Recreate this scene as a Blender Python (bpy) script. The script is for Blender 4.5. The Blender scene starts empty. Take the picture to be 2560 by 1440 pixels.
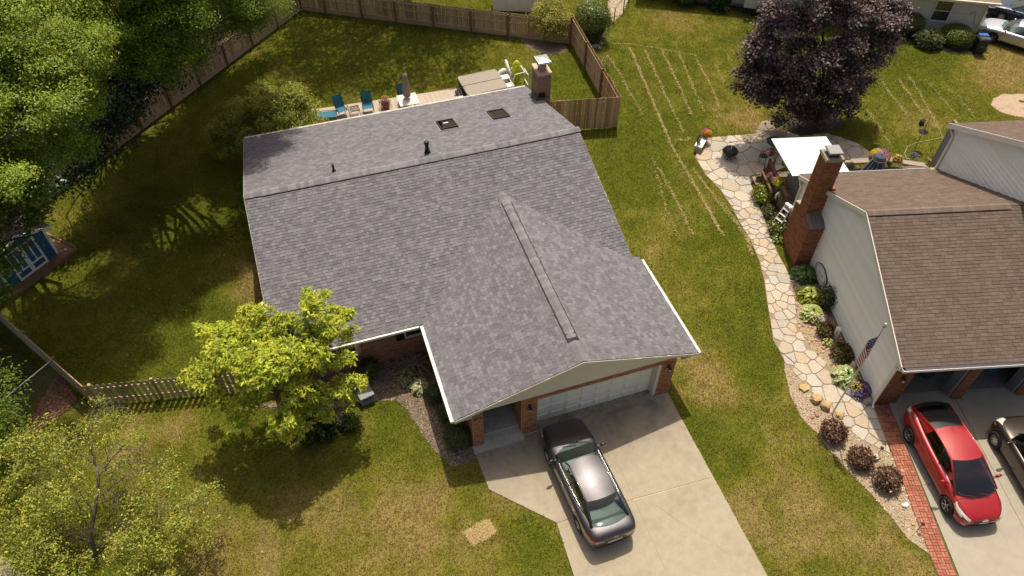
import bpy, bmesh, math, random
import numpy as np
from mathutils import Vector, Matrix
from mathutils.bvhtree import BVHTree
random.seed(7)
RNG = np.random.default_rng(11)
scene = bpy.context.scene
COL = scene.collection
rad = math.radians
PI = math.pi

# ---------------------------------------------------------------- camera
cam_data = bpy.data.cameras.new('camera')
cam = bpy.data.objects.new('camera', cam_data)
COL.objects.link(cam)
cam_data.sensor_width = 36.0
cam_data.lens = 36.0 * 1850 / 2560
cam_data.clip_start = 0.5
cam_data.clip_end = 2000
CAM_LOC= [-5.6812, -14.3094, 25.0951]
CAM_ROT= [[0.949527, 0.232677, -0.210382], [-0.313681, 0.708146, -0.632561], [0.001799, 0.666626, 0.74539]]
cam.matrix_world = Matrix([[*CAM_ROT[0], CAM_LOC[0]], [*CAM_ROT[1], CAM_LOC[1]], [*CAM_ROT[2], CAM_LOC[2]], [0, 0, 0, 1]])
scene.camera = cam

# ---------------------------------------------------------------- sky and sun
SUN = Vector((0.19, 0.425, 1.0)).normalized()
world = bpy.data.worlds.new('World')
scene.world = world
world.use_nodes = True
wn = world.node_tree.nodes
wl = world.node_tree.links
wn.clear()
w_out = wn.new('ShaderNodeOutputWorld')
w_bg = wn.new('ShaderNodeBackground')
w_sky = wn.new('ShaderNodeTexSky')
w_sky.sky_type = 'NISHITA'
w_sky.sun_disc = False
w_sky.sun_elevation = math.asin(SUN.z)
w_sky.sun_rotation = math.atan2(SUN.x, SUN.y)
w_sky.air_density = 0.8
w_sky.dust_density = 4.5
w_sky.ozone_density = 0.6
w_bg.inputs['Strength'].default_value = 0.138
w_tint = wn.new('ShaderNodeMixRGB')
w_tint.blend_type = 'MULTIPLY'
w_tint.inputs['Fac'].default_value = 1.0
w_tint.inputs['Color2'].default_value = (1.0, 0.92, 0.79, 1)   # warm white balance put into the sky colour
wl.new(w_sky.outputs[0], w_tint.inputs['Color1'])
wl.new(w_tint.outputs[0], w_bg.inputs['Color'])
wl.new(w_bg.outputs[0], w_out.inputs['Surface'])
sun_data = bpy.data.lights.new('sun', 'SUN')
sun_data.energy = 4.05
sun_data.angle = rad(0.55)
sun_data.color = (1.0, 0.925, 0.775)
sun = bpy.data.objects.new('sun', sun_data)
COL.objects.link(sun)
sun.rotation_euler = SUN.to_track_quat('Z', 'Y').to_euler()
scene.view_settings.view_transform = 'Standard'
scene.view_settings.look = 'None'
scene.view_settings.exposure = 0.2
scene.view_settings.gamma = 1.0
scene.view_settings.use_curve_mapping = False
scene.render.engine = 'CYCLES'
scene.cycles.max_bounces = 8
scene.cycles.transparent_max_bounces = 16

# ---------------------------------------------------------------- helpers
def link(o, parent=None):
    COL.objects.link(o)
    if parent is not None:
        o.parent = parent
    return o

def tag(o, label=None, cat=None, group=None, kind=None):
    if label: o['label'] = label
    if cat: o['category'] = cat
    if group: o['group'] = group
    if kind: o['kind'] = kind
    return o

def thing(name, label, cat, loc=(0, 0, 0), rz=0.0, group=None, scale=None):
    o = bpy.data.objects.new(name, None)
    o.empty_display_size = 0.2
    link(o)
    o.location = loc
    o.rotation_euler = (0, 0, rz)
    if scale: o.scale = (scale,) * 3
    return tag(o, label, cat, group)

def meshobj(name, me, parent=None, loc=None, rz=None):
    o = bpy.data.objects.new(name, me)
    link(o, parent)
    if loc is not None: o.location = loc
    if rz is not None: o.rotation_euler = (0, 0, rz)
    return o

def kids(o):
    return [c for c in o.children]

def dup(o, parent=None, loc=None, rz=None, label=None, scale=None):
    c = o.copy()
    link(c)
    if parent is not None: c.parent = parent
    if loc is not None: c.location = loc
    if rz is not None: c.rotation_euler = (0, 0, rz)
    if scale is not None: c.scale = (scale,) * 3
    if label: c['label'] = label
    for ch in list(o.children):
        dup(ch, c)
    return c

class MB:
    """collects vertices and faces for one mesh"""
    def __init__(s):
        s.v = []; s.f = []; s.m = []
    def add(s, vs, fs, mi=0):
        n = len(s.v)
        s.v.extend([tuple(map(float, p)) for p in vs])
        for f in fs:
            s.f.append([i + n for i in f]); s.m.append(mi)
        return s
    def box(s, c, d, rz=0.0, R=None, mi=0, taper=None):
        hx, hy, hz = d[0] / 2, d[1] / 2, d[2] / 2
        t = taper or (1, 1)
        P = [(-hx, -hy, -hz), (hx, -hy, -hz), (hx, hy, -hz), (-hx, hy, -hz),
             (-hx * t[0], -hy * t[1], hz), (hx * t[0], -hy * t[1], hz), (hx * t[0], hy * t[1], hz), (-hx * t[0], hy * t[1], hz)]
        if R is None:
            R = Matrix.Rotation(rz, 3, 'Z') if rz else None
        if R is not None:
            P = [tuple(R @ Vector(p)) for p in P]
        return s.add([(p[0] + c[0], p[1] + c[1], p[2] + c[2]) for p in P],
                     [(0, 3, 2, 1), (4, 5, 6, 7), (0, 1, 5, 4), (1, 2, 6, 5), (2, 3, 7, 6), (3, 0, 4, 7)], mi)
    def bar(s, a, b, w, h, mi=0):
        a = Vector(a); b = Vector(b); d = b - a; L = d.length
        z = d / L
        up = Vector((0, 0, 1)) if abs(z.z) < 0.95 else Vector((1, 0, 0))
        x = up.cross(z).normalized(); y = z.cross(x)
        R = Matrix((x, y, z)).transposed()
        return s.box((a + b) / 2, (w, h, L), R=R, mi=mi)
    def tube(s, path, r, n=6, cap=True, mi=0):
        path = [Vector(p) for p in path]
        if not hasattr(r, '__len__'): r = [r] * len(path)
        rings = []
        ref = None
        for i, p in enumerate(path):
            d = (path[min(i + 1, len(path) - 1)] - path[max(i - 1, 0)]).normalized()
            if ref is None:
                up = Vector((0, 0, 1)) if abs(d.z) < 0.9 else Vector((1, 0, 0))
                ref = up.cross(d).normalized()
            else:
                ref = (ref - d * ref.dot(d))
                ref = ref.normalized() if ref.length > 1e-6 else d.orthogonal().normalized()
            y = d.cross(ref)
            rings.append([p + (ref * math.cos(2 * PI * k / n) + y * math.sin(2 * PI * k / n)) * r[i] for k in range(n)])
        vs = [q for ring in rings for q in ring]
        fs = []
        for i in range(len(path) - 1):
            for k in range(n):
                a = i * n + k; b = i * n + (k + 1) % n
                fs.append((a, b, b + n, a + n))
        if cap:
            fs.append(tuple(range(n))[::-1]); fs.append(tuple(range((len(path) - 1) * n, len(path) * n)))
        return s.add(vs, fs, mi)
    def lathe(s, prof, n=14, c=(0, 0, 0), mi=0, cap=True, sx=1, sy=1):
        vs = []
        for r, z in prof:
            for k in range(n):
                t = 2 * PI * k / n
                vs.append((c[0] + r * math.cos(t) * sx, c[1] + r * math.sin(t) * sy, c[2] + z))
        fs = []
        for i in range(len(prof) - 1):
            for k in range(n):
                a = i * n + k; b = i * n + (k + 1) % n
                fs.append((a, b, b + n, a + n))
        if cap:
            fs.append(tuple(range(n))[::-1]); fs.append(tuple(range((len(prof) - 1) * n, len(prof) * n)))
        return s.add(vs, fs, mi)
    def prism(s, poly, z0, z1, mi=0):
        n = len(poly)
        A = sum(poly[i][0] * poly[(i + 1) % n][1] - poly[(i + 1) % n][0] * poly[i][1] for i in range(n))
        if A < 0: poly = poly[::-1]
        vs = [(p[0], p[1], z0) for p in poly] + [(p[0], p[1], z1) for p in poly]
        fs = [tuple(range(n))[::-1], tuple(range(n, 2 * n))] + [(i, (i + 1) % n, (i + 1) % n + n, i + n) for i in range(n)]
        return s.add(vs, fs, mi)
    def quad(s, a, b, c, d, mi=0):
        return s.add([a, b, c, d], [(0, 1, 2, 3)], mi)
    def grid(s, pts, mi=0):
        R_, C_ = len(pts), len(pts[0])
        return s.add([p for row in pts for p in row],
                     [(i * C_ + j, i * C_ + j + 1, (i + 1) * C_ + j + 1, (i + 1) * C_ + j) for i in range(R_ - 1) for j in range(C_ - 1)], mi)
    def mesh(s, name, mats, smooth=False):
        me = bpy.data.meshes.new(name)
        me.from_pydata(s.v, [], s.f)
        if not isinstance(mats, (list, tuple)): mats = [mats]
        for m in mats: me.materials.append(m)
        if any(s.m): me.polygons.foreach_set('material_index', s.m)
        if smooth: me.polygons.foreach_set('use_smooth', [True] * len(s.f))
        me.update()
        return me
    def build(s, name, mats, parent=None, smooth=False, loc=None, rz=None):
        return meshobj(name, s.mesh(name, mats, smooth), parent, loc, rz)

def part(name, parent, m, fn, smooth=False):
    b = MB(); fn(b)
    return b.build(name, m, parent, smooth)

def smooth_by_angle(o, ang=40):
    me = o.data
    me.polygons.foreach_set('use_smooth', [True] * len(me.polygons))
    try: me.set_sharp_from_angle(angle=rad(ang))
    except Exception: pass
    return o

def npmesh(name, V, F, mat, col=None, attr='col', smooth=False):
    """fast mesh: V (N,3), F (M,k) all the same size"""
    me = bpy.data.meshes.new(name)
    M_, k = F.shape
    me.vertices.add(len(V)); me.vertices.foreach_set('co', V.astype(np.float32).ravel())
    me.loops.add(M_ * k); me.loops.foreach_set('vertex_index', F.astype(np.int32).ravel())
    me.polygons.add(M_)
    me.polygons.foreach_set('loop_start', np.arange(0, M_ * k, k, dtype=np.int32))
    me.polygons.foreach_set('loop_total', np.full(M_, k, dtype=np.int32))
    if smooth: me.polygons.foreach_set('use_smooth', np.ones(M_, dtype=bool))
    me.update(calc_edges=True)
    if col is not None:
        a = me.attributes.new(attr, 'FLOAT_COLOR', 'POINT')
        c4 = np.ones((len(V), 4), np.float32); c4[:, :3] = col
        a.data.foreach_set('color', c4.ravel())
    me.materials.append(mat)
    return me

def text_mesh(body, size, mat, name, depth=0.002):
    cu = bpy.data.curves.new(name, 'FONT')
    cu.body = body; cu.size = size; cu.align_x = 'CENTER'; cu.align_y = 'CENTER'; cu.extrude = depth; cu.resolution_u = 2
    tmp = bpy.data.objects.new(name, cu); COL.objects.link(tmp)
    dg = bpy.context.evaluated_depsgraph_get()
    me = bpy.data.meshes.new_from_object(tmp.evaluated_get(dg))
    bpy.data.objects.remove(tmp)
    me.materials.clear(); me.materials.append(mat)
    return me

# ---- value noise for colours and layouts (numpy)
_T = RNG.random((64, 64, 3))
def vnoise(X, Y, ch=0):
    X = np.asarray(X, float); Y = np.asarray(Y, float)
    xi = np.floor(X).astype(int); yi = np.floor(Y).astype(int)
    fx = X - xi; fy = Y - yi
    fx = fx * fx * (3 - 2 * fx); fy = fy * fy * (3 - 2 * fy)
    t = _T[:, :, ch]
    a = t[xi % 64, yi % 64]; b = t[(xi + 1) % 64, yi % 64]; c = t[xi % 64, (yi + 1) % 64]; d = t[(xi + 1) % 64, (yi + 1) % 64]
    return (a * (1 - fx) + b * fx) * (1 - fy) + (c * (1 - fx) + d * fx) * fy
def fbm(X, Y, s, ch=0, o=3):
    r = 0; a = 1; t = 0
    for i in range(o):
        r = r + a * vnoise(X / s + 17.3 * i, Y / s + 5.1 * i, ch); t += a; a *= .55; s *= .47
    return r / t
def inpoly(X, Y, poly):
    X = np.asarray(X, float); Y = np.asarray(Y, float)
    r = np.zeros(X.shape, bool); n = len(poly)
    for i in range(n):
        x0, y0 = poly[i][:2]; x1, y1 = poly[(i + 1) % n][:2]
        if y0 == y1: continue
        c = ((y0 > Y) != (y1 > Y)) & (X < (x1 - x0) * (Y - y0) / (y1 - y0) + x0)
        r ^= c
    return r
def clip_half(poly, nx, ny, d):
    """keep the side where nx*x+ny*y <= d"""
    out = []; n = len(poly)
    for i in range(n):
        a = poly[i]; b = poly[(i + 1) % n]
        da = nx * a[0] + ny * a[1] - d; db = nx * b[0] + ny * b[1] - d
        if da <= 0: out.append(a)
        if (da < 0 < db) or (db < 0 < da):
            t = da / (da - db); out.append((a[0] + (b[0] - a[0]) * t, a[1] + (b[1] - a[1]) * t))
    return out
CAMV = Vector(CAM_LOC)

# ---------------------------------------------------------------- materials
def newmat(name):
    m = bpy.data.materials.new(name); m.use_nodes = True
    nt = m.node_tree
    b = nt.nodes.get('Principled BSDF')
    return m, nt, b

def N(nt, t, **kw):
    n = nt.nodes.new(t)
    for k, v in kw.items():
        if k.startswith('i_'): n.inputs[k[2:].replace('_', ' ')].default_value = v
        else: setattr(n, k, v)
    return n

def pmat(name, colors, rough=.7, nscale=6.0, namt=.25, bump=0.0, bscale=60.0, metal=0.0, spec=.4, rand=False, coat=0.0,
         stretch=None, coord='Object', stain=None, rough_var=0.0, detail=5.0):
    """colours blend by noise, or by a random value for each piece (rand=True); namt darkens and lightens with fine noise;
    stain = (colour, scale, threshold, amount) lays weathering blotches over it"""
    m, nt, b = newmat(name)
    L = nt.links
    tc = N(nt, 'ShaderNodeTexCoord')
    src = tc.outputs['Object' if coord == 'World' else coord]
    if coord == 'World':
        src = N(nt, 'ShaderNodeNewGeometry').outputs['Position']
    if stretch:
        mp = N(nt, 'ShaderNodeMapping'); mp.inputs['Scale'].default_value = stretch
        L.new(src, mp.inputs['Vector']); src = mp.outputs[0]
    nz = N(nt, 'ShaderNodeTexNoise', i_Scale=nscale, i_Detail=detail, i_Roughness=.65)
    L.new(src, nz.inputs['Vector'])
    if not isinstance(colors[0], (tuple, list)): colors = [colors]
    ramp = N(nt, 'ShaderNodeValToRGB')
    el = ramp.color_ramp.elements
    n = len(colors)
    while len(el) < max(n, 2): el.new(.5)
    for i in range(max(n, 2)):
        el[i].position = (i / max(n - 1, 1)) if not rand else (i + .0) / n
        el[i].color = (*colors[min(i, n - 1)], 1)
    if rand:
        ramp.color_ramp.interpolation = 'CONSTANT' if rand == 'const' else 'LINEAR'
        gi = N(nt, 'ShaderNodeNewGeometry'); oi = N(nt, 'ShaderNodeObjectInfo')
        ad = N(nt, 'ShaderNodeMath', operation='ADD'); fr = N(nt, 'ShaderNodeMath', operation='FRACT')
        L.new(gi.outputs['Random Per Island'], ad.inputs[0]); L.new(oi.outputs['Random'], ad.inputs[1])
        L.new(ad.outputs[0], fr.inputs[0]); L.new(fr.outputs[0], ramp.inputs['Fac'])
    else:
        mr = N(nt, 'ShaderNodeMapRange'); mr.inputs['From Min'].default_value = .3; mr.inputs['From Max'].default_value = .7
        L.new(nz.outputs['Fac'], mr.inputs['Value']); L.new(mr.outputs[0], ramp.inputs['Fac'])
    col = ramp.outputs['Color']
    if namt:
        n2 = N(nt, 'ShaderNodeTexNoise', i_Scale=nscale * 4.3, i_Detail=4.0, i_Roughness=.7)
        L.new(src, n2.inputs['Vector'])
        r2 = N(nt, 'ShaderNodeMapRange'); r2.inputs['From Min'].default_value = .25; r2.inputs['From Max'].default_value = .75
        r2.inputs['To Min'].default_value = 1 - namt; r2.inputs['To Max'].default_value = 1 + namt
        L.new(n2.outputs['Fac'], r2.inputs['Value'])
        mx = N(nt, 'ShaderNodeVectorMath', operation='SCALE')
        L.new(col, mx.inputs[0]); L.new(r2.outputs[0], mx.inputs['Scale']); col = mx.outputs[0]
    if stain:
        sc, ss, th, am = stain
        n3 = N(nt, 'ShaderNodeTexNoise', i_Scale=ss, i_Detail=6.0, i_Roughness=.6)
        L.new(src, n3.inputs['Vector'])
        r3 = N(nt, 'ShaderNodeMapRange'); r3.inputs['From Min'].default_value = th; r3.inputs['From Max'].default_value = th + .18
        r3.inputs['To Max'].default_value = am
        L.new(n3.outputs['Fac'], r3.inputs['Value'])
        mxc = N(nt, 'ShaderNodeMixRGB'); mxc.inputs['Color2'].default_value = (*sc, 1)
        L.new(r3.outputs[0], mxc.inputs['Fac']); L.new(col, mxc.inputs['Color1']); col = mxc.outputs[0]
    L.new(col, b.inputs['Base Color'])
    b.inputs['Roughness'].default_value = rough
    b.inputs['Metallic'].default_value = metal
    b.inputs['Specular IOR Level'].default_value = spec
    if coat:
        b.inputs['Coat Weight'].default_value = coat; b.inputs['Coat Roughness'].default_value = .06
    if rough_var:
        rr = N(nt, 'ShaderNodeMapRange'); rr.inputs['To Min'].default_value = rough - rough_var; rr.inputs['To Max'].default_value = rough + rough_var
        L.new(nz.outputs['Fac'], rr.inputs['Value']); L.new(rr.outputs[0], b.inputs['Roughness'])
    if bump:
        nb = N(nt, 'ShaderNodeTexNoise', i_Scale=bscale, i_Detail=4.0, i_Roughness=.6)
        L.new(src, nb.inputs['Vector'])
        bp = N(nt, 'ShaderNodeBump', i_Strength=bump, i_Distance=.02)
        L.new(nb.outputs['Fac'], bp.inputs['Height']); L.new(bp.outputs[0], b.inputs['Normal'])
    return m

def leafmat(name, trans=.3, rough=.45, gloss=.12):
    m, nt, b = newmat(name); L = nt.links
    at = N(nt, 'ShaderNodeAttribute', attribute_name='col')
    nt.nodes.remove(b)
    d = N(nt, 'ShaderNodeBsdfPrincipled'); d.inputs['Roughness'].default_value = rough; d.inputs['Specular IOR Level'].default_value = gloss * 2.2
    t = N(nt, 'ShaderNodeBsdfTranslucent')
    ms = N(nt, 'ShaderNodeMixShader'); ms.inputs[0].default_value = trans
    hs = N(nt, 'ShaderNodeHueSaturation'); hs.inputs['Hue'].default_value = .485; hs.inputs['Saturation'].default_value = 1.1; hs.inputs['Value'].default_value = 1.5
    L.new(at.outputs['Color'], d.inputs['Base Color']); L.new(at.outputs['Color'], hs.inputs['Color']); L.new(hs.outputs[0], t.inputs['Color'])
    L.new(d.outputs[0], ms.inputs[1]); L.new(t.outputs[0], ms.inputs[2])
    L.new(ms.outputs[0], nt.nodes['Material Output'].inputs['Surface'])
    return m

def glassmat(name, tint=(.5, .6, .55), refl=1.0, rough=.02):
    """thin pane: tinted see-through with sky reflections by Fresnel"""
    m, nt, b = newmat(name); L = nt.links
    nt.nodes.remove(b)
    tr = N(nt, 'ShaderNodeBsdfTransparent'); tr.inputs['Color'].default_value = (*tint, 1)
    gl = N(nt, 'ShaderNodeBsdfGlossy'); gl.inputs['Roughness'].default_value = rough; gl.inputs['Color'].default_value = (refl, refl, refl, 1)
    lw = N(nt, 'ShaderNodeLayerWeight'); lw.inputs['Blend'].default_value = .5
    pw = N(nt, 'ShaderNodeMath', operation='POWER'); pw.inputs[1].default_value = 4.0
    fr = N(nt, 'ShaderNodeMapRange'); fr.inputs['To Min'].default_value = .085; fr.inputs['To Max'].default_value = .9
    L.new(lw.outputs['Facing'], pw.inputs[0]); L.new(pw.outputs[0], fr.inputs['Value'])
    ms = N(nt, 'ShaderNodeMixShader')
    L.new(fr.outputs[0], ms.inputs[0]); L.new(tr.outputs[0], ms.inputs[1]); L.new(gl.outputs[0], ms.inputs[2])
    L.new(ms.outputs[0], nt.nodes['Material Output'].inputs['Surface'])
    return m

def paint(name, c, metal=.0, rough=.3, flake=0):
    m, nt, b = newmat(name); L = nt.links
    b.inputs['Base Color'].default_value = (*c, 1); b.inputs['Metallic'].default_value = metal; b.inputs['Roughness'].default_value = rough
    b.inputs['Coat Weight'].default_value = .8; b.inputs['Coat Roughness'].default_value = .05
    tc = N(nt, 'ShaderNodeTexCoord'); nz = N(nt, 'ShaderNodeTexNoise', i_Scale=2.2, i_Detail=6.0, i_Roughness=.7)
    L.new(tc.outputs['Object'], nz.inputs['Vector'])
    mr = N(nt, 'ShaderNodeMapRange'); mr.inputs['To Min'].default_value = rough * .8; mr.inputs['To Max'].default_value = rough * 1.3
    L.new(nz.outputs['Fac'], mr.inputs['Value']); L.new(mr.outputs[0], b.inputs['Roughness'])
    return m

# roofing
M_SHINGLE = pmat('grey shingle', [(0.177, 0.168, 0.187), (0.152, 0.144, 0.16), (0.129, 0.122, 0.137), (0.167, 0.158, 0.175), (0.14, 0.133, 0.148), (0.195, 0.186, 0.205), (0.158, 0.151, 0.161)], rough=.92, nscale=9, namt=.16, bump=.5, bscale=160, spec=.15, rand='const')
M_RIDGE = pmat('ridge cap shingle', [(0.203, 0.194, 0.208), (0.178, 0.169, 0.182), (0.162, 0.154, 0.166), (0.224, 0.213, 0.227)], rough=.92, nscale=9, namt=.14, bump=.4, bscale=160, spec=.15, rand='const')
M_VENTBLACK = pmat('black plastic vent', [(.012, .012, .014)], rough=.5, namt=.1)
M_SHINGLE_B = pmat('brown shingle', [(0.144, 0.106, 0.0862), (0.133, 0.0977, 0.0788), (0.124, 0.0911, 0.0739), (0.151, 0.113, 0.0923), (0.138, 0.102, 0.0831), (0.159, 0.119, 0.0978)], rough=.93, nscale=7, namt=.2, bump=.5, bscale=160, spec=.12, rand='const')
M_UNDERLAY = pmat('roof underlay', [(.05, .048, .05)], rough=.9)
M_UNDERLAY_B = pmat('brown roof underlay', [(.06, .045, .036)], rough=.9)
M_SHEDROOF = pmat('shed roof shingle', [(.10, .075, .06), (.08, .06, .05)], rough=.9, rand='const')
# masonry
BR = [(.40, .18, .09), (.33, .14, .07), (.45, .21, .11), (.28, .12, .065), (.37, .18, .10), (.42, .20, .095)]
M_BRICK = pmat('red brick', BR, rough=.9, nscale=14, namt=.22, bump=.4, bscale=80, spec=.2, rand='const')
BR2 = [(.29, .115, .058), (.245, .096, .05), (.335, .135, .07), (.21, .083, .046), (.275, .12, .063)]
M_BRICK_N = pmat('dark red brick', BR2, rough=.9, nscale=14, namt=.22, bump=.4, bscale=80, spec=.2, rand='const')
M_BRICK_P = pmat('pale pink brick', [(.36, .21, .15), (.32, .18, .13), (.40, .24, .175), (.30, .185, .14)], rough=.9, nscale=14, namt=.2, bump=.4, bscale=80, spec=.2, rand='const')
M_MORTAR = pmat('mortar', [(.60, .50, .38), (.52, .43, .33)], rough=.95, nscale=8, namt=.15)
M_MORTAR_D = pmat('weathered mortar', [(.42, .33, .25), (.36, .28, .21)], rough=.95, nscale=8, namt=.15)
M_PAVER = pmat('clay paver', [(.36, .135, .085), (.32, .115, .072), (.40, .16, .105), (.29, .105, .068), (.37, .15, .10)], rough=.9, nscale=12, namt=.18, bump=.3, bscale=70, spec=.2, rand='const')
M_STONE = pmat('sandstone flag', [(0.423, 0.364, 0.285), (0.444, 0.384, 0.305), (0.401, 0.364, 0.31), (0.463, 0.399, 0.312), (0.411, 0.344, 0.262), (0.444, 0.41, 0.355), (0.435, 0.349, 0.253), (0.459, 0.41, 0.341), (0.382, 0.349, 0.299)], rough=.9, nscale=3, namt=.17, bump=.5, bscale=14, spec=.2, rand='const', stain=((.30, .25, .18), 2.2, .55, .5), coord='World')
M_STONE_SHADE = pmat('shaded sandstone flag', [(.22, .185, .145), (.19, .16, .13), (.25, .205, .16), (.17, .15, .125)], rough=.9, nscale=3, namt=.2, bump=.5, bscale=14, spec=.2, rand='const', coord='World')  # darker copy of the sandstone flag, shade put into its colour
M_GRANITE = pmat('field stone', [(.36, .31, .25), (.27, .235, .195), (.42, .36, .29)], rough=.9, nscale=5, namt=.3, bump=.8, bscale=9, spec=.25)
M_SANDROCK = pmat('tan rock', [(.50, .37, .20), (.42, .28, .13), (.55, .45, .30)], rough=.9, nscale=4, namt=.3, bump=.8, bscale=9, spec=.2)
M_CONC = pmat('concrete drive', [(.285, .242, .176), (.345, .296, .218), (.315, .266, .195)], rough=.92, nscale=.9, namt=.1, bump=.25, bscale=90, spec=.25, coord='World', stain=((.20, .175, .14), .55, .56, .55), detail=9.0)
M_CONC_D = pmat('dirty concrete', [(.24, .21, .17), (.33, .28, .215), (.19, .168, .14)], rough=.92, nscale=1.3, namt=.16, bump=.3, bscale=90, spec=.25, coord='World', stain=((.12, .107, .09), 1.1, .52, .6), detail=9.0)
M_CONC_G = pmat('stained concrete', [(.285, .24, .178), (.335, .285, .21), (.255, .215, .16)], rough=.92, nscale=1.1, namt=.14, bump=.25, bscale=90, spec=.25, coord='World', stain=((.155, .135, .11), .75, .46, .7), detail=9.0)
M_CONC_N = pmat('light concrete', [(.315, .281, .224), (.35, .312, .25)], rough=.92, nscale=.7, namt=.08, bump=.2, bscale=90, spec=.25, coord='World', stain=((.25, .225, .185), .9, .60, .4), detail=8.0)
M_FLOOR = pmat('garage floor', [(.19, .175, .16), (.25, .23, .205)], rough=.8, nscale=1.5, namt=.2, coord='World', stain=((.06, .055, .05), 1.5, .58, .7))
M_PORCH = pmat('porch concrete', [(.46, .42, .35), (.40, .365, .305)], rough=.9, nscale=1.6, namt=.14, bump=.2, coord='World', stain=((.17, .155, .13), 1.3, .55, .5))
M_ASPHALT = pmat('asphalt', [(.07, .065, .06), (.095, .088, .078)], rough=.93, nscale=2, namt=.2, bump=.3, bscale=120, coord='World')
M_GRAVELBASE = pmat('gravel bed', [(.42, .33, .225), (.31, .235, .155), (.50, .40, .28)], rough=.95, nscale=22, namt=.4, bump=1.0, bscale=50, coord='World')
M_PEBBLE = pmat('pebble', [(.48, .38, .26), (.38, .28, .18), (.33, .20, .12), (.52, .45, .35), (.28, .22, .17), (.45, .32, .19), (.56, .50, .42), (.24, .15, .11)], rough=.85, nscale=12, namt=.15, rand='const', spec=.25)
M_REDCHIP = pmat('rusty stone chip', [(.40, .25, .15), (.48, .33, .20), (.34, .19, .11), (.52, .39, .26), (.29, .18, .12)], rough=.85, nscale=12, namt=.2, rand='const', spec=.25)
M_SAND = pmat('bare ground', [(.33, .24, .16), (.40, .30, .21), (.27, .19, .125)], rough=.95, nscale=1.8, namt=.2, bump=.5, bscale=40, coord='World')
M_MULCH = pmat('mulch', [(.20, .15, .105), (.14, .10, .068), (.25, .19, .14)], rough=.96, nscale=16, namt=.4, bump=1.0, bscale=60, coord='World')
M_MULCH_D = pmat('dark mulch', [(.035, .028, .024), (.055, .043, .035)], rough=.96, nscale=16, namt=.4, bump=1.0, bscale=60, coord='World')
M_CHIP = pmat('wood chip', [(.22, .165, .115), (.15, .11, .075), (.28, .215, .155), (.34, .265, .195), (.11, .078, .055)], rough=.95, nscale=12, namt=.2, rand='const')
M_LITTER = pmat('fallen leaf', [(.17, .075, .05), (.12, .05, .035), (.22, .105, .07), (.085, .042, .03)], rough=.9, nscale=12, namt=.2, rand='const')
M_JOINT = pmat('pale joint', [(.52, .46, .36), (.44, .39, .30)], rough=.95)
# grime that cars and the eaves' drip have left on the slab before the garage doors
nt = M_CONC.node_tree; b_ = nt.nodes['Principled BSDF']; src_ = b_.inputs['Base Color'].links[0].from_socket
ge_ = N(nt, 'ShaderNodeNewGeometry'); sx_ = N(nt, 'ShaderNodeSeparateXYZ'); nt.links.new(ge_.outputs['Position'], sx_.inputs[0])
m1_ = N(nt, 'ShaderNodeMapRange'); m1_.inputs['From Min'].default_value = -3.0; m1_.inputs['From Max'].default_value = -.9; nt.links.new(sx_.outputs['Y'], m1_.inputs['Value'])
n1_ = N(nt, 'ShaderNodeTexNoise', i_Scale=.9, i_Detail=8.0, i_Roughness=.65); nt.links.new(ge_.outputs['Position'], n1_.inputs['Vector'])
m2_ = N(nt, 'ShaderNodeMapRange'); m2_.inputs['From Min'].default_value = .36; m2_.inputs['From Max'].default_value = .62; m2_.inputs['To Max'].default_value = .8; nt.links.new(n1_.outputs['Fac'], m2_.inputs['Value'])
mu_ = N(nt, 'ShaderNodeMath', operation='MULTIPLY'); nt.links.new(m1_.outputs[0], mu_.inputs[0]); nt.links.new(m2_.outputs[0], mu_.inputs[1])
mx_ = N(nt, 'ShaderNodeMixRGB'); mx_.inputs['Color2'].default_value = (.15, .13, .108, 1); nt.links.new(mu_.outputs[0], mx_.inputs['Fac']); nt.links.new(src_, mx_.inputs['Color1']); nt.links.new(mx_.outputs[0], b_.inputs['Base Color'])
# wood and boards
M_FENCE = pmat('weathered fence wood', [(.52, .345, .20), (.42, .27, .15), (.58, .405, .25), (.34, .215, .12), (.47, .31, .18), (.55, .385, .235)], rough=.92, nscale=5, namt=.25, bump=.3, bscale=30, spec=.15, rand='const', stretch=(6, 6, .7))
M_FENCE_G = pmat('grey fence wood', [(.37, .30, .205), (.31, .25, .165), (.41, .34, .24), (.26, .21, .14)], rough=.92, nscale=5, namt=.25, bump=.3, bscale=30, spec=.15, rand='const', stretch=(6, 6, .7))
M_FPOST = pmat('fence post wood', [(.20, .11, .055), (.25, .145, .08)], rough=.92, nscale=6, namt=.25, stretch=(4, 4, .8))
M_RAIL = pmat('fence rail wood', [(.52, .37, .24), (.46, .32, .20)], rough=.92, nscale=6, namt=.2)
M_DECK = pmat('deck board', [(.43, .36, .29), (.41, .342, .273), (.445, .375, .305), (.40, .335, .27)], rough=.85, nscale=4, namt=.12, rand='const', stretch=(5, .8, 5))
M_DECK_N = pmat('old deck wood', [(.20, .155, .12), (.165, .128, .10), (.24, .19, .15)], rough=.9, nscale=4, namt=.25, rand='const')
M_DECKRAIL = pmat('stained rail wood', [(.20, .10, .05), (.15, .08, .045)], rough=.85, nscale=4, namt=.25)
M_GREYWOOD = pmat('silvered wood', [(.34, .285, .225), (.27, .225, .178)], rough=.9, nscale=5, namt=.2)
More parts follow.
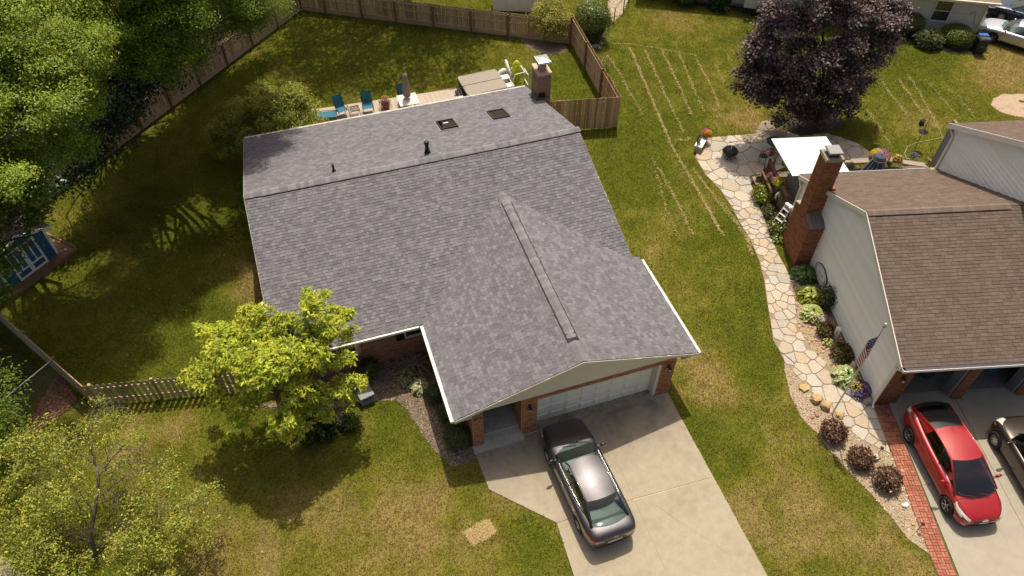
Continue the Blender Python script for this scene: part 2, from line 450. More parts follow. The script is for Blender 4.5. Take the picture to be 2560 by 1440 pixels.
# siding, trim
M_SIDING = pmat('white siding', [(.86, .835, .78), (.83, .805, .75), (.88, .855, .80)], rough=.6, nscale=2.5, namt=.04, rand='const', stain=((.55, .51, .45), 1.2, .58, .35))
M_SIDING_F = pmat('pale siding', [(.56, .52, .45), (.52, .485, .42), (.59, .55, .48)], rough=.6, nscale=2.5, namt=.05, rand='const')
M_TRIM = pmat('white trim', [(.74, .70, .63), (.69, .65, .585)], rough=.5, nscale=3, namt=.05, stain=((.5, .46, .40), 2.0, .62, .3))
M_GUTTERIN = pmat('gutter guard', [(.045, .042, .055)], rough=.5)
M_CREAM = pmat('cream gable board', [(.66, .60, .475), (.63, .57, .45)], rough=.75, nscale=2, namt=.05, bump=.15, bscale=40)
M_GDOOR = pmat('garage door white', [(.82, .77, .67), (.79, .74, .64)], rough=.5, nscale=2, namt=.05)
M_DARKTRIM = pmat('dark shutter', [(.018, .017, .018)], rough=.55)
M_BLACK = pmat('black metal', [(.016, .015, .015)], rough=.45, namt=.1)
M_BRONZE = pmat('dark bronze', [(.035, .028, .024)], rough=.45)
M_STEEL = pmat('galvanised steel', [(.62, .63, .64), (.55, .56, .58)], rough=.32, metal=.85, nscale=3, namt=.05)
M_ALU = pmat('aluminium', [(.62, .60, .58)], rough=.4, metal=.6, namt=.05)
M_GREYMETAL = pmat('grey painted metal', [(.27, .27, .275), (.23, .23, .235)], rough=.5, namt=.08)
M_FLASH = pmat('lead flashing', [(.09, .09, .10), (.06, .06, .065)], rough=.55, nscale=6, namt=.2)
M_WHITE = pmat('white plastic', [(.78, .76, .73)], rough=.4, namt=.04)
M_AWNING = pmat('white corrugated panel', [(0.774, 0.765, 0.738), (0.747, 0.738, 0.702)], rough=.45, nscale=1.5, namt=.03)
M_CROWN = pmat('chimney crown mortar', [(.55, .42, .30), (.50, .38, .28)], rough=.9, nscale=6, namt=.1)
M_CROWN_G = pmat('grey crown mortar', [(.33, .28, .22), (.27, .23, .18)], rough=.9, nscale=6, namt=.2)
M_DARKIN = pmat('dark interior', [(.05, .047, .043)], rough=.9)
M_SLATE = pmat('slate ledge', [(.17, .155, .145), (.13, .12, .115), (.20, .18, .165)], rough=.85, nscale=6, namt=.2, rand='const')
M_TANLEDGE = pmat('tan ledge brick', [(.42, .33, .24), (.37, .29, .21)], rough=.9, nscale=6, namt=.2, rand='const')
# plastics, fabric
M_TEAL = pmat('teal sling fabric', [(.018, .13, .20), (.022, .15, .22)], rough=.75, namt=.1)
M_TAUPE = pmat('taupe canvas', [(.32, .255, .21), (.27, .21, .175)], rough=.85, nscale=3, namt=.15)
M_TUB = pmat('vinyl tub cover', [(.275, .23, .185), (.25, .21, .17)], rough=.6, nscale=1.5, namt=.05)
M_TUBSIDE = pmat('tub cabinet', [(.05, .042, .037)], rough=.6)
M_NEON = pmat('yellow vinyl', [(.60, .62, .012)], rough=.3, namt=.05, spec=.6)
M_PALEVINYL = pmat('pale vinyl', [(.70, .67, .62)], rough=.35, namt=.05, spec=.6)
M_TERRA = pmat('terracotta', [(.36, .12, .05), (.30, .10, .045)], rough=.8, namt=.15)
M_NAVY = pmat('navy canvas', [(.055, .07, .11), (.07, .085, .13)], rough=.85, nscale=2, namt=.1)
M_BLUEPAINT = pmat('blue shed paint', [(.03, .11, .25), (.027, .10, .225)], rough=.6, nscale=2, namt=.1)
M_SHEDTRIM = pmat('shed white trim', [(0.825, 0.8, 0.75)], rough=.55, namt=.05)
M_BLUELID = pmat('blue plastic lid', [(.02, .11, .42)], rough=.4)
M_BINGREEN = pmat('dark green plastic', [(.014, .022, .018)], rough=.45)
M_BINLID = pmat('charcoal plastic lid', [(.045, .047, .05)], rough=.35)
M_STRAWMAT = pmat('dry straw', [(.46, .34, .15), (.38, .27, .11), (.52, .40, .20), (.32, .22, .09)], rough=.9, nscale=12, namt=.15, rand='const')
M_STRAWBASE = pmat('straw bed', [(.38, .28, .12), (.30, .22, .09), (.44, .33, .155)], rough=.95, nscale=16, namt=.3, bump=.6, coord='World')
M_BARK = pmat('grey brown bark', [(.13, .105, .08), (.085, .068, .052), (.19, .16, .125)], rough=.95, nscale=5, namt=.3, bump=.8, bscale=14, stretch=(3, 3, .6))
M_BARK_L = pmat('lichened bark', [(.20, .175, .14), (.10, .08, .06), (.30, .275, .235)], rough=.95, nscale=4, namt=.3, bump=.6, bscale=14)
M_SOIL = pmat('potting soil', [(.04, .03, .022)], rough=.95)
M_LEAF = leafmat('leaf', .27, .5, .1)
M_LEAF_D = leafmat('waxy leaf', .18, .35, .2)
M_PURPLE = leafmat('purple leaf', .14, .5, .14)
M_PETAL = leafmat('petal', .25, .6, .05)
M_GLASS = glassmat('window glass', (.10, .11, .10))
M_SKYGLASS = glassmat('skylight glass', (.10, .14, .10), .9)
M_CARGLASS = glassmat('tinted car glass', (.50, .60, .54))
M_CARGLASS_D = glassmat('dark car glass', (.16, .17, .165))
M_RUBBER = pmat('tyre rubber', [(.02, .02, .02)], rough=.85, namt=.1)
M_RIM = pmat('alloy rim', [(.52, .50, .48)], rough=.35, metal=.7, namt=.05)
M_CHROME = pmat('chrome', [(.75, .74, .73)], rough=.12, metal=1.0, namt=0)
M_RED_LENS = pmat('red lens', [(.42, .012, .015)], rough=.15, namt=.1, spec=.8, coat=.8)
M_AMBER = pmat('amber lens', [(.65, .20, .02)], rough=.15, namt=.1, spec=.8)
M_CLEAR_LENS = pmat('clear lens', [(.70, .68, .64), (.58, .57, .55)], rough=.12, nscale=9, namt=.1, spec=.8, coat=.8)
M_PLATE = pmat('licence plate', [(.62, .62, .60)], rough=.4, namt=.05)
M_SEAM = pmat('panel gap', [(.008, .008, .009)], rough=.8, namt=0)
M_INT_GREEN = pmat('pale grey interior', [(.40, .43, .38), (.34, .37, .33)], rough=.8, namt=.1)
M_INT_SEAT = pmat('grey seat cloth', [(.30, .33, .29), (.25, .28, .25)], rough=.85, namt=.1)
M_INT_DARK = pmat('charcoal interior', [(.045, .046, .047)], rough=.8, namt=.1)
M_FLAGRED = pmat('flag red', [(.42, .02, .045)], rough=.8, namt=.06)
M_FLAGWHITE = pmat('flag white', [(.72, .69, .66)], rough=.8, namt=.04)
M_FLAGBLUE = pmat('flag blue', [(.025, .04, .17)], rough=.8, namt=.06)
M_ORANGE = pmat('orange plastic', [(.55, .18, .01)], rough=.5)
M_CARDBOARD = pmat('cardboard', [(.30, .20, .11)], rough=.9)
M_HOSE = pmat('pale garden hose', [(.40, .40, .22)], rough=.5)
M_GREYBIN = pmat('grey utility plastic', [(.24, .25, .25), (.20, .21, .21)], rough=.6)

# ---------------------------------------------------------------- ground plan (metres; x along the grey house front, y away from the street)
DRIVE = [(-0.70, -20), (5.45, -20), (5.5, -8), (5.58, -0.36), (-0.62, -0.36), (-0.66, -0.62), (-2.56, -0.62), (-2.50, -2.15), (-0.60, -4.12), (-0.70, -6)]
BED_FRONT = [(-11.45,4.72),(-10.26,4.13),(-9.07,3.6),(-7.88,3.07),(-6.77,3.1),(-5.68,2.9),(-4.98,2.75),(-4.61,2.19),(-4.4,1.36),(-4.26,0.64),(-4.01,0.05),(-3.75,-0.43),(-3.57,-0.81),(-3.09,-0.86),(-2.56,-0.79)] + [(-2.56, -0.6), (-2.5, 4.8), (-8.9, 4.8), (-8.9, 4.0), (-10.6, 4.3)]
BED_GRAVEL = [(13.79,3.7),(12.89,1.71),(12.64,1.31),(10.9,-0.5),(10.26,-1.97),(10.07,-2.99),(10.23,-3.84),(10.25,-4.4),(10.42,-5.43),(10.5,-6.06),(10.73,-7.12),(10.82,-7.95),(10.86,-8.5),(11.21,-9.23),(12.39,-5.61),(12.45,-5.41),(13.17,-3.4)] + [(15.02, 4.1), (14.45, 4.3)]
PATH = [(14.22,13.54),(13.76,12.84),(13.59,11.31),(13.74,10.08),(13.63,8.66),(13.42,7.5),(13.31,6.35),(13.01,5.04),(12.56,3.84),(11.93,2.52),(11.56,1.67),(11.08,0.66),(11,-0.03),(10.9,-0.65),(10.96,-1.16),(11.05,-1.61),(11.11,-2.24),(11.21,-2.78),(11.26,-3.28),(11.4,-3.72),(11.56,-4.28),(11.71,-4.7),(12.37,-5.54),(12.91,-4.31),(13.12,-3.64),(13.12,-3.01),(12.87,-2.42),(12.7,-1.84),(12.61,-1.28),(12.41,-0.56),(12.37,0.12),(12.43,0.68),(12.8,1.5),(13.33,2.56),(13.7,3.47),(13.94,4.18),(14.06,4.97),(14.32,6.02),(14.64,7.1),(14.98,8.22),(15.23,9.03),(15.88,9.54),(16.65,10.31),(17.86,10.61),(19.46,10.79),(20.69,10.39),(22.53,9.79),(23.04,10.27),(22.94,11.05),(22.36,11.89),(21.77,12.54),(20.24,12.77),(19.3,13.94),(19.45,14.61),(18.95,14.66),(17.89,13.74),(17.09,13.88),(15.96,14.1),(15.31,14.2)]
BRICKB = [(13.12,-3.45),(13.77,-3.58),(11.65,-10.12),(10.95,-9.89)]
NB_O = (13.15, -3.40)
NB_A = rad(-14.3)
def nb(x, y):
    c, s = math.cos(NB_A), math.sin(NB_A)
    return (NB_O[0] + x * c - y * s, NB_O[1] + x * s + y * c)
_bd = Vector((BRICKB[2][0] - BRICKB[1][0], BRICKB[2][1] - BRICKB[1][1])).normalized()
DRIVE_N = [BRICKB[1], nb(6.6, 0.0), (nb(6.6, 0)[0] - 3.4, -20), (BRICKB[1][0] + _bd.x * 17, BRICKB[1][1] + _bd.y * 17)]
BED_FAR = [(20.75,28.43),(22.85,27.16),(24.81,25.7),(26.53,24.46),(29.38,22.19),(32.32,19.83),(32.98,19.09),(33.69,18.04),(34.54,17.2),(35.37,16.73),(36.32,16.67),(37.48,17.41),(36.97,18.21)] + [(33.2, 22.2), (24.0, 28.5)]
DRIVE_FAR = [(37.73,18.28),(38.99,16.2)] + [(41.5, 12.5), (47, 17), (42, 25), (37.4, 19.2)]
DIRT_FAR = [(32.53,11.91),(33.12,12.44),(34.04,12.49),(35.78,12.14),(36.19,10.71),(34.14,9.8),(33.07,10.48),(32.54,11.15)]
MULCH_TREE = [(19.45,14.61),(19.84,13.77),(20.34,12.93),(21.92,12.57),(22.97,12.58),(23.36,13.33),(22.72,14.16),(21.19,14.66)]
DIRT_SHRUB = [(8.84,27.83),(9.5,27.34),(10.81,26.76),(11.27,25.57),(10.88,24.99),(9.77,25.05),(8.96,25.82),(8.84,27.03)]
BED_HEDGE = [(12.89,28.13),(12.85,25.36),(13.08,24.78),(13.58,25.12),(13.95,25.73),(14.92,27.46)]
BED_LITTER = [(-18.75,5.83),(-18.47,6.79),(-18.03,7.85),(-17.76,8.29),(-17.32,7.31),(-16.99,6.7),(-17.48,6.27),(-18.03,5.88),(-18.44,5.54)]
WOODS = [(-60, -2), (-18.85,5.4), (-16.37,6.22), (-20.46,12.19), (-19.73,19.3), (-4.33,35.68), (-3.0, 80), (-80, 80)]
STRAW = [(-3.85,-3.41),(-2.86,-3.24),(-2.74,-3.82),(-3.65,-3.99)]
CORNER = [(-20.06,1.87),(-19.16,0.76),(-18.11,-0.45),(-17.48,-1.35)] + [(-30, -8)]
DECK = [(-6.6, 18.0), (3.3, 18.0), (3.3, 22.75), (-6.6, 23.55)]

# ---------------------------------------------------------------- the lawn sheet: colour of the turf itself is stored on its points
DRY = [(-5.1,-2.2,0,0.75,0.8),(-1.45,-2.59,0,0.9,0.45),(-3.5,-1.24,0,0.7,0.3),(-6.88,-2.39,0,1.6,0.35),(-5.51,-3.89,0,1.2,0.4),(-2.91,-4.75,0,1,0.4),(7.61,0.69,0,0.7,0.55),(6.55,-0.64,0,0.6,0.5),(7.66,-0.6,0,0.8,0.4),(6.31,-6.27,0,1.5,0.5),(8.58,-7.79,0,1.3,0.45),(9.85,-9.38,0,0.9,0.7),(8.43,-5,0,0.9,0.35),(9.61,-3.97,0,0.7,0.3),(8.93,7.21,0,0.9,0.35),(8.89,5.04,0,0.7,0.4),(9.48,8.79,0,0.6,0.3),(17.49,15.26,0,1.2,0.75),(18.47,14.94,0,0.7,0.6),(19.86,20.67,0,1.3,0.35),(19.5,25.97,0,1.4,0.4),(35.47,15.09,0,2.2,0.65),(36.13,13.47,0,2,0.6),(27.1,11.31,0,1.3,0.35),(-9.65,10.62,0,0.9,0.75),(-9.87,12.28,0,0.5,0.5),(-9.67,8.65,0,0.5,0.5),(-10.98,11.84,0,0.9,0.3),(2.9,25.74,0,0.5,0.4),(1.64,24.75,0,0.7,0.3),(2.62,20.13,0,0.6,0.5),(9.66,27.03,0,0.8,0.9),(-7.75,31.18,0,0.7,0.5),(-15.55,14.14,0,0.5,0.3),(-12.83,0.83,0,1.2,0.3),(-10.01,-1.97,0,0.9,0.35),(-11.87,-1.65,0,1,0.35),(-14.92,4.85,0,0.4,0.6),(-13.44,4.37,0,0.5,0.6),(15.79,9.58,0,0.2,0.2),(5.95,-5.36,0,0.8,0.35),(9.19,-6.42,0,0.8,0.3),(12.84,25.21,0,0.6,0.8),(-18.79,15.76,0,0.5,0.5),(-14.91,3.56,0,0.8,0.3),(-7.87,-1.6,0,0.7,0.25)]
LUSH = [(9.88,11.51,0,1.5,0.7),(10.31,14.52,0,1.2,0.7),(8.54,5.16,0,0.8,0.25),(13.05,7.62,0,0.8,0.5),(11.24,2.99,0,0.9,0.7),(9.9,0.38,0,0.8,0.6),(13.25,16.64,0,1.5,0.4),(23.51,22.5,0,2.5,0.5),(33.02,16.86,0,1.8,0.9),(30.02,18.83,0,1.2,0.6),(6.76,0.11,0,0.4,0.2),(-12.62,10.59,0,1.3,0.5),(-12.26,15.63,0,1,0.5),(-13.05,7.49,0,1.2,0.5),(-4.91,1.94,0,0.5,0.6),(-4.39,0.1,0,0.5,0.6),(-3.35,-1.8,0,0.5,0.5),(9.49,22.18,0,1.3,0.4),(5.52,30.54,0,1.5,0.2),(-1.67,-4.11,0,0.6,0.6),(-1.93,-3.56,0,0.5,0.4),(9.18,-4.9,0,0.5,0.5),(9.51,-6.69,0,0.5,0.5),(5.91,-2.19,0,0.5,0.6),(6.84,-3.95,0,0.6,0.3),(25.05,18.02,0,1.5,0.3)]
def lawn_dry(X, Y):
    d = .22 + .85 * (fbm(X, Y, 3.1, 0) - .5) + .95 * (fbm(X, Y, .7, 1, 3) - .5) + .32 * (vnoise(X / .19, Y / .19, 2) - .5)
    for x, y, z, r, a in DRY: d = d + a * np.exp(-((X - x) ** 2 + (Y - y) ** 2) / (2 * r * r))
    for x, y, z, r, a in LUSH: d = d - a * .8 * np.exp(-((X - x) ** 2 + (Y - y) ** 2) / (2 * r * r))
    front = np.clip((3.0 - Y) / 4.0, 0, 1) * .05
    u = (X * .955 + Y * -.30)
    d = d + front + .05 * np.sign(np.sin(u * PI / .55)) * (X > 6) - .03 * (Y > 20)
    return np.clip(d, 0, 1)
def lawn_rgb(X, Y):
    d = lawn_dry(X, Y)
    g0 = np.array([.098, .116, .012]); g1 = np.array([.166, .158, .024]); g2 = np.array([.262, .198, .068])
    t = d[..., None]
    c = np.where(t < .5, g0 + (g1 - g0) * (t * 2), g1 + (g2 - g1) * (t * 2 - 1))
    c = c * (.86 + .34 * fbm(X, Y, .5, 2, 2))[..., None]
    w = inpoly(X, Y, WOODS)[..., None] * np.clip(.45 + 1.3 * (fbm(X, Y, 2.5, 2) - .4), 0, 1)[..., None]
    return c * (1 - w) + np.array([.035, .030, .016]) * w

xs = np.concatenate([[-400, -200, -100, -60, -45], np.arange(-36, 50.01, .2), [60, 80, 130, 240, 400]])
ys = np.concatenate([[-400, -200, -100, -50, -28], np.arange(-20, 46.01, .2), [56, 80, 130, 240, 400]])
GX, GY = np.meshgrid(xs, ys)
GV = np.stack([GX.ravel(), GY.ravel(), np.zeros(GX.size)], 1)
_nx, _ny = len(xs), len(ys)
_i = (np.arange(_ny - 1)[:, None] * _nx + np.arange(_nx - 1)[None, :]).ravel()
GF = np.stack([_i, _i + 1, _i + 1 + _nx, _i + _nx], 1)

def lawn_material(name, inst):
    m, nt, b = newmat(name); L = nt.links
    at = N(nt, 'ShaderNodeAttribute', attribute_name='lawn')
    if inst: at.attribute_type = 'INSTANCER'
    if inst:
        oi = N(nt, 'ShaderNodeObjectInfo')
        mr = N(nt, 'ShaderNodeMapRange'); mr.inputs['To Min'].default_value = 1.0; mr.inputs['To Max'].default_value = 1.75
        L.new(oi.outputs['Random'], mr.inputs['Value'])
        sc = N(nt, 'ShaderNodeVectorMath', operation='SCALE')
        L.new(at.outputs['Color'], sc.inputs[0]); L.new(mr.outputs[0], sc.inputs['Scale'])
        nt.nodes.remove(b)
        d = N(nt, 'ShaderNodeBsdfDiffuse'); t = N(nt, 'ShaderNodeBsdfTranslucent'); ms = N(nt, 'ShaderNodeMixShader'); ms.inputs[0].default_value = .3
        L.new(sc.outputs[0], d.inputs['Color']); L.new(sc.outputs[0], t.inputs['Color'])
        L.new(d.outputs[0], ms.inputs[1]); L.new(t.outputs[0], ms.inputs[2]); L.new(ms.outputs[0], nt.nodes['Material Output'].inputs['Surface'])
        return m
    ge = N(nt, 'ShaderNodeNewGeometry')
    n1 = N(nt, 'ShaderNodeTexNoise', i_Scale=9.0, i_Detail=8.0, i_Roughness=.75)
    L.new(ge.outputs['Position'], n1.inputs['Vector'])
    mr = N(nt, 'ShaderNodeMapRange'); mr.inputs['From Min'].default_value = .3; mr.inputs['From Max'].default_value = .7; mr.inputs['To Min'].default_value = .40; mr.inputs['To Max'].default_value = 1.35
    L.new(n1.outputs['Fac'], mr.inputs['Value'])
    sc = N(nt, 'ShaderNodeVectorMath', operation='SCALE')
    L.new(at.outputs['Color'], sc.inputs[0]); L.new(mr.outputs[0], sc.inputs['Scale'])
    L.new(sc.outputs[0], b.inputs['Base Color']); b.inputs['Roughness'].default_value = 1.0; b.inputs['Specular IOR Level'].default_value = .05
    bp = N(nt, 'ShaderNodeBump', i_Strength=.9, i_Distance=.05)
    n2 = N(nt, 'ShaderNodeTexNoise', i_Scale=34.0, i_Detail=4.0, i_Roughness=.7)
    L.new(ge.outputs['Position'], n2.inputs['Vector']); L.new(n2.outputs['Fac'], bp.inputs['Height']); L.new(bp.outputs[0], b.inputs['Normal'])
    return m
M_LAWN = lawn_material('lawn turf', False)
M_TUFT = lawn_material('grass blade', True)
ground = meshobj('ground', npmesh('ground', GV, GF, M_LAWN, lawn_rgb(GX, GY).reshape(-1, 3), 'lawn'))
tag(ground, 'mown lawn of green and dry brown turf between the houses', kind='structure')

def sheet(name, poly, m, z0, z1, label, kind='structure', parent=None):
    b = MB(); b.prism([p[:2] for p in poly], z0, z1)
    return tag(b.build(name, m, parent), label, kind=kind)

def wobble(poly, step=.35, amp=.07):
    out = []
    for i in range(len(poly)):
        a = Vector(poly[i][:2]); b = Vector(poly[(i + 1) % len(poly)][:2]); L = (b - a).length; k = max(1, int(L / step))
        for j in range(k):
            p = a.lerp(b, j / k)
            out.append((p.x + RNG.normal(0, amp * .5), p.y + RNG.normal(0, amp * .5)))
    return out

sheet('mulch_bed', wobble(BED_FRONT, .3, .08), M_MULCH, -.05, .02, 'brown mulch bed along the front of the grey-roofed brick house')
sheet('gravel_bed', wobble(BED_GRAVEL, .4, .06), M_GRAVELBASE, -.05, .018, 'tan gravel bed between the lawn and the white garage')
b_ = MB(); b_.prism(PATH, -.05, .022)
path_base = tag(b_.build('path', pmat('path joint', [(.30, .235, .165), (.24, .18, .125)], rough=.95, nscale=14, namt=.3, bump=.6, coord='World')), 'irregular sandstone path and patio beside the white house', kind='structure')
sheet('mulch_bed', wobble(BED_FAR, .4, .08), M_MULCH_D, -.05, .02, 'dark mulch bed under the far white siding wall')
sheet('driveway', DRIVE_FAR, M_ASPHALT, -.05, .02, 'dark driveway under the silver car')
sheet('bare_soil', wobble(DIRT_FAR, .4, .12), M_SAND, -.05, .012, 'round patch of bare tan soil in the far right lawn')
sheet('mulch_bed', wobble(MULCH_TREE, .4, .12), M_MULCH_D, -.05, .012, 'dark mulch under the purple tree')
sheet('bare_soil', wobble(DIRT_SHRUB, .3, .1), M_MULCH, -.05, .012, 'bare earth under the yellow-green shrub at the back fence')
sheet('mulch_bed', wobble(BED_HEDGE, .3, .1), M_MULCH, -.05, .012, 'dark mulch round the clipped hedge')
sheet('pavement', CORNER, M_CONC_D, -.05, .06, 'corner of grey pavement at the bottom left')
sheet('straw_patch', wobble(STRAW, .2, .05), M_STRAWBASE, -.05, .015, 'rectangle of dry straw on the front lawn', kind='stuff')

# ---------------------------------------------------------------- main driveway: concrete slabs with open joints
drive = tag(bpy.data.objects.new('driveway', None), 'concrete driveway in front of the grey-roofed garage', kind='structure'); link(drive)
def slab(poly, m, z=.03, parent=drive, name='slab', inset=.012):
    n = len(poly); A = sum(poly[i][0] * poly[(i + 1) % n][1] - poly[(i + 1) % n][0] * poly[i][1] for i in range(n))
    if A < 0: poly = poly[::-1]
    b = MB(); b.prism(poly, -.1, z)
    return b.build(name, m, parent)
J = .009
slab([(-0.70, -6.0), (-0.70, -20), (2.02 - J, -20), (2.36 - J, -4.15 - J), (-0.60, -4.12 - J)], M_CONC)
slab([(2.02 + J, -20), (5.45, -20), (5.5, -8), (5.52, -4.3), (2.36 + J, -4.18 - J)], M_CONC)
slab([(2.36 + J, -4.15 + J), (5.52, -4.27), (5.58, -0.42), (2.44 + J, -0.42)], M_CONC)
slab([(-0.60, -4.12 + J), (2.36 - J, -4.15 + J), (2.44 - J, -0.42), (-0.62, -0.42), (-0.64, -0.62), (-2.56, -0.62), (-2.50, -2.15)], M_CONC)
slab([(-0.02, -0.39), (2.44 - J, -0.39), (2.44 - J, 0.02), (-0.02, 0.02)], M_CONC_D, .045)
slab([(2.44 + J, -0.39), (5.02, -0.39), (5.02, 0.02), (2.44 + J, 0.02)], M_CONC_D, .045)
b_ = MB(); b_.prism([(x, y) for x, y in DRIVE], -.1, .012); b_.build('joint_filler', M_JOINT, drive)

def crack(pts):
    b = MB()
    for (x0, y0), (x1, y1) in zip(pts[:-1], pts[1:]):
        d = Vector((x1 - x0, y1 - y0)).normalized(); n = Vector((-d.y, d.x)) * random.uniform(.004, .008)
        b.quad((x0 - n.x, y0 - n.y, .034), (x1 - n.x, y1 - n.y, .034), (x1 + n.x, y1 + n.y, .034), (x0 + n.x, y0 + n.y, .034))
    b.build('crack', M_CONC_G, drive)
def crack_path(a, c, n, amp): return [(a[0] + (c[0] - a[0]) * k / n + random.uniform(-amp, amp), a[1] + (c[1] - a[1]) * k / n + random.uniform(-amp, amp)) for k in range(n + 1)]
crack(crack_path((-2.44, -1.95), (-.45, -.62), 14, .03)); crack(crack_path((-.5, -4.0), (.9, -2.9), 9, .03)); crack(crack_path((2.9, -4.4), (4.6, -7.0), 12, .05))
# ---------------------------------------------------------------- neighbour's drive, brick border, flagstones
drive_n = tag(bpy.data.objects.new('driveway', None), 'pale concrete driveway under the red car', kind='structure'); link(drive_n)
def lerp2(a, b, t): return (a[0] + (b[0] - a[0]) * t, a[1] + (b[1] - a[1]) * t)
A_, B_, C_, D_ = DRIVE_N[0], DRIVE_N[1], DRIVE_N[2], DRIVE_N[3]
TT = [0, .21, .43, .70, 1.0]
for i in range(4):
    for k in range(2):
        e0, e1 = .004, .004
        u0, u1 = (0, .46 - e0) if k == 0 else (.46 + e0, 1.0)
        t0, t1 = TT[i] + .001, TT[i + 1] - .001
        q = [lerp2(lerp2(A_, D_, t), lerp2(B_, C_, t), u) for t, u in ((t0, u0), (t0, u1), (t1, u1), (t1, u0))]
        slab(q, M_CONC_N, .03, drive_n)
b_ = MB(); b_.prism(DRIVE_N, -.1, .015); b_.build('joint_filler', M_CONC_D, drive_n)

border = tag(bpy.data.objects.new('brick_border', None), 'basket-weave strip of red clay pavers beside the pale driveway', kind='structure'); link(border)
o_ = Vector(BRICKB[0]); dv = Vector((BRICKB[3][0] - BRICKB[0][0], BRICKB[3][1] - BRICKB[0][1])).normalized(); wv = Vector((-dv.y, dv.x))
border.location = (o_.x, o_.y, 0); border.rotation_euler = (0, 0, math.atan2(wv.y, wv.x))
# local frame: x across, y runs back toward the house (negative toward the street)
pv_me = [MB().box((0, 0, .0), (.192, .092, .06), taper=(.97, .94)).mesh('paver', M_PAVER) for _ in range(1)]
cnt = 0
for r in range(44):
    for c in range(3):
        for k in range(2):
            x0 = .02 + c * .205; y0 = -.02 - r * .205
            hor = (r + c) % 2 == 0
            p = (x0 + .1025, y0 - .05 - k * .1025) if hor else (x0 + .05 + k * .1025, y0 - .1025)
            o = meshobj('paver', pv_me[0], border, (p[0], p[1], .012 + RNG.normal(0, .0025)), (0 if hor else PI / 2) + RNG.normal(0, .012)); cnt += 1
b_ = MB(); b_.box((.33, -4.7, -.03), (.68, 9.5, .1)); b_.build('joint_sand', pmat('joint sand', [(.12, .07, .05)], rough=.95), border)

_n = Vector((BRICKB[3][1] - BRICKB[0][1], -(BRICKB[3][0] - BRICKB[0][0]))).normalized(); _n = _n if _n.x > 0 else -_n
BORDER_CLIP = (_n.x, _n.y, _n.x * BRICKB[0][0] + _n.y * BRICKB[0][1] - .03)
def voronoi_stones(poly, n, seedf, shrink, name, parent, mats, z0, z1, minsz=.0, tries=14000):
    xs_ = [p[0] for p in poly]; ys_ = [p[1] for p in poly]
    pts = []
    R = random.Random(5)
    for _ in range(tries):
        p = (R.uniform(min(xs_), max(xs_)), R.uniform(min(ys_), max(ys_)))
        if not inpoly(np.array([p[0]]), np.array([p[1]]), poly)[0]: continue
        r = seedf(*p)
        if all((p[0] - q[0]) ** 2 + (p[1] - q[1]) ** 2 > (r * .5 + q[2] * .5) ** 2 for q in pts): pts.append((p[0], p[1], r))
        if len(pts) >= n: break
    ghosts = []
    for p in pts:
        for i in range(len(poly)):
            a = Vector(poly[i][:2]); b = Vector(poly[(i + 1) % len(poly)][:2]); d = b - a
            t = max(0, min(1, (Vector(p[:2]) - a).dot(d) / d.length_squared)); q = a + d * t
            if (Vector(p[:2]) - q).length < p[2] * 1.3: ghosts.append((2 * q.x - p[0], 2 * q.y - p[1], None))
    wts = [R.uniform(-.035, .035) for _ in pts]; allp = [(p[0], p[1], wts[i]) for i, p in enumerate(pts)] + ghosts
    out = []
    for pi_, p in enumerate(pts):
        cell = [(p[0] - 2, p[1] - 2), (p[0] + 2, p[1] - 2), (p[0] + 2, p[1] + 2), (p[0] - 2, p[1] + 2)]
        for q in allp:
            dx, dy = q[0] - p[0], q[1] - p[1]; d2 = dx * dx + dy * dy
            if d2 < 1e-9 or d2 > 9: continue
            d = math.sqrt(d2)
            cell = clip_half(cell, dx / d, dy / d, (p[0] * dx + p[1] * dy) / d + d / 2 + (0 if q[2] is None else (wts[pi_] - q[2]) / (2 * d)) - shrink * R.uniform(.6, 1.5))
            if len(cell) < 3: break
        if parent is path_base and p[1] < 1.0: cell = clip_half(cell, *BORDER_CLIP) if len(cell) > 2 else cell
        if len(cell) < 3: continue
        # roughen the outline
        pl = []
        for i in range(len(cell)):
            a = cell[i]; b = cell[(i + 1) % len(cell)]; L = math.hypot(b[0] - a[0], b[1] - a[1])
            if L < .05: continue
            am = min(.05, L * .06)
            pl.append((a[0] * .93 + b[0] * .07 if L > .15 else a[0], a[1] * .93 + b[1] * .07 if L > .15 else a[1]))
            if L > .3: pl.append(((a[0] + b[0]) / 2 + R.uniform(-am, am * .3), (a[1] + b[1]) / 2 + R.uniform(-am, am * .3)))
            if L > .15: pl.append((a[0] * .07 + b[0] * .93, a[1] * .07 + b[1] * .93))
        if len(pl) < 3: continue
        zz = z1 + R.uniform(-.008, .01)
        cx = sum(q[0] for q in pl) / len(pl); cy = sum(q[1] for q in pl) / len(pl)
        b = MB(); loc = [(q[0] - cx, q[1] - cy) for q in pl]
        n_ = len(loc); A = sum(loc[i][0] * loc[(i + 1) % n_][1] - loc[(i + 1) % n_][0] * loc[i][1] for i in range(n_))
        if A < 0: loc = loc[::-1]
        b.add([(q[0], q[1], z0) for q in loc] + [(q[0], q[1], zz - .012) for q in loc] + [(q[0] * .965, q[1] * .965, zz) for q in loc],
              [(i, (i + 1) % n_, (i + 1) % n_ + n_, i + n_) for i in range(n_)] + [(i + n_, (i + 1) % n_ + n_, (i + 1) % n_ + 2 * n_, i + 2 * n_) for i in range(n_)] + [tuple(range(2 * n_, 3 * n_))])
        m = mats(cx, cy)
        o = b.build(name, m, parent, loc=(cx, cy, 0)); out.append(o)
    return out
def flag_size(x, y):
    # big flags on the patio and at the drive, smaller along the walk
    return (.80 if y > 9.0 else (.58 if y < -1.5 else .42)) * (.5 + .8 * RNG.random())
_fl = voronoi_stones(PATH, 298, flag_size, .013, 'flagstone', path_base, lambda x, y: M_STONE_SHADE if (y > 13.2 and 17.0 < x < 19.5) else M_STONE, .0, .05)

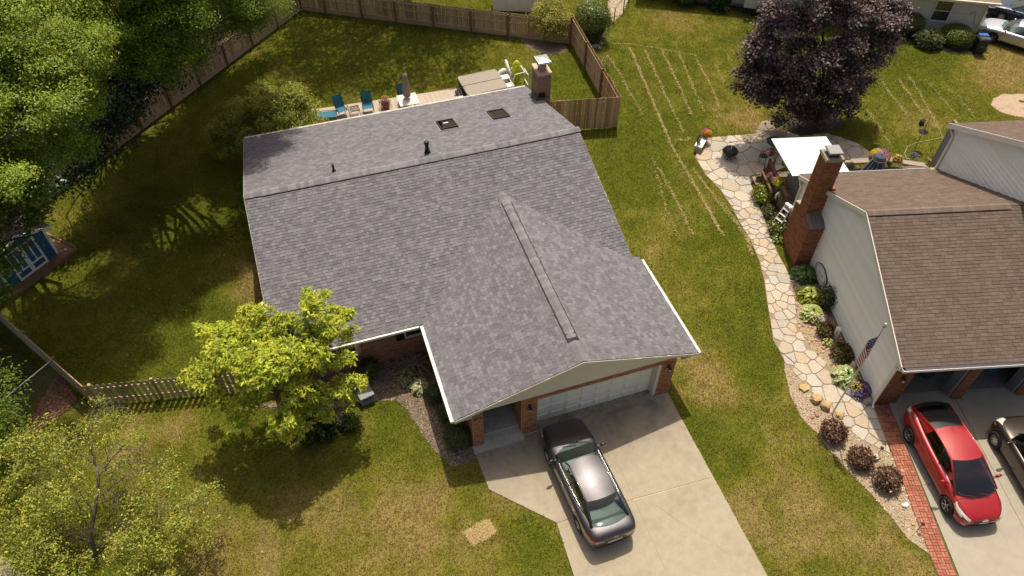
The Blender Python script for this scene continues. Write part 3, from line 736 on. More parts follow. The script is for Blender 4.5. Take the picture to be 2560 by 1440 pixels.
# ---------------------------------------------------------------- shingles and bricks
def shingle_plane(P0, U, S, width, length, expo, wmin, wmax, keep, out, thick=(.008, .022)):
    U = Vector(U).normalized(); S = Vector(S).normalized(); Nn = U.cross(S)
    if Nn.z < 0: Nn = -Nn
    P0 = Vector(P0); v = 0.0
    while v < length - .01:
        u = -random.uniform(0, wmax)
        v1 = min(v + expo + .025, length)
        while u < width:
            w = random.uniform(wmin, wmax); a = max(u, 0); b = min(u + w, width); u += w
            if b - a < .02: continue
            c = P0 + U * ((a + b) / 2) + S * (v + expo / 2)
            if not keep(c): continue
            t = random.uniform(*thick); g_ = .003; dj = random.uniform(-.006, .006)
            def pt(uu, vv, h): return P0 + U * uu + S * vv + Nn * h
            vs = [pt(a + g_, v + dj, 0), pt(b - g_, v + dj, 0), pt(b - g_, v + dj, t), pt(a + g_, v + dj, t), pt(b - g_, v1, .002), pt(a + g_, v1, .002)]
            out.append((c, vs))
        v += expo
SH_F = [(0, 1, 2, 3), (3, 2, 4, 5), (0, 3, 5), (1, 4, 2)]
def lay_pieces(pieces, parent, name, m, n=300, seen=None):
    pieces.sort(key=lambda p: (p[0] - CAMV).length)
    for c, vs in pieces[:n]:
        b = MB(); b.add([tuple(v - c) for v in vs], SH_F); b.build(name, m, parent, loc=c)
    b = MB()
    for c, vs in pieces[n:]: b.add(vs, SH_F)
    o = b.build(name + '_field', m, parent); tag(o, kind='stuff'); return o

def brick_run(P0, U, w, h, holes, out, bl=.203, bh=.0677, Nrm=None):
    """running bond on a vertical face; out gets (centre, size along U, height)"""
    P0 = Vector(P0); U = Vector(U).normalized(); r = 0; z = 0.0
    while z < h - .03:
        u = -(bl / 2 if r % 2 else 0.0)
        hh = min(bh, h - z)
        while u < w - .005:
            segs = [(max(u, 0), min(u + bl, w))]
            for (a, b, z0, z1) in holes:
                if z0 < z + hh / 2 < z1:
                    ns = []
                    for (s, e) in segs:
                        if b <= s or a >= e: ns.append((s, e))
                        else:
                            if s < a: ns.append((s, a))
                            if e > b: ns.append((b, e))
                    segs = ns
            for (s, e) in segs:
                if e - s > .025: out.append((P0 + U * ((s + e) / 2) + Vector((0, 0, z + hh / 2)), e - s - .015, hh - .014, U))
            u += bl
        z += bh; r += 1
_unit_brick = {}
def unit_brick(m):
    if m.name not in _unit_brick: _unit_brick[m.name] = MB().box((0, 0, 0), (1, 1, 1)).mesh('brick', m)
    return _unit_brick[m.name]
def lay_bricks(bricks, parent, m, n=300, frame=None, d=.03):
    """frame: Matrix taking brick coordinates to world, only for choosing the nearest"""
    bricks.sort(key=lambda q: ((frame @ q[0] if frame else q[0]) - CAMV).length)
    me = unit_brick(m)
    for c, w, h, U in bricks[:n]:
        o = meshobj('brick', me, parent); o.location = c; o.scale = (w, d + random.uniform(-.004, .004), h); o.rotation_euler = (0, 0, math.atan2(U.y, U.x))
    if len(bricks) > n:
        b = MB()
        for c, w, h, U in bricks[n:]:
            b.box(c, (w, d + random.uniform(-.004, .004), h), rz=math.atan2(U.y, U.x))
        tag(b.build('brickwork', m, parent), kind='stuff')

# ---------------------------------------------------------------- the grey-roofed brick house
H = thing('brick_house', 'brick ranch house with grey shingle roof, two skylights and a white double garage door', 'house', (0, 0, 0))
RZ, RY = 4.8, 11.2           # ridge
PF = 2.2 / 7.1               # slope of the front roof
PG = .31
GXC, GXL, GXR, GZ = 1.555, -3.24, 6.35, 2.6 + 4.795 * .31
def z_front(y): return 2.6 + (y - 4.1) * PF
def z_gar(x): return GZ - abs(x - GXC) * PG
X0, X1 = -8.9, 5.97
pieces = []
shingle_plane((X0, 4.07, 2.6 - .03 * PF), (1, 0, 0), (0, 7.1, 2.2), X1 - X0, math.hypot(7.13, 2.21), .143, .12, .24,
              lambda c: not (GXL - .05 < c.x < GXR + .05 and z_gar(c.x) > c.z + .06), pieces)
shingle_plane((X1, 18.45, 2.575), (-1, 0, 0), (0, -7.2, 2.2), X1 - X0, math.hypot(7.25, 2.215), .143, .12, .24, lambda c: True, pieces)
GL = math.hypot(4.795, GZ - 2.6)
shingle_plane((GXL, 9.2, 2.6), (0, -1, 0), (4.795, 0, GZ - 2.6), 9.75, GL, .143, .12, .24, lambda c: c.y < 4.1 or z_front(c.y) < c.z + .07, pieces)
shingle_plane((GXR, -.55, 2.6), (0, 1, 0), (-4.795, 0, GZ - 2.6), 9.75, GL, .143, .12, .24, lambda c: c.y < 4.1 or z_front(c.y) < c.z + .07 or c.x > X1, pieces)
pieces = [p for p in pieces if not (p[0].x > X1 and p[0].y > 4.75)]
lay_pieces(pieces, H, 'shingle', M_SHINGLE)
def roof_deck(b):
    t = .10
    for x0, x1, y0, z0, y1, z1 in ((X0 + .02, X1 - .02, 4.12, 2.6, RY, RZ), (X0 + .02, X1 - .02, 18.4, 2.6, RY, RZ)):
        vs = [(x0, y0, z0 - .005), (x1, y0, z0 - .005), (x1, y1, z1 - .005), (x0, y1, z1 - .005)]
        b.add(vs + [(p[0], p[1], p[2] - t) for p in vs], [(0, 1, 2, 3), (7, 6, 5, 4), (0, 4, 5, 1), (1, 5, 6, 2), (2, 6, 7, 3), (3, 7, 4, 0)])
    for xe in (GXL + .02, GXR - .02):
        yb = 9.0 if xe < 0 else 8.9
        vs = [(xe, -.53, 2.6), (GXC, -.53, GZ - .005), (GXC, 8.9, GZ - .005), (xe, 4.3 if xe < 0 else 4.55, 2.6)]
        b.add(vs + [(p[0], p[1], p[2] - t) for p in vs], [(0, 1, 2, 3), (7, 6, 5, 4), (0, 4, 5, 1), (1, 5, 6, 2), (2, 6, 7, 3), (3, 7, 4, 0)])
part('roof', H, M_UNDERLAY, roof_deck)
# ridge caps and the vents they cover
def ridge_caps(P0, D, n, step, side, zo, drop, parent=H, m=M_RIDGE, hw=.19):
    D = Vector(D).normalized(); P0 = Vector(P0); S = Vector(side).normalized()
    for i in range(n):
        b = MB(); L = step + .03; w = hw + RNG.normal(0, .004)
        def q(k, s, l, h): return D * l + S * (k * s) + Vector((0, 0, h - abs(k) * drop))
        rows = []
        for l, h in ((0, .0), (L, .014)):
            rows.append([q(-1, w, l, h), q(-.5, w, l, h + .006), q(0, w, l, h + .012), q(.5, w, l, h + .006), q(1, w, l, h)])
        b.grid(rows)
        low = [Vector(p) - Vector((0, 0, .016)) for p in rows[1]]
        b.grid([rows[1], low])
        b.build('ridge_cap', m, parent, loc=P0 + D * (i * step) + Vector((0, 0, zo + RNG.normal(0, .0015))))
ridge_caps((X0 + .02, RY, RZ), (1, 0, 0), 85, .175, (0, 1, 0), .052, .19 * PF)
def ridge_vent(b):
    for s in (-1, 1):
        b.add([(-8.25, RY + s * .01, RZ + .048), (5.35, RY + s * .01, RZ + .048), (5.35, RY + s * .215, RZ + .048 - .2 * PF), (-8.25, RY + s * .215, RZ + .048 - .2 * PF),
               (-8.25, RY + s * .225, RZ - .01 - .215 * PF), (5.35, RY + s * .225, RZ - .01 - .215 * PF)], [(0, 1, 2, 3), (3, 2, 5, 4)])
part('ridge_vent', H, M_VENTBLACK, ridge_vent)
ridge_caps((GXC, -.53, GZ), (0, 1, 0), 9, .16, (1, 0, 0), .012, .19 * PG)
ridge_caps((GXC, .55, GZ), (0, 1, 0), 48, .16, (1, 0, 0), .036, .19 * PG, hw=.18)
ridge_caps((GXC, 8.2, GZ), (0, 1, 0), 5, .16, (1, 0, 0), .012, .19 * PG)
def ridge_vent2(b):
    y0, y1 = .42, 8.28
    for s in (-1, 1):
        x1 = GXC + s * .222
        b.add([(GXC, y0, GZ + .046), (GXC, y1, GZ + .046), (x1, y1, GZ + .030 - .21 * PG), (x1, y0, GZ + .030 - .21 * PG),
               (x1 + s * .01, y1, GZ - .012 - .222 * PG), (x1 + s * .01, y0, GZ - .012 - .222 * PG), (GXC, y0, GZ - .01)],
              [(0, 1, 2, 3), (3, 2, 4, 5), (0, 3, 5, 6)])
part('ridge_vent', H, M_VENTBLACK, ridge_vent2)
# gutters, fascia, rake boards
def gutter(b, a, c, w=.125, h=.11):
    a = Vector(a); c = Vector(c); d = (c - a).normalized(); s = Vector((-d.y, d.x, 0)); L = (c - a).length
    R = Matrix.Rotation(math.atan2(d.y, d.x), 3, 'Z'); m_ = (a + c) / 2
    b.box(m_ + s * (w / 2 - .012) + Vector((0, 0, 0)), (L, .024, h), R=R)
    b.box(m_ - s * (w / 2 - .004), (L, .008, h), R=R)
    b.box(m_ - Vector((0, 0, h / 2 - .004)), (L - .004, w - .03, .008), R=R)
    b.box(m_ + Vector((0, 0, h / 2 - .018)) - s * .004, (L - .006, w - .034, .006), R=R)
    for e in (a, c): b.box(e + (m_ - e).normalized() * .006, (.012, w - .02, h - .006), R=R)
part('gutter', H, M_TRIM, lambda b: gutter(b, (-3.40, 4.03, 2.535), (X0 + .05, 4.03, 2.535)))
part('gutter', H, M_TRIM, lambda b: gutter(b, (GXL - .065, 4.02, 2.535), (GXL - .065, -.54, 2.535)))
part('gutter', H, M_TRIM, lambda b: gutter(b, (GXR + .06, -.54, 2.535), (GXR + .06, 4.62, 2.535)))
part('gutter', H, M_TRIM, lambda b: gutter(b, (X0 + .05, 18.52, 2.505), (X1 - .02, 18.52, 2.505)))
for xe in (GXL, GXR):
    part('rake_board', H, M_CREAM, lambda b: b.add([(xe, -.575, 2.575), (GXC, -.575, GZ - .02), (GXC, -.575, GZ - .17), (xe, -.575, 2.43), (xe, -.545, 2.575), (GXC, -.545, GZ - .02), (GXC, -.545, GZ - .17), (xe, -.545, 2.43)],
              [(0, 3, 2, 1), (4, 5, 6, 7), (3, 7, 6, 2), (0, 1, 5, 4), (0, 4, 7, 3), (1, 2, 6, 5)]))
for x in (X0, X1):
    for y0, z0 in ((4.1, 2.6), (18.4, 2.6)):
        part('rake_board', H, M_CREAM, lambda b: b.add([(x - .012, y0, z0 - .02), (x - .012, RY, RZ - .02), (x - .012, RY, RZ - .17), (x - .012, y0, z0 - .17), (x + .012, y0, z0 - .02), (x + .012, RY, RZ - .02), (x + .012, RY, RZ - .17), (x + .012, y0, z0 - .17)],
                  [(0, 1, 2, 3), (7, 6, 5, 4), (0, 4, 5, 1), (3, 2, 6, 7)]))
def soffits(b):
    b.box((-5.9, 4.42, 2.46), (5.4, .66, .02)); b.box((-2.9, 1.8, 2.46), (.66, 4.7, .02)); b.box((6.0, 1.95, 2.46), (.7, 5.0, .02))
    b.box((-1.4, 18.2, 2.45), (14.7, .5, .02))
part('soffit', H, M_CREAM, soffits)
# gable board over the garage
def gable(b):
    def zr(x): return z_gar(x) - .12
    xs_ = [-2.9, GXC, 6.0]
    b.add([(-2.9, -.385, 2.47), (6.0, -.385, 2.47), (6.0, -.385, zr(6.0)), (GXC, -.385, zr(GXC)), (-2.9, -.385, zr(-2.9)),
           (-2.9, -.30, 2.47), (6.0, -.30, 2.47), (6.0, -.30, zr(6.0)), (GXC, -.30, zr(GXC)), (-2.9, -.30, zr(-2.9))],
          [(0, 1, 2, 3, 4), (9, 8, 7, 6, 5), (0, 5, 6, 1)])
part('gable_panel', H, M_CREAM, gable)
part('gable_panel', H, M_CREAM, lambda b: [b.add([(x, 4.6, 2.45), (x, RY, RZ - .12), (x, 17.95, 2.45), (x + .1, 4.6, 2.45), (x + .1, RY, RZ - .12), (x + .1, 17.95, 2.45)], [(0, 1, 2), (5, 4, 3), (0, 2, 5, 3)]) for x in (-8.62, 5.6)])
# walls (mortar backing) with bricks proud of them
def walls(b):
    WY = -.335
    b.box((-2.335, WY + .17, 1.24), (.41, .34, 2.48))                       # porch pillar
    b.box((-.33, WY + .17, 1.24), (.62, .34, 2.48))                          # pier left of the door
    b.box((5.315, WY + .17, 1.24), (.59, .34, 2.48))                         # pier right of the door
    b.box((2.5, WY + .17, 2.315), (5.04, .34, .33))                          # header
    b.box((-2.48, 2.2, 1.24), (.12, 4.4, 2.48))                              # porch side
    b.box((-.33, 1.6, 1.24), (.10, 3.2, 2.48))                               # porch inner side
    b.box((-1.4, 3.2, 1.24), (2.1, .12, 2.48))                               # porch back
    b.box((5.55, 2.2, 1.24), (.12, 4.8, 2.48))                               # garage right side
    b.box((-5.65, 4.83, 1.24), (6.3, .12, 2.48))                             # front wall of the wing
    b.box((-8.7, 11.3, 1.24), (.12, 12.9, 2.48)); b.box((5.6, 11.3, 1.24), (.12, 13.0, 2.48)); b.box((-1.5, 17.8, 1.24), (14.3, .12, 2.48))
part('wall', H, M_MORTAR, walls)
bk = []
FY = -.337
brick_run((-2.54, FY, 0), (1, 0, 0), .41, 2.44, [(.07, .34, 1.93, 2.07)], bk)
brick_run((-.64, FY, 0), (1, 0, 0), .62, 2.46, [], bk)
brick_run((5.02, FY, 0), (1, 0, 0), .59, 2.46, [], bk)
brick_run((-.02, FY, 2.152), (1, 0, 0), 5.04, .31, [], bk)
brick_run((-.02 - .0, FY - .0, 0), (0, 1, 0), 0, 0, [], bk)
brick_run((-2.542, -.33, 0), (0, 1, 0), 4.9, 2.44, [], bk)
brick_run((-.642, -.32, 0), (0, 1, 0), 3.4, 2.44, [], bk)
brick_run((5.612, -.32, 0), (0, 1, 0), 4.5, 2.44, [], bk)
brick_run((-8.7, 4.768, 0), (1, 0, 0), 6.15, 2.44, [(4.42, 6.0, 1.2, 2.2), (1.1, 2.9, .95, 2.2)], bk)
lay_bricks(bk, H, M_BRICK)
b_ = MB()
for i in range(14): b_.box((-3.92 + .05 + i * .072, 4.755, 1.13), (.060, .05, .14))
tag(b_.build('window_sill', M_BRICK, H), 'soldier course of bricks under the front window')
# garage door
gd = part('garage_door', H, M_GDOOR, lambda b: [b.box((2.44, .015, .045 + .53 * i + .265), (4.88, .04, .522)) for i in range(4)])
pan = MB()
def _panel(b, w, h):
    o, i_, d = 1.0, .86, .03
    P = [(-w / 2, 0, -h / 2), (w / 2, 0, -h / 2), (w / 2, 0, h / 2), (-w / 2, 0, h / 2)]
    Q = [(x * .90, -d, z * .80) for x, y, z in P]; S = [(x * .96, .006, z * .92) for x, y, z in P]
    b.add([(x, -.002, z) for x, y, z in P] + S + Q, [(0, 1, 5, 4), (1, 2, 6, 5), (2, 3, 7, 6), (3, 0, 4, 7), (4, 5, 9, 8), (5, 6, 10, 9), (6, 7, 11, 10), (7, 4, 8, 11), (8, 9, 10, 11)])
_panel(pan, .52, .40); pan_me = pan.mesh('panel', M_GDOOR)
for r in range(4):
    for c in range(8): meshobj('panel', pan_me, gd, (.305 + c * .61, -.008, .31 + r * .53))
part('door_frame', H, M_CREAM, lambda b: [b.box((4.95, -.16, 1.09), (.13, .33, 2.12)), b.box((-.05, -.10, 1.09), (.07, .22, 2.12)), b.box((2.45, -.10, 2.155), (5.0, .2, .02))])
# porch
part('porch_floor', H, M_PORCH, lambda b: [b.box((-1.39, 1.55, .12), (1.50, 3.2, .36))])
part('porch_step', H, M_PORCH, lambda b: [b.box((-1.39, -.18, .10), (1.48, .26, .20)), b.box((-1.6, -.47, .06), (2.0, .32, .13))])
part('front_door', H, M_DARKTRIM, lambda b: [b.box((-1.4, 3.1, 1.3), (.95, .06, 2.05))])
plq = part('house_number', H, M_BRONZE, lambda b: b.box((-2.335, -.362, 2.0), (.27, .02, .13)))
meshobj('number_figure', text_mesh('1286', .10, M_STEEL, 'number_figure'), plq).matrix_local = Matrix.Translation((-2.335, -.374, 2.0)) @ Matrix.Rotation(PI / 2, 4, 'X')
def lantern(parent, x, y, z, rz=0, m=M_BRONZE):
    l = meshobj('wall_lamp', MB().box((0, .02, .04), (.11, .03, .20)).tube([(0, 0, .10), (0, -.06, .15), (0, -.12, .12)], .012, 6).lathe([(.02, .10), (.075, .05), (.08, .03)], 8, (0, -.12, 0)).lathe([(.05, -.14), (.045, -.10), (.03, -.17)], 8, (0, -.12, 0)).mesh('wall_lamp', m), parent, (x, y, z), rz)
    meshobj('lamp_glass', MB().lathe([(.045, -.11), (.062, .03)], 8, (0, -.12, 0)).mesh('lamp_glass', M_CLEAR_LENS), l)
    return l
lantern(H, -.34, -.375, 1.85); lantern(H, 5.3, -.375, 1.92)
# windows of the front wing
def window(parent, x0, x1, z0, z1, y, m=M_TRIM, sash=True, n=1, glass=M_GLASS):
    w = MB(); f = .055; cx, cz = (x0 + x1) / 2, (z0 + z1) / 2
    for k in range(n + 1): w.box((x0 + (x1 - x0) * k / n, y - .03, cz), (f, .09, z1 - z0))
    for z in (z0, z1): w.box((cx, y - .035, z), (x1 - x0 + .06, .10, f))
    if sash: w.box((cx, y - .02, cz), (x1 - x0, .05, .035))
    o = w.build('window', m, parent)
    p = MB()
    p.box((cx, y + .005, cz), (x1 - x0 - .02, .008, z1 - z0 - .02)); p.build('pane', glass, o)
    p = MB(); p.box((cx, y + .05, cz), (x1 - x0 - .02, .02, z1 - z0 - .02)); p.build('curtain', M_DARKIN, o)
    return o
window(H, -3.92, -2.75, 1.24, 2.16, 4.765); window(H, -7.45, -5.95, 1.0, 2.16, 4.765, n=2)
for x in (-4.14, -7.72): part('shutter', H, M_DARKTRIM, lambda b: [b.box((x, 4.745, 1.66), (.34, .035, 1.08))] + [b.box((x, 4.722, 1.18 + .072 * i), (.27, .02, .035)) for i in range(14)])
# skylights
def skylight(x0, x1, y0, y1, sticker=False):
    cx, cy = (x0 + x1) / 2, (y0 + y1) / 2
    s = 2.2 / 7.2
    t = bpy.data.objects.new('skylight', None); link(t, H)
    t.matrix_local = Matrix.Translation((cx, cy, RZ - (cy - RY) * s)) @ Matrix.Rotation(-math.atan(s), 4, 'X')
    w, l = x1 - x0, (y1 - y0) * math.sqrt(1 + s * s)
    fr = MB()
    for sx in (-1, 1): fr.box((sx * (w / 2 - .03), 0, .045), (.06, l, .09))
    for sy in (-1, 1): fr.box((0, sy * (l / 2 - .03), .045), (w - .12, .06, .088))
    for sx in (-1, 1): fr.box((sx * (w / 2 + .03), 0, .008), (.06, l + .12, .014), mi=1)
    for sy in (-1, 1): fr.box((0, sy * (l / 2 + .03), .008), (w, .06, .0135), mi=1)
    fr.build('skylight_frame', [M_BRONZE, M_GREYMETAL], t)
    MB().box((0, 0, .062), (w - .12, l - .12, .008)).build('pane', M_SKYGLASS, t)
    part('light_well', t, pmat('light well', [(.16, .20, .13)], rough=.9), lambda b: [b.box((0, 0, -.02), (w - .16, l - .16, .012))])
    if sticker: MB().box((-.02, .18, .0695), (.26, .12, .003)).build('sticker', M_PLATE, t)
skylight(.27, 1.13, 14.30, 15.46, True); skylight(2.88, 3.74, 14.32, 15.53)
# vent pipes
def pipe(x, y, h, r, cap):
    z = RZ - (y - RY) * 2.2 / 7.2
    def f(b):
        b.lathe([(r * 1.9, -.02), (r * 1.7, .05), (r * 1.1, .09)], 12, (x, y, z)); b.tube([(x, y, z - .1), (x, y, z + h)], r, 12)
        b.box((x, y - .05, z + .004), (r * 5, r * 6, .012), R=Matrix.Rotation(-math.atan(2.2 / 7.2), 3, 'X'))
        if cap: b.lathe([(r * 1.05, h - .10), (r * 1.35, h - .08), (r * 1.35, h + .02), (r * 1.0, h + .05)], 12, (x, y, z)); b.lathe([(r * 1.45, .16), (r * 1.45, .20)], 12, (x, y, z))
    part('vent_pipe', H, M_VENTBLACK, f)
pipe(-.93, 11.93, .58, .085, True); pipe(-5.08, 11.96, .38, .05, False)
# chimney
ch = link(bpy.data.objects.new('chimney', None), H)
CX0, CX1, CY0, CY1, CZ = 5.83, 6.50, 16.14, 17.15, 4.60
part('chimney_core', ch, M_MORTAR_D, lambda b: b.box(((CX0 + CX1) / 2, (CY0 + CY1) / 2, CZ / 2), (CX1 - CX0 - .02, CY1 - CY0 - .02, CZ)))
bk = []
brick_run((CX0, CY0, 2.0), (1, 0, 0), CX1 - CX0, CZ - 2.0, [], bk); brick_run((CX0, CY0, 2.6), (0, 1, 0), CY1 - CY0, CZ - 2.6, [], bk)
lay_bricks(bk, ch, M_BRICK_P, 260)
part('chimney_crown', ch, M_CROWN, lambda b: b.box((6.165, 16.645, CZ + .05), (.78, 1.12, .10), taper=(.93, .95)))
part('flue', ch, M_BRICK_P, lambda b: b.box((6.12, 16.5, CZ + .26), (.34, .36, .34)))
part('flue_cap', ch, M_STEEL, lambda b: [b.box((6.12, 16.5, CZ + .66), (.74, .80, .10), taper=(.9, .9)), b.add([(5.79, 16.14, CZ + .71), (6.45, 16.14, CZ + .71), (6.45, 16.86, CZ + .71), (5.79, 16.86, CZ + .71), (6.12, 16.5, CZ + .80)], [(0, 1, 4), (1, 2, 4), (2, 3, 4), (3, 0, 4)])])
part('flue_screen', ch, M_BLACK, lambda b: b.box((6.12, 16.5, CZ + .52), (.30, .32, .20)))
def flash(b):
    for y in (16.02,): b.box((5.98, y, RZ - (y - RY) * .3056 + .05), (.66, .22, .03), R=Matrix.Rotation(-.297, 3, 'X'))
    b.box((5.74, 16.5, RZ - (16.5 - RY) * .3056 + .05), (.20, 1.25, .03), R=Matrix.Rotation(-.297, 3, 'X'))
    b.box((5.818, 16.6, RZ - (16.6 - RY) * .3056 + .16), (.012, 1.0, .30), R=Matrix.Rotation(-.297, 3, 'X'))
    b.box((6.0, 16.128, RZ - (16.1 - RY) * .3056 + .14), (.36, .012, .26))
part('flashing', ch, M_FLASH, flash)
part('vent_box', ch, M_BLACK, lambda b: b.box((6.03, 16.10, RZ - (16.1 - RY) * .3056 + .20), (.30, .05, .24)))

# ---------------------------------------------------------------- the white house next door (its own frame: x along its front, y to the back)
NM = Matrix.Translation((NB_O[0], NB_O[1], 0)) @ Matrix.Rotation(NB_A, 4, 'Z')
def nbv(x, y, z=0.0): return NM @ Vector((x, y, z))
NH = thing('white_house', 'white sided house with brown shingle roof, red brick chimney and two open brick garage bays', 'house', (NB_O[0], NB_O[1], 0), NB_A)
RYn, RZn = 5.3, 5.48
FZ, BZ = 2.98, 2.75
XW = 6.5                     # wall of the taller part
pieces = []
def keepn(c): return True
L1 = math.hypot(RYn + .35, RZn - FZ); L2 = math.hypot(10.85 - RYn, RZn - BZ)
shingle_plane((-.15, -.38, FZ - .015), (1, 0, 0), (0, RYn + .35, RZn - FZ), 8.2, L1, .143, .22, .34, keepn, pieces, (.012, .02))
shingle_plane((XW, 10.88, BZ - .01), (-1, 0, 0), (0, -(10.85 - RYn), RZn - BZ), XW + .15, L2, .143, .22, .34, keepn, pieces, (.012, .02))
# taller part: back slope seen beyond its left gable wall
UZ0, UY0, UY1, UZ1 = 5.05, 11.3, 5.6, 7.95
us = (UZ1 - UZ0) / (UY0 - UY1)
shingle_plane((11.5, UY0 + .03, UZ0 - .01), (-1, 0, 0), (0, UY1 - UY0, UZ1 - UZ0), 11.5 - XW + .25, math.hypot(UY0 - UY1, UZ1 - UZ0), .143, .22, .34, keepn, pieces, (.012, .02))
pieces = [(nbv(*c), [nbv(*v) for v in vs], c, vs) for c, vs in pieces]
pieces.sort(key=lambda p: (p[0] - CAMV).length)
for P, W_, c, vs in pieces[:300]:
    b = MB(); b.add([tuple(v - c) for v in vs], SH_F); b.build('shingle', M_SHINGLE_B, NH, loc=c)
b = MB()
for P, W_, c, vs in pieces[300:]: b.add(vs, SH_F)
tag(b.build('shingle_field', M_SHINGLE_B, NH), kind='stuff')
def slabroof(b, x0, x1, y0, z0, y1, z1, t=.16):
    vs = [(x0, y0, z0 - .006), (x1, y0, z0 - .006), (x1, y1, z1 - .006), (x0, y1, z1 - .006)]
    fs = [(0, 1, 2, 3), (7, 6, 5, 4), (0, 4, 5, 1), (1, 5, 6, 2), (2, 6, 7, 3), (3, 7, 4, 0)]
    if (x1 - x0) * (y1 - y0) < 0: fs = [f[::-1] for f in fs]
    b.add(vs + [(p[0], p[1], p[2] - t) for p in vs], fs)
part('roof', NH, M_UNDERLAY_B, lambda b: [slabroof(b, -.13, 8.1, -.34, FZ, RYn, RZn), slabroof(b, -.13, XW, 10.83, BZ, RYn, RZn), slabroof(b, XW - .22, 11.5, UY0, UZ0, UY1, UZ1)])
ridge_caps((-.15, RYn, RZn), (1, 0, 0), 34, .17, (0, 1, 0), .045, .08, NH, pmat('brown ridge cap', [(.185, .138, .112), (.16, .12, .096)], rough=.93, nscale=7, namt=.2, rand='const'), .17)
part('ridge_vent', NH, M_VENTBLACK, lambda b: b.add([(.15, RYn - .01, RZn + .04), (5.5, RYn - .01, RZn + .04), (5.5, RYn - .185, RZn - .045), (.15, RYn - .185, RZn - .045), (.15, RYn - .19, RZn - .10), (5.5, RYn - .19, RZn - .10)], [(0, 3, 2, 1), (3, 4, 5, 2)]))
# rake boards
RK = [(0, 1, 2, 3), (7, 6, 5, 4), (0, 4, 5, 1), (3, 2, 6, 7), (0, 3, 7, 4)]
for y0, z0 in ((-.36, FZ), (10.85, BZ)):
    part('rake_board', NH, M_TRIM, lambda b: b.add([(-.185, y0, z0 + .01), (-.185, RYn, RZn + .01), (-.185, RYn, RZn - .21), (-.185, y0, z0 - .21), (-.15, y0, z0 + .01), (-.15, RYn, RZn + .01), (-.15, RYn, RZn - .21), (-.15, y0, z0 - .21)], RK))
part('rake_board', NH, M_TRIM, lambda b: b.add([(XW - .27, UY0 + .02, UZ0 + .02), (XW - .27, UY1, UZ1 + .02), (XW - .27, UY1, UZ1 - .24), (XW - .27, UY0 + .02, UZ0 - .24), (XW - .23, UY0 + .02, UZ0 + .02), (XW - .23, UY1, UZ1 + .02), (XW - .23, UY1, UZ1 - .24), (XW - .23, UY0 + .02, UZ0 - .24)], RK))
part('soffit', NH, M_TRIM, lambda b: [b.add([(-.18, -.36, FZ - .17), (-.18, RYn, RZn - .17), (0, RYn, RZn - .17), (0, -.36, FZ - .17)], [(0, 1, 2, 3)]), b.box((4.0, -.2, FZ - .20), (8.3, .36, .02)), b.box((3.2, 10.65, BZ - .2), (6.6, .4, .02)),
      b.add([(XW - .25, UY0, UZ0 - .17), (XW - .25, UY1, UZ1 - .17), (XW, UY1, UZ1 - .17), (XW, UY0, UZ0 - .17)], [(0, 1, 2, 3)])])
# lap siding: one board per course
SB = .205
def lap_board(P0, U, w, zb, zt, parent, m, wl, off):
    """P0 = wall corner at ground, U along the wall; w(z) -> (u0, u1); board leans out at its foot"""
    u0b, u1b = wl(zb); u0t, u1t = wl(zt)
    P0 = Vector(P0); U = Vector(U); Nn = Vector((U.y, -U.x, 0)) * off
    def p(u, z, o): return P0 + U * u + Nn * o + Vector((0, 0, z))
    c = p((u0b + u1b) / 2, (zb + zt) / 2, 0)
    vs = [p(u0b, zb, .0), p(u1b, zb, .0), p(u1b, zb, .045), p(u0b, zb, .045), p(u1t, zt, .004), p(u0t, zt, .004)]
    b = MB(); b.add([tuple(v - c) for v in vs], [(0, 1, 2, 3), (3, 2, 4, 5), (0, 3, 5), (1, 4, 2)] if off > 0 else [(3, 2, 1, 0), (5, 4, 2, 3), (5, 3, 0), (2, 4, 1)])
    return b.build('siding_board', m, parent, loc=c)
def gab(z):
    # span along y of the garage's left gable wall at height z
    s1 = (RZn - FZ) / (RYn + .35); s2 = (RZn - BZ) / (10.85 - RYn)
    y0 = 0.0 if z < FZ - .2 else (z + .2 - FZ) / s1 - .35
    y1 = 10.6 if z < BZ - .3 else 10.85 - (z + .2 - BZ) / s2
    return (max(y0, .0), min(y1, 10.6))
z = .22
while z < RZn - .35:
    a, b2 = gab(z)
    if b2 - a > .25: lap_board((-.0, 0, 0), (0, 1, 0), None, z, min(z + SB - .022, RZn - .22), NH, M_SIDING, gab, -1)
    z += SB
def gabu(z):
    y1 = 11.0 if z < UZ0 - .3 else UY0 - (z + .2 - UZ0) / us
    return (5.0, max(5.02, min(y1, 11.0)))
z = 2.3
while z < 7.9:
    lap_board((XW, 0, 0), (0, 1, 0), None, z, z + SB - .022, NH, M_SIDING, gabu, -1); z += SB
part('wall', NH, pmat('lap shade backing', [(.22, .21, .195)], rough=.9), lambda b: [  # dark backing in the board gaps; lap shadow lines put into its colour
    b.add([(.002, .06, 0), (.002, 10.6, 0), (.002, 10.6, 2.6), (.002, RYn, RZn - .2), (.002, .06, 2.8), (.12, .06, 0), (.12, 10.6, 0), (.12, 10.6, 2.6), (.12, RYn, RZn - .2), (.12, .06, 2.8)], [(0, 4, 3, 2, 1), (5, 6, 7, 8, 9), (0, 1, 6, 5)]),
    b.box((3.2, 10.56, 1.3), (6.4, .1, 2.6)), b.box((XW + .06, 8.2, 3.9), (.12, 6.6, 2.4)), b.box((9.0, 10.98, 2.5), (5.0, .1, 5.0)),
    b.add([(XW + .005, 5.0, 4.8), (XW + .005, 11.0, 4.8), (XW + .005, 11.0, UZ0 - .2), (XW + .005, 5.6, 7.7), (XW + .005, 5.0, 7.7)], [(0, 4, 3, 2, 1)])])
part('foundation', NH, M_CONC_D, lambda b: b.box((.03, 5.3, .10), (.10, 10.6, .23)))
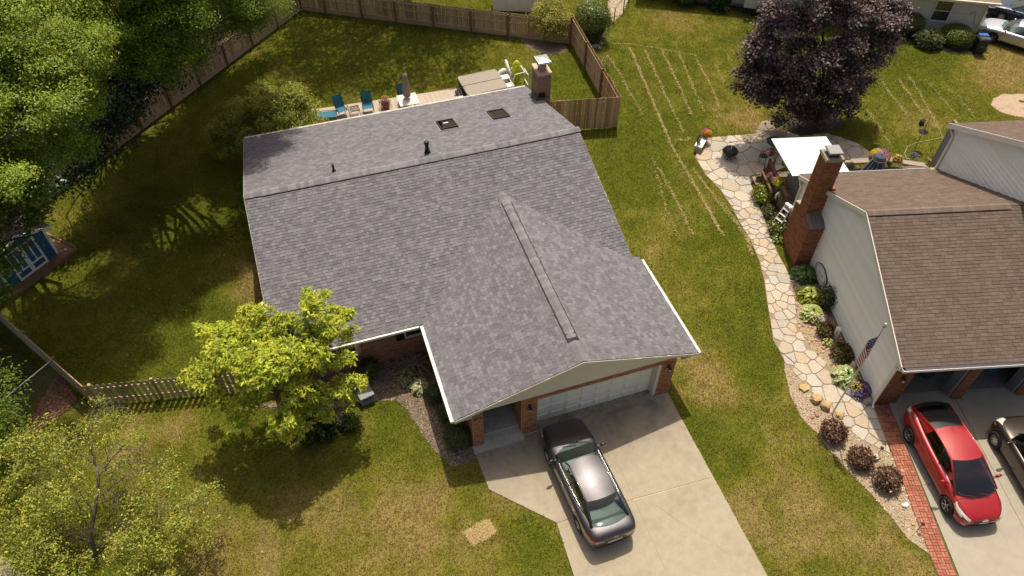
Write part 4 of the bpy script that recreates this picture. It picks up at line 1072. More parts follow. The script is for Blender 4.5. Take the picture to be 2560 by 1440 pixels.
part('corner_board', NH, M_TRIM, lambda b: [b.box((.0, .03, 1.35), (.09, .12, 2.7)), b.box((.0, 10.57, 1.3), (.09, .12, 2.6)), b.box((XW, 10.97, 3.6), (.1, .13, 2.8))])
part('downspout', NH, M_TRIM, lambda b: [b.tube([(.02, -.34, 2.72), (-.09, -.12, 2.52), (-.09, -.10, .2), (-.12, -.25, .08)], .045, 8)])
part('downspout', NH, M_TRIM, lambda b: [b.tube([(-.09, 10.88, 2.55), (-.12, 10.50, 2.35), (-.12, 10.48, .15)], .045, 8)])
part('downspout', NH, M_TRIM, lambda b: [b.tube([(XW - .12, 11.28, 4.85), (XW - .09, 10.88, 4.6), (XW - .09, 10.86, 2.75), (XW - .3, 10.98, 2.68)], .045, 8)])
# gutters with dark guards
def gut_n(b, x0, x1, y, z, s):
    b.box(((x0 + x1) / 2, y + s * .065, z - .01), (x1 - x0, .016, .12)); b.box(((x0 + x1) / 2, y, z - .065), (x1 - x0, .12, .01))
    for x in (x0, x1): b.box((x, y, z - .01), (.012, .13, .12))
part('gutter', NH, M_WHITE, lambda b: gut_n(b, -.16, 8.1, -.47, FZ - .05, -1))
part('gutter_guard', NH, M_GUTTERIN, lambda b: b.box((4.0, -.455, FZ - .022), (8.1, .145, .012)))
part('gutter', NH, M_WHITE, lambda b: gut_n(b, -.16, XW - .02, 10.92, BZ - .04, 1))
# brick front with two open bays
BAYS = [(.95, 3.18), (3.62, 5.85)]
TOPZ = 2.14
def nb_walls(b):
    for x0, x1 in ((.02, .95), (3.18, 3.62), (5.85, 8.0)): b.box(((x0 + x1) / 2, .17, 1.35), (x1 - x0, .30, 2.7))
    for x0, x1 in BAYS: b.box(((x0 + x1) / 2, .17, (TOPZ + 2.7) / 2), (x1 - x0, .30, 2.7 - TOPZ))
part('wall', NH, M_MORTAR_D, nb_walls)
bk = []
brick_run((0.03, .018, 0), (1, 0, 0), .92, 2.72, [], bk); brick_run((3.18, .018, 0), (1, 0, 0), .44, 2.72, [], bk); brick_run((5.85, .018, 0), (1, 0, 0), 1.8, 2.72, [], bk)
for x0, x1 in BAYS: brick_run((x0, .018, TOPZ + .22), (1, 0, 0), x1 - x0, .36, [], bk)
brick_run((3.178, .02, 0), (0, 1, 0), 0.3, TOPZ, [], bk); brick_run((5.848, .02, 0), (0, 1, 0), 0.3, TOPZ, [], bk)
lay_bricks(bk, NH, M_BRICK_N, 300, NM)
for x0, x1 in BAYS:
    n = int((x1 - x0) / .075); b = MB()
    for i in range(n): b.box((x0 + .0375 + i * (x1 - x0) / n, .012, TOPZ + .11), (.064, .05, .205))
    tag(b.build('lintel_brick', M_BRICK_N, NH), kind='stuff')
part('door_frame', NH, M_GREYMETAL, lambda b: [b.box((x, .30, TOPZ / 2), (.11, .42, TOPZ)) for x in (3.13, 5.80)] + [b.box(((x0 + x1) / 2, .5, TOPZ - .03), (x1 - x0, .1, .08)) for x0, x1 in BAYS])
part('garage_floor', NH, M_FLOOR, lambda b: b.box((3.2, 4.2, -.02), (6.3, 7.9, .12)))
part('threshold', NH, M_CONC_N, lambda b: [b.box(((x0 + x1) / 2, .12, .015), (x1 - x0 - .02, .5, .10)) for x0, x1 in BAYS])
part('garage_interior', NH, M_DARKIN, lambda b: [b.box((3.2, 8.2, 1.3), (6.4, .1, 2.6)), b.box((6.35, 4.2, 1.3), (.1, 7.9, 2.6)), b.box((3.2, 4.3, 2.66), (6.4, 8.0, .06)), b.box((.2, 4.3, 1.3), (.05, 8, 2.6))])
lantern(NH, .52, -.02, 1.75)
# chimney: broad foot, sloped shoulders, tall stack
nc = link(bpy.data.objects.new('chimney', None), NH)
SY0, SY1, ST = 8.30, 9.02, 5.62
part('chimney_core', nc, M_MORTAR_D, lambda b: [b.box((-.365, 8.5, 1.22), (.70, 1.78, 2.44)), b.box((-.365, (SY0 + SY1) / 2, 3.9), (.70, SY1 - SY0 - .02, 3.4))])
bk = []
brick_run((-.73, 7.6, 0), (1, 0, 0), .73, 2.42, [], bk); brick_run((-.73, 7.6, 0), (0, 1, 0), 1.8, 2.42, [], bk)
brick_run((-.73, SY0, 2.42), (1, 0, 0), .73, ST - 2.42, [], bk); brick_run((-.73, SY0, 2.42), (0, 1, 0), SY1 - SY0, ST - 2.42, [], bk)
brick_run((.0, SY0, 3.9), (0, 1, 0), SY1 - SY0, ST - 3.9, [], bk)
lay_bricks(bk, nc, M_BRICK_N, 300, NM)
for i in range(4):
    part('ledge_brick', nc, M_SLATE, lambda b: b.box((-.66 + i * .195, 7.93, 2.60), (.185, .84, .06), R=Matrix.Rotation(.35, 3, 'X')))
    part('ledge_brick', nc, M_TANLEDGE, lambda b: b.box((-.66 + i * .195, 9.2, 2.56), (.185, .48, .06), R=Matrix.Rotation(-.35, 3, 'X')))
part('ledge_core', nc, M_BRICK_N, lambda b: [b.add([(-.73, 7.6, 2.42), (0, 7.6, 2.42), (0, SY0, 2.42), (-.73, SY0, 2.42), (-.73, SY0, 2.68), (0, SY0, 2.68)], [(0, 1, 5, 4), (0, 4, 3), (1, 2, 5)]), b.box((.06, 8.4, 4.05), (.18, .34, .22))])
part('chimney_crown', nc, M_CROWN_G, lambda b: b.box((-.365, (SY0 + SY1) / 2, ST + .05), (.82, .82, .11), taper=(.93, .93)))
part('flue', nc, M_BLACK, lambda b: b.box((-.365, 8.66, ST + .18), (.40, .42, .16)))
part('flue_cap', nc, M_GREYMETAL, lambda b: [b.box((-.365, 8.66, ST + .34), (.56, .58, .04)), b.box((-.365, 8.66, ST + .30), (.60, .62, .03))])

# things in the garage bays
def gbox(name, label, cat, x, y, z, d, m, rz=0):
    t = thing(name, label, cat, nbv(x, y, z), NB_A + rz)
    part('carton', t, m, lambda b: b.box((0, 0, d[2] / 2), d)); part('flap', t, m, lambda b: [b.box((0, s * d[1] * .5, d[2] + .02), (d[0], .12, .01), R=Matrix.Rotation(s * .5, 3, 'X')) for s in (-1, 1)])
    return t
gbox('cardboard_box', 'pale carton on the floor beside the black car in the garage', 'box', 2.62, 2.0, .04, (.5, .4, .42), M_PALEVINYL, .2)
gbox('cardboard_box', 'brown cardboard box in the right garage bay', 'box', 3.95, 1.6, .04, (.35, .75, .25), M_CARDBOARD, .5)
t = thing('rubbish_bag', 'black plastic bag slumped on the garage floor beside the pale carton', 'bag', nbv(2.72, 1.25, .04), NB_A)
part('sack', t, M_BINLID, lambda b: b.lathe([(.30, 0), (.36, .12), (.28, .30), (.10, .40), (.05, .46)], 9, sx=1.0, sy=.8)); part('tie', t, M_FLAGRED, lambda b: b.box((0, 0, .42), (.16, .05, .03)))
t = thing('mower', 'dark lawn mower with a looped cable in the right garage bay', 'mower', nbv(4.55, 2.5, .04), NB_A + .3)
part('deck', t, M_BINLID, lambda b: b.lathe([(.32, .06), (.33, .2), (.2, .28), (.15, .38)], 12, sx=1.2)); part('handle', t, M_BLACK, lambda b: b.tube([(-.2, .3, .25), (-.2, 1.0, .85), (.2, 1.0, .85), (.2, .3, .25)], .015, 6))
for sx in (-1, 1):
    for sy in (-1, 1): part('wheel', t, M_RUBBER, lambda b: b.tube([(sx * .33, sy * .25, .1), (sx * .39, sy * .25, .1)], .1, 10))
t = thing('broom', 'blue broom leaning in the corner of the right garage bay', 'broom', nbv(5.55, 1.2, .04), NB_A)
part('stick', t, M_ALU, lambda b: b.tube([(0, 0, .1), (.12, .25, 1.4)], .014, 6)); part('head', t, pmat('blue bristle', [(.03, .25, .36)], rough=.8), lambda b: b.box((0, 0, .07), (.34, .08, .14)))
t = thing('jack', 'orange floor jack on the concrete in the right bay', 'jack', nbv(3.95, .85, .04), NB_A + .3)
part('body', t, M_ORANGE, lambda b: b.box((0, 0, .07), (.12, .5, .1), taper=(.7, .9))); part('handle', t, M_ORANGE, lambda b: b.tube([(0, .2, .1), (-.05, .55, .5)], .02, 6))

# ---------------------------------------------------------------- far house with pale siding (own frame: x along the wall, y behind it)
FO, FA = (36.75, 18.45), rad(-30)
FM = Matrix.Translation((FO[0], FO[1], 0)) @ Matrix.Rotation(FA, 4, 'Z')
FH = thing('ranch_house', 'far house in pale lap siding with a sash window and a cellar bump-out', 'house', (FO[0], FO[1], 0), FA)
def sided(parent, x0, x1, y, z0, z1, h=.105, m=M_SIDING_F):
    b = MB(); z = z0
    while z < z1:
        b.add([(x0, y, z), (x1, y, z), (x1, y - .02, z), (x0, y - .02, z), (x1, y - .004, z + h), (x0, y - .004, z + h)], [(3, 2, 4, 5), (0, 1, 2, 3), (0, 3, 5), (1, 4, 2)]); z += h
    return tag(b.build('siding', m, parent), kind='stuff')
part('wall', FH, M_SIDING_F, lambda b: [b.box((-4.6, .16, 1.35), (9.2, .3, 2.7)), b.box((-15.0, 1.3, 1.35), (12.0, .3, 2.7)), b.box((-.15, 4, 1.35), (.3, 8, 2.7)), b.box((-9.05, .7, 1.35), (.3, 1.0, 2.7))])
sided(FH, -9.2, 0, .0, .22, 2.6); sided(FH, -21, -9.2, 1.14, .22, 2.6)
part('foundation', FH, M_CONC_D, lambda b: [b.box((-4.6, .14, .1), (9.16, .3, .22)), b.box((-15, 1.28, .1), (11.96, .3, .22))])
part('roof', FH, pmat('tan shingle', [(.26, .20, .15), (.22, .165, .125)], rough=.92), lambda b: [slabroof(b, -10.1, .55, -.45, 2.62, 5, 4.6), slabroof(b, -22, -10.1, .85, 2.62, 5, 4.4)])
part('gutter', FH, M_CREAM, lambda b: [b.box((-4.77, -.52, 2.58), (10.7, .13, .13)), b.box((-16, .78, 2.58), (11.8, .13, .13))])
w = window(FH, -2.95, -1.92, .95, 2.3, -.02, M_TRIM)
part('corner_board', FH, M_CREAM, lambda b: b.box((-.02, .02, 1.4), (.12, .1, 2.5)))
part('downspout', FH, M_CREAM, lambda b: b.tube([(.1, -.45, 2.55), (.06, -.08, 2.35), (.06, -.08, .15)], .045, 8))
part('cable', FH, M_GREYWOOD, lambda b: b.tube([(-.75, -.03, 1.55), (-.6, -.05, 1.75), (-.42, -.04, 1.72), (-.35, -.04, 1.3), (-.2, -.03, .9)], .012, 5))
# bump-out with its own siding
bo = part('cellar_bay', FH, M_SIDING_F, lambda b: b.box((-13.9, .55, 1.4), (1.5, 1.2, 1.7)))
b = MB(); z = .56
while z < 2.2:
    b.add([(-14.65, -.055, z), (-13.15, -.055, z), (-13.15, -.08, z), (-14.65, -.08, z), (-13.15, -.06, z + .105), (-14.65, -.06, z + .105)], [(3, 2, 4, 5), (0, 1, 2, 3)]); z += .105
tag(b.build('siding', M_SIDING_F, bo), kind='stuff')

# white shed glimpsed over the back fence
t = thing('garden_store', 'white panelled garden store just behind the back fence', 'shed', (10.1, 31.6, 0), rad(-22))
part('wall', t, M_WHITE, lambda b: b.box((0, 0, 1.0), (3.6, 1.6, 2.0)))
for i in range(4): part('panel', t, M_WHITE, lambda b: b.box((-1.35 + i * .9, -.82, 1.0), (.84, .05, 1.9)))
part('roof', t, M_PALEVINYL, lambda b: b.box((0, 0, 2.05), (3.8, 1.8, .1)))

# ---------------------------------------------------------------- fences
_bm = {}
def board_mesh(m, w, h, top, k):
    key = (m.name, w, h, top, k)
    if key not in _bm:
        b = MB(); hw = w / 2; t = .009; n = .035
        if top == 'dog': pr = [(-hw, 0), (hw, 0), (hw, h - n), (hw - n, h), (-hw + n, h), (-hw, h - n)]
        elif top == 'round': pr = [(-hw, 0), (hw, 0), (hw, h - .05), (hw * .6, h - .01), (0, h), (-hw * .6, h - .01), (-hw, h - .05)]
        else: pr = [(-hw, 0), (hw, 0), (hw, h), (-hw, h)]
        pr = [(x + RNG.normal(0, .002), z + (RNG.normal(0, .006) if z > 0 else 0)) for x, z in pr]; N_ = len(pr)
        b.add([(x, -t, z) for x, z in pr] + [(x, t, z) for x, z in pr], [tuple(range(N_)), tuple(range(N_, 2 * N_))[::-1]] + [(i, i + N_, (i + 1) % N_ + N_, (i + 1) % N_) for i in range(N_)])
        _bm[key] = b.mesh('board', m)
    return _bm[key]
def fence(name, label, a, c, h, bw, gap, side, posts, m=M_FENCE, top='dog', rails=(.30, .95, 1.42), kick=False, skip=None, group=None, postm=M_FPOST, h2=None):
    a = Vector(a); c = Vector(c); d = (c - a); L = d.length; ang = math.atan2(d.y, d.x)
    t = thing(name, label, 'fence', (a.x, a.y, 0), ang, group)
    n = int(L / (bw + gap)); st = L / n
    for i in range(n):
        x = (i + .5) * st
        if skip and skip(x): continue
        f = x / L; sc = 1.0 if h2 is None else (1 + (h2 / h - 1) * f)
        o = meshobj('board', board_mesh(m, round(st - gap, 3), h, top, i % 4), t, (x, -side * .034 + RNG.normal(0, .0015), .04 + RNG.normal(0, .012)), RNG.normal(0, .012))
        o.rotation_euler = (0, RNG.normal(0, .006), o.rotation_euler.z); o.scale = (1, 1, sc)
    for z in rails: part('rail', t, M_RAIL, lambda b: b.box((L / 2, side * .005, z), (L, .036, .085)))
    if kick: part('kick_board', t, M_RAIL, lambda b: b.box((L / 2, side * .0, .10), (L, .03, .18)))
    pm = MB().box((0, 0, h / 2), (.10, .10, h)).mesh('post', postm)
    for x in posts:
        meshobj('post', pm, t, (x * L, side * .06, -.02))
    return t
# interior of the yard sees rails and posts
fence('fence', 'weathered board fence along the dark trees, its rails and posts toward the yard', (-19.73,19.3), (-4.33,35.68), 1.52, .126, .014, -1, [.0, .115, .225, .335, .44, .55, .66, .77, .885, 1.0], kick=True)
fence('fence', 'brown board fence across the back of the yard', (-4.33,35.68), (11.56,25.89), 1.56, .126, .014, -1, [.10, .24, .37, .51, .65, .78, .91], kick=True)
fence('fence', 'board fence running toward the street beside the clipped hedge', (11.63,26.07), (10.83,16.72), 1.95, .126, .014, -1, [.03, .36, .68], rails=(.35, 1.0, 1.75), h2=2.0)
fence('fence', 'short wooden fence from the house corner to the side fence, board faces out', (6.0, 17.72), (10.83,16.72), 1.98, .134, .012, 1, [.33, .97], rails=(.4, 1.0, 1.7))
fence('fence', 'low wooden fence seen from above at the left edge of the yard', (-21.64,13.92), (-16.29,6.23), 1.45, .126, .014, 1, [.30, .55, .78], m=M_FENCE_G, rails=(.3, 1.25))
fence('picket_fence', 'spaced picket fence between the left corner and the leafy tree', (-16.29,6.23), (-8.95, 4.75), 1.32, .135, .09, 1, [.03, .34, .66, .97], m=M_FENCE_G, top='round', rails=(.32, 1.05), postm=M_RAIL)
# chain-link run outside the left fence
cl0, cl1 = Vector((-20.6, 5.4, 0)), Vector((-17.55, 8.1, 0))
t = thing('wire_fence', 'chain-link fence with a bare metal top rail under the trees', 'fence', (0, 0, 0))
part('top_rail', t, M_ALU, lambda b: b.tube([cl0 + Vector((0, 0, 1.15)), cl1 + Vector((0, 0, 1.15))], .022, 8))
part('post', t, M_GREYMETAL, lambda b: b.tube([cl1, cl1 + Vector((0, 0, 1.25))], .03, 8)); part('post', t, M_GREYMETAL, lambda b: b.tube([cl0, cl0 + Vector((0, 0, 1.25))], .03, 8))
def mesh_wire(b):
    d = (cl1 - cl0); L = d.length; u = d / L; H_ = 1.12; s = .14
    k = 0
    while k * s < L + H_:
        for sg in (1, -1):
            if sg > 0: p0, p1 = (k * s - H_, 0), (k * s, H_)
            else: p0, p1 = (k * s, 0), (k * s - H_, H_)
            x0, z0 = p0; x1, z1 = p1
            if max(x0, x1) <= 0 or min(x0, x1) >= L: continue
            q = []
            for (x, z) in (p0, p1):
                xc = max(0, min(L, x)); zc = z + (xc - x) * (1 if sg > 0 else -1); q.append(cl0 + u * xc + Vector((0, 0, zc)))
            if (q[1] - q[0]).length > .03: b.tube(q, .0035, 3, cap=False)
        k += 1
part('wire_mesh', t, M_GREYMETAL, mesh_wire)

# ---------------------------------------------------------------- blue shed
SL, SR = Vector((*(-20.19,13.88), 0)), Vector((*(-18.28,15.7), 0))
sd = SR - SL; SW = sd.length
S_ = thing('shed', 'navy blue garden shed with white trim and double doors under overhanging leaves', 'shed', (SL.x, SL.y, 0), math.atan2(sd.y, sd.x))
part('floor_frame', S_, M_FPOST, lambda b: [b.box((SW / 2 + .15, 1.0, .06), (SW + 1.0, 3.0, .12)), b.box((SW / 2 + .15, -.52, .09), (SW + 1.0, .09, .18)), b.box((SW + .62, .6, .09), (.09, 2.3, .18))])
part('wall', S_, M_BLUEPAINT, lambda b: [b.box((SW / 2, 1.0, .95), (SW, 2.0, 1.75)), b.add([(0, .0, 1.8), (SW, .0, 1.8), (SW / 2, .0, 2.25), (0, 2, 1.8), (SW, 2, 1.8), (SW / 2, 2, 2.25)], [(0, 1, 2), (5, 4, 3)])])
part('roof', S_, M_SHEDROOF, lambda b: [b.box((SW / 2 + s * (SW * .29), .95, 2.06), (SW * .66, 2.4, .06), R=Matrix.Rotation(s * .40, 3, 'Y')) for s in (-1, 1)])
part('eave_trim', S_, M_SHEDTRIM, lambda b: [b.box((SW / 2 + s * (SW * .29), -.27, 2.04), (SW * .68, .03, .13), R=Matrix.Rotation(s * .40, 3, 'Y')) for s in (-1, 1)])
part('corner_trim', S_, M_SHEDTRIM, lambda b: [b.box((x, -.012, .95), (.10, .03, 1.75)) for x in (.05, SW - .05)] + [b.box((SW + .012, .06, .95), (.03, .10, 1.75))])
for k in range(2):
    x0 = SW * .22 + k * SW * .28; w_ = SW * .28
    dr = part('door', S_, M_BLUEPAINT, lambda b: b.box((x0 + w_ / 2, -.02, .93), (w_ - .01, .03, 1.62)))
    part('door_trim', dr, M_SHEDTRIM, lambda b: [b.box((x0 + .05, -.04, .93), (.09, .025, 1.62)), b.box((x0 + w_ - .05, -.04, .93), (.09, .025, 1.62)), b.box((x0 + w_ / 2, -.042, .17), (w_ - .02, .025, .10)), b.box((x0 + w_ / 2, -.042, .55), (w_ - .02, .025, .08)), b.box((x0 + w_ / 2, -.042, 1.68), (w_ - .02, .025, .10)), b.box((x0 + w_ / 2, -.044, 1.1), (.06, .022, 1.05))])

# ---------------------------------------------------------------- deck behind the grey-roofed house
dk = tag(bpy.data.objects.new('deck', None), 'low pale board deck behind the grey-roofed house', kind='structure'); link(dk)
n = int((DECK[1][0] - DECK[0][0]) / .146)
bm_ = [MB().box((0, 0, 0), (.138, 4.75, .03)).mesh('board', M_DECK) for _ in range(2)]
for i in range(n):
    x = DECK[0][0] + (i + .5) * .146; ye = 23.45 - .06 * (x + 6.6)
    o = meshobj('board', bm_[i % 2], dk, (x, ye - 2.37, .25 + RNG.normal(0, .0015)))
part('deck_frame', dk, M_FPOST, lambda b: b.box((-1.65, 20.8, .11), (9.6, 4.6, .2)))

# ---------------------------------------------------------------- cars (local frame: x forward, y left)
def car_body(sections, wheels, wr):
    rings = []
    for (x, w, zb, zs, zt) in sections:
        zm = zb + (zs - zb) * .55
        half = [(0, zb), (w * .70, zb), (w * .95, zb + .035), (w * .99, zb + (zs - zb) * .28), (w, zm), (w * .985, zs - (zs - zb) * .14), (w * .935, zs), (w * .80, zs + (zt - zs) * .72), (w * .45, zt - (zt - zs) * .06), (0, zt)]
        ring = [(x, y, z) for y, z in half] + [(x, -y, z) for y, z in half[-2:0:-1]]
        rings.append(ring)
    n = len(rings[0]); vs = [p for r in rings for p in r]; fs = []
    for i in range(len(rings) - 1):
        for k in range(n):
            a = i * n + k; b = i * n + (k + 1) % n; fs.append((a, b, b + n, a + n))
    for base, rev in ((0, True), ((len(rings) - 1) * n, False)):
        h = n // 2
        for k in range(h - 0):
            a, b = k, k + 1; c_, d = (n - k - 1) % n, (n - k) % n
            q = [base + a, base + b, base + c_, base + d]
            q2 = []
            for v in q:
                if v not in q2: q2.append(v)
            if len(q2) >= 3 and k < h: fs.append(tuple(q2[::-1] if not rev else q2))
    me = bpy.data.meshes.new('tmp'); me.from_pydata(vs, [], fs)
    bm = bmesh.new(); bm.from_mesh(me); bmesh.ops.recalc_face_normals(bm, faces=bm.faces); bm.to_mesh(me); bm.free()
    o = bpy.data.objects.new('tmp', me); COL.objects.link(o)
    md = o.modifiers.new('s', 'SUBSURF'); md.levels = 2; md.render_levels = 2
    b = MB()
    for (x, y, z) in wheels:
        s = 1 if y > 0 else -1
        b.tube([(x, s * .52, z), (x, s * 1.3, z)], wr, 24)
    cut = bpy.data.objects.new('tmpc', b.mesh('tmpc', M_SEAM)); COL.objects.link(cut)
    mb = o.modifiers.new('b', 'BOOLEAN'); mb.operation = 'DIFFERENCE'; mb.object = cut; mb.solver = 'EXACT'
    dg = bpy.context.evaluated_depsgraph_get()
    out = bpy.data.meshes.new_from_object(o.evaluated_get(dg))
    bpy.data.objects.remove(o); bpy.data.objects.remove(cut)
    bvh = BVHTree.FromPolygons([v.co.copy() for v in out.vertices], [tuple(p.vertices) for p in out.polygons])
    return out, bvh

def decal(bvh, quad, axis, m, name, parent, n=(6, 4), off=.005):
    """patch that follows the body: quad = 4 corners in the plane seen along axis ('+x' looks from the rear forward, '-x' from the front back, '+y' from the right, '-y' from the left, '-z' from above)"""
    rows = []
    for i in range(n[1] + 1):
        v = i / n[1]; row = []
        for j in range(n[0] + 1):
            u = j / n[0]
            a = [quad[0][k] * (1 - u) + quad[1][k] * u for k in (0, 1)]; b = [quad[3][k] * (1 - u) + quad[2][k] * u for k in (0, 1)]
            p = [a[k] * (1 - v) + b[k] * v for k in (0, 1)]
            if axis == '+x': o, d = Vector((-5, p[0], p[1])), Vector((1, 0, 0))
            elif axis == '-x': o, d = Vector((5, p[0], p[1])), Vector((-1, 0, 0))
            elif axis == '-y': o, d = Vector((p[0], 4, p[1])), Vector((0, -1, 0))
            elif axis == '+y': o, d = Vector((p[0], -4, p[1])), Vector((0, 1, 0))
            else: o, d = Vector((p[0], p[1], 4)), Vector((0, 0, -1))
            h = bvh.ray_cast(o, d)
            if h[0] is None: return None
            row.append(h[0] + h[1] * off * (1 if h[1].dot(d) < 0 else -1))
        rows.append(row)
    b = MB(); b.grid(rows)
    return b.build(name, m, parent, smooth=True)

def make_wheel(parent, x, y, z, r, w, spokes, rimm):
    s = 1 if y > 0 else -1
    t = MB(); n = 24
    prof = [(r * .62, -w / 2), (r * .93, -w / 2), (r, -w / 2 + .03), (r, w / 2 - .03), (r * .93, w / 2), (r * .62, w / 2)]
    t.lathe(prof, n, cap=False); me = t.mesh('wheel', M_RUBBER, True)
    o = meshobj('wheel', me, parent, (x, y, z)); o.rotation_euler = (-s * PI / 2, 0, 0)
    rm = MB(); rm.lathe([(r * .64, -w / 2 + .02), (r * .66, w / 2 - .012), (r * .60, w / 2 - .012), (r * .57, w / 2 - .05)], n, cap=False)
    for k in range(spokes):
        a = 2 * PI * k / spokes
        rm.add([(math.cos(a + da) * rr * r, math.sin(a + da) * rr * r, w / 2 - zz) for rr, da, zz in ((.12, -.55, .03), (.60, -.12, .02), (.60, .12, .02), (.12, .55, .03))], [(0, 1, 2, 3)])
    rm.lathe([(.13 * r, w / 2 - .035), (.13 * r, w / 2 - .02)], 10)
    rm.build('rim', rimm, o)
    MB().lathe([(r * .58, w / 2 - .07), (r * .58, w / 2 - .065)], n).build('brake_disc', M_SEAM, o)
    return o

def make_car(name, label, spec, loc, rz, scale=1.0):
    T = thing(name, label, 'car', loc, rz, None, scale)
    P = spec['paint']; wz = spec['wr']
    xs = spec['axles']; tw = spec['track']
    wh = [(x, s * tw, wz) for x in xs for s in (1, -1)]
    me, bvh = car_body(spec['sections'], wh, wz + .05)
    me.materials.clear(); me.materials.append(P)
    me.polygons.foreach_set('material_index', [0] * len(me.polygons))
    body = meshobj('body', me, T); smooth_by_angle(body, 35)
    part('wheel_wells', T, M_SEAM, lambda b: [b.box((x, 0, wz + .12), (wz * 2 + .05, tw * 2 - .35, .34)) for x in xs])
    for x in xs:
        for s in (1, -1): make_wheel(T, x, s * (tw - .02), wz, wz, .21, spec.get('spokes', 5), spec.get('rim', M_RIM))
    g = spec['gh']
    yb, yt = g['yb'], g['yt']; zb, zt = g['zb'], g['zt']
    (xa, xat, xct, xc) = g['x']           # windscreen foot, windscreen top, rear glass top, rear glass foot
    zc = g.get('zc', zb); ztc = g.get('ztc', zt); ytc = g.get('ytc', yt); ybc = g.get('ybc', yb)
    bow, bowr = g.get('bow', .16), g.get('bowr', .12)
    def curve(x, y, z, bw, n=8, cr=.0):
        return [(x + bw * (1 - (2 * i / n - 1) ** 2), y * (2 * i / n - 1), z + cr * (1 - (2 * i / n - 1) ** 2)) for i in range(n + 1)]
    cf0 = curve(xa, yb, zb, bow, cr=.02); cf1 = curve(xat, yt, zt, bow * .55, cr=.045)
    cr1 = curve(xct, ytc, ztc, -bowr * .5, cr=.04); cr0 = curve(xc, ybc, zc, -bowr, cr=.02)
    def span(c0, c1, n, bulge=.0):
        return [[(a[0] * (1 - t) + b[0] * t, a[1] * (1 - t) + b[1] * t, a[2] * (1 - t) + b[2] * t + bulge * math.sin(PI * t)) for a, b in zip(c0, c1)] for t in [i / n for i in range(n + 1)]]
    G = spec['glass']
    MB().grid(span(cf0, cf1, 5, .035)).build('windscreen', G, T, True)
    MB().grid(span(cr0, cr1, 5, g.get('rb', .04))[::-1]).build('rear_window', spec.get('rglass', G), T, True)
    roof = MB(); roof.grid(span(cf1, cr1, 10, g.get('rcrown', .035))); ro = roof.build('roof', P, T, True)
    # sides: outline from A foot over the roof edge to C foot
    for s in (1, -1):
        def edge(f, tb):                   # f 0..1 along the cabin at roof edge (tb=1) or belt (tb=0)
            if tb: x = xat + (xct - xat) * f; y = yt + (ytc - yt) * f; z = zt + (ztc - zt) * f + g.get('rcrown', .035) * math.sin(PI * f) * .8
            else: x = xa + (xc - xa) * f; y = yb + (ybc - yb) * f + .03 * math.sin(PI * f); z = zb + (zc - zb) * f
            return (x, s * y, z)
        rail = [(xa, s * yb, zb)] + [edge(f / 8, 1) for f in range(9)] + [(xc, s * ybc, zc)]
        b = MB(); b.tube(rail, [.03] + [.034] * 9 + [.05], 8); b.build('roof_rail', P, T, True)
        # side glass between A foot/top and the rear limit
        fb1, ft1 = g['sideb'], g['sidet']
        cuts = g['cuts']
        seq = list(zip([g.get('sb0', .02)] + [c[0] for c in cuts], [g.get('st0', .02)] + [c[1] for c in cuts], [c[0] for c in cuts] + [fb1], [c[1] for c in cuts] + [ft1]))
        for (b0, t0, b1, t1) in seq:
            rows = []
            for i in range(4):
                v = i / 3
                row = []
                for j in range(6):
                    u = j / 5
                    p = Vector(edge(b0 + (b1 - b0) * u, 0)); q = Vector(edge(t0 + (t1 - t0) * u, 1)); r = p.lerp(q, v)
                    r.y += s * .018 * math.sin(PI * v); row.append(r)
                rows.append(row)
            MB().grid(rows if s < 0 else [r_[::-1] for r_ in rows]).build('side_window', spec.get('sglass', G), T, True)
        for (cb, ct) in cuts:
            p, q = Vector(edge(cb, 0)), Vector(edge(ct, 1)); MB().tube([p, q], .026, 6).build('pillar', M_BLACK, T, True)
        # painted quarter behind the side glass
        rows = []
        for i in range(4):
            v = i / 3; rows.append([Vector(edge(fb1 + (1 - fb1) * u, 0)).lerp(Vector(edge(ft1 + (1 - ft1) * u, 1)), v) + Vector((0, s * .016 * math.sin(PI * v), 0)) for u in (0, .5, 1)])
        MB().grid(rows if s < 0 else [r_[::-1] for r_ in rows]).build('quarter_panel', P, T, True)
        if spec.get('chrome'):
            b = MB(); b.tube([Vector(edge(.02 + f * (fb1 - .02) / 8, 0)) + Vector((0, s * .012, .005)) for f in range(9)], .012, 5); b.build('window_trim', M_CHROME, T, True)
        # mirror
        mx, mz = g['mirror']
        mi = MB(); mi.lathe([(.02, -.12), (.075, -.09), (.095, 0), (.075, .09), (.02, .12)], 10, sx=.6, sy=.9)
        o = mi.build('mirror', P, T, True); o.location = (mx, s * (yb + .26), mz); o.rotation_euler = (PI / 2, 0, s * .15)
        part('mirror_arm', T, M_BLACK, lambda b: b.bar((mx + .04, s * (yb + .06), mz - .05), (mx, s * (yb + .22), mz - .02), .06, .03))
        # door seams, handles
        for sx in spec['seams']:
            decal(bvh, [(sx, .34), (sx + .012, .34), (sx + .012, spec['belt'] - .03), (sx, spec['belt'] - .03)], '-y' if s > 0 else '+y', M_SEAM, 'door_seam', T, (1, 6), .003)
        for hx in spec['handles']:
            hh = decal(bvh, [(hx, spec['belt'] - .12), (hx + .2, spec['belt'] - .12), (hx + .2, spec['belt'] - .085), (hx, spec['belt'] - .085)], '-y' if s > 0 else '+y', spec.get('handle_m', P), 'door_handle', T, (4, 2), .03)
        decal(bvh, [(xs[1] + .5, .27), (xs[0] - .5, .27), (xs[0] - .5, .33), (xs[1] + .5, .33)], '-y' if s > 0 else '+y', M_SEAM, 'sill_strip', T, (8, 1), .004)
    # cabin
    IN, ST = spec.get('inside', M_INT_DARK), spec.get('seat', M_INT_DARK)
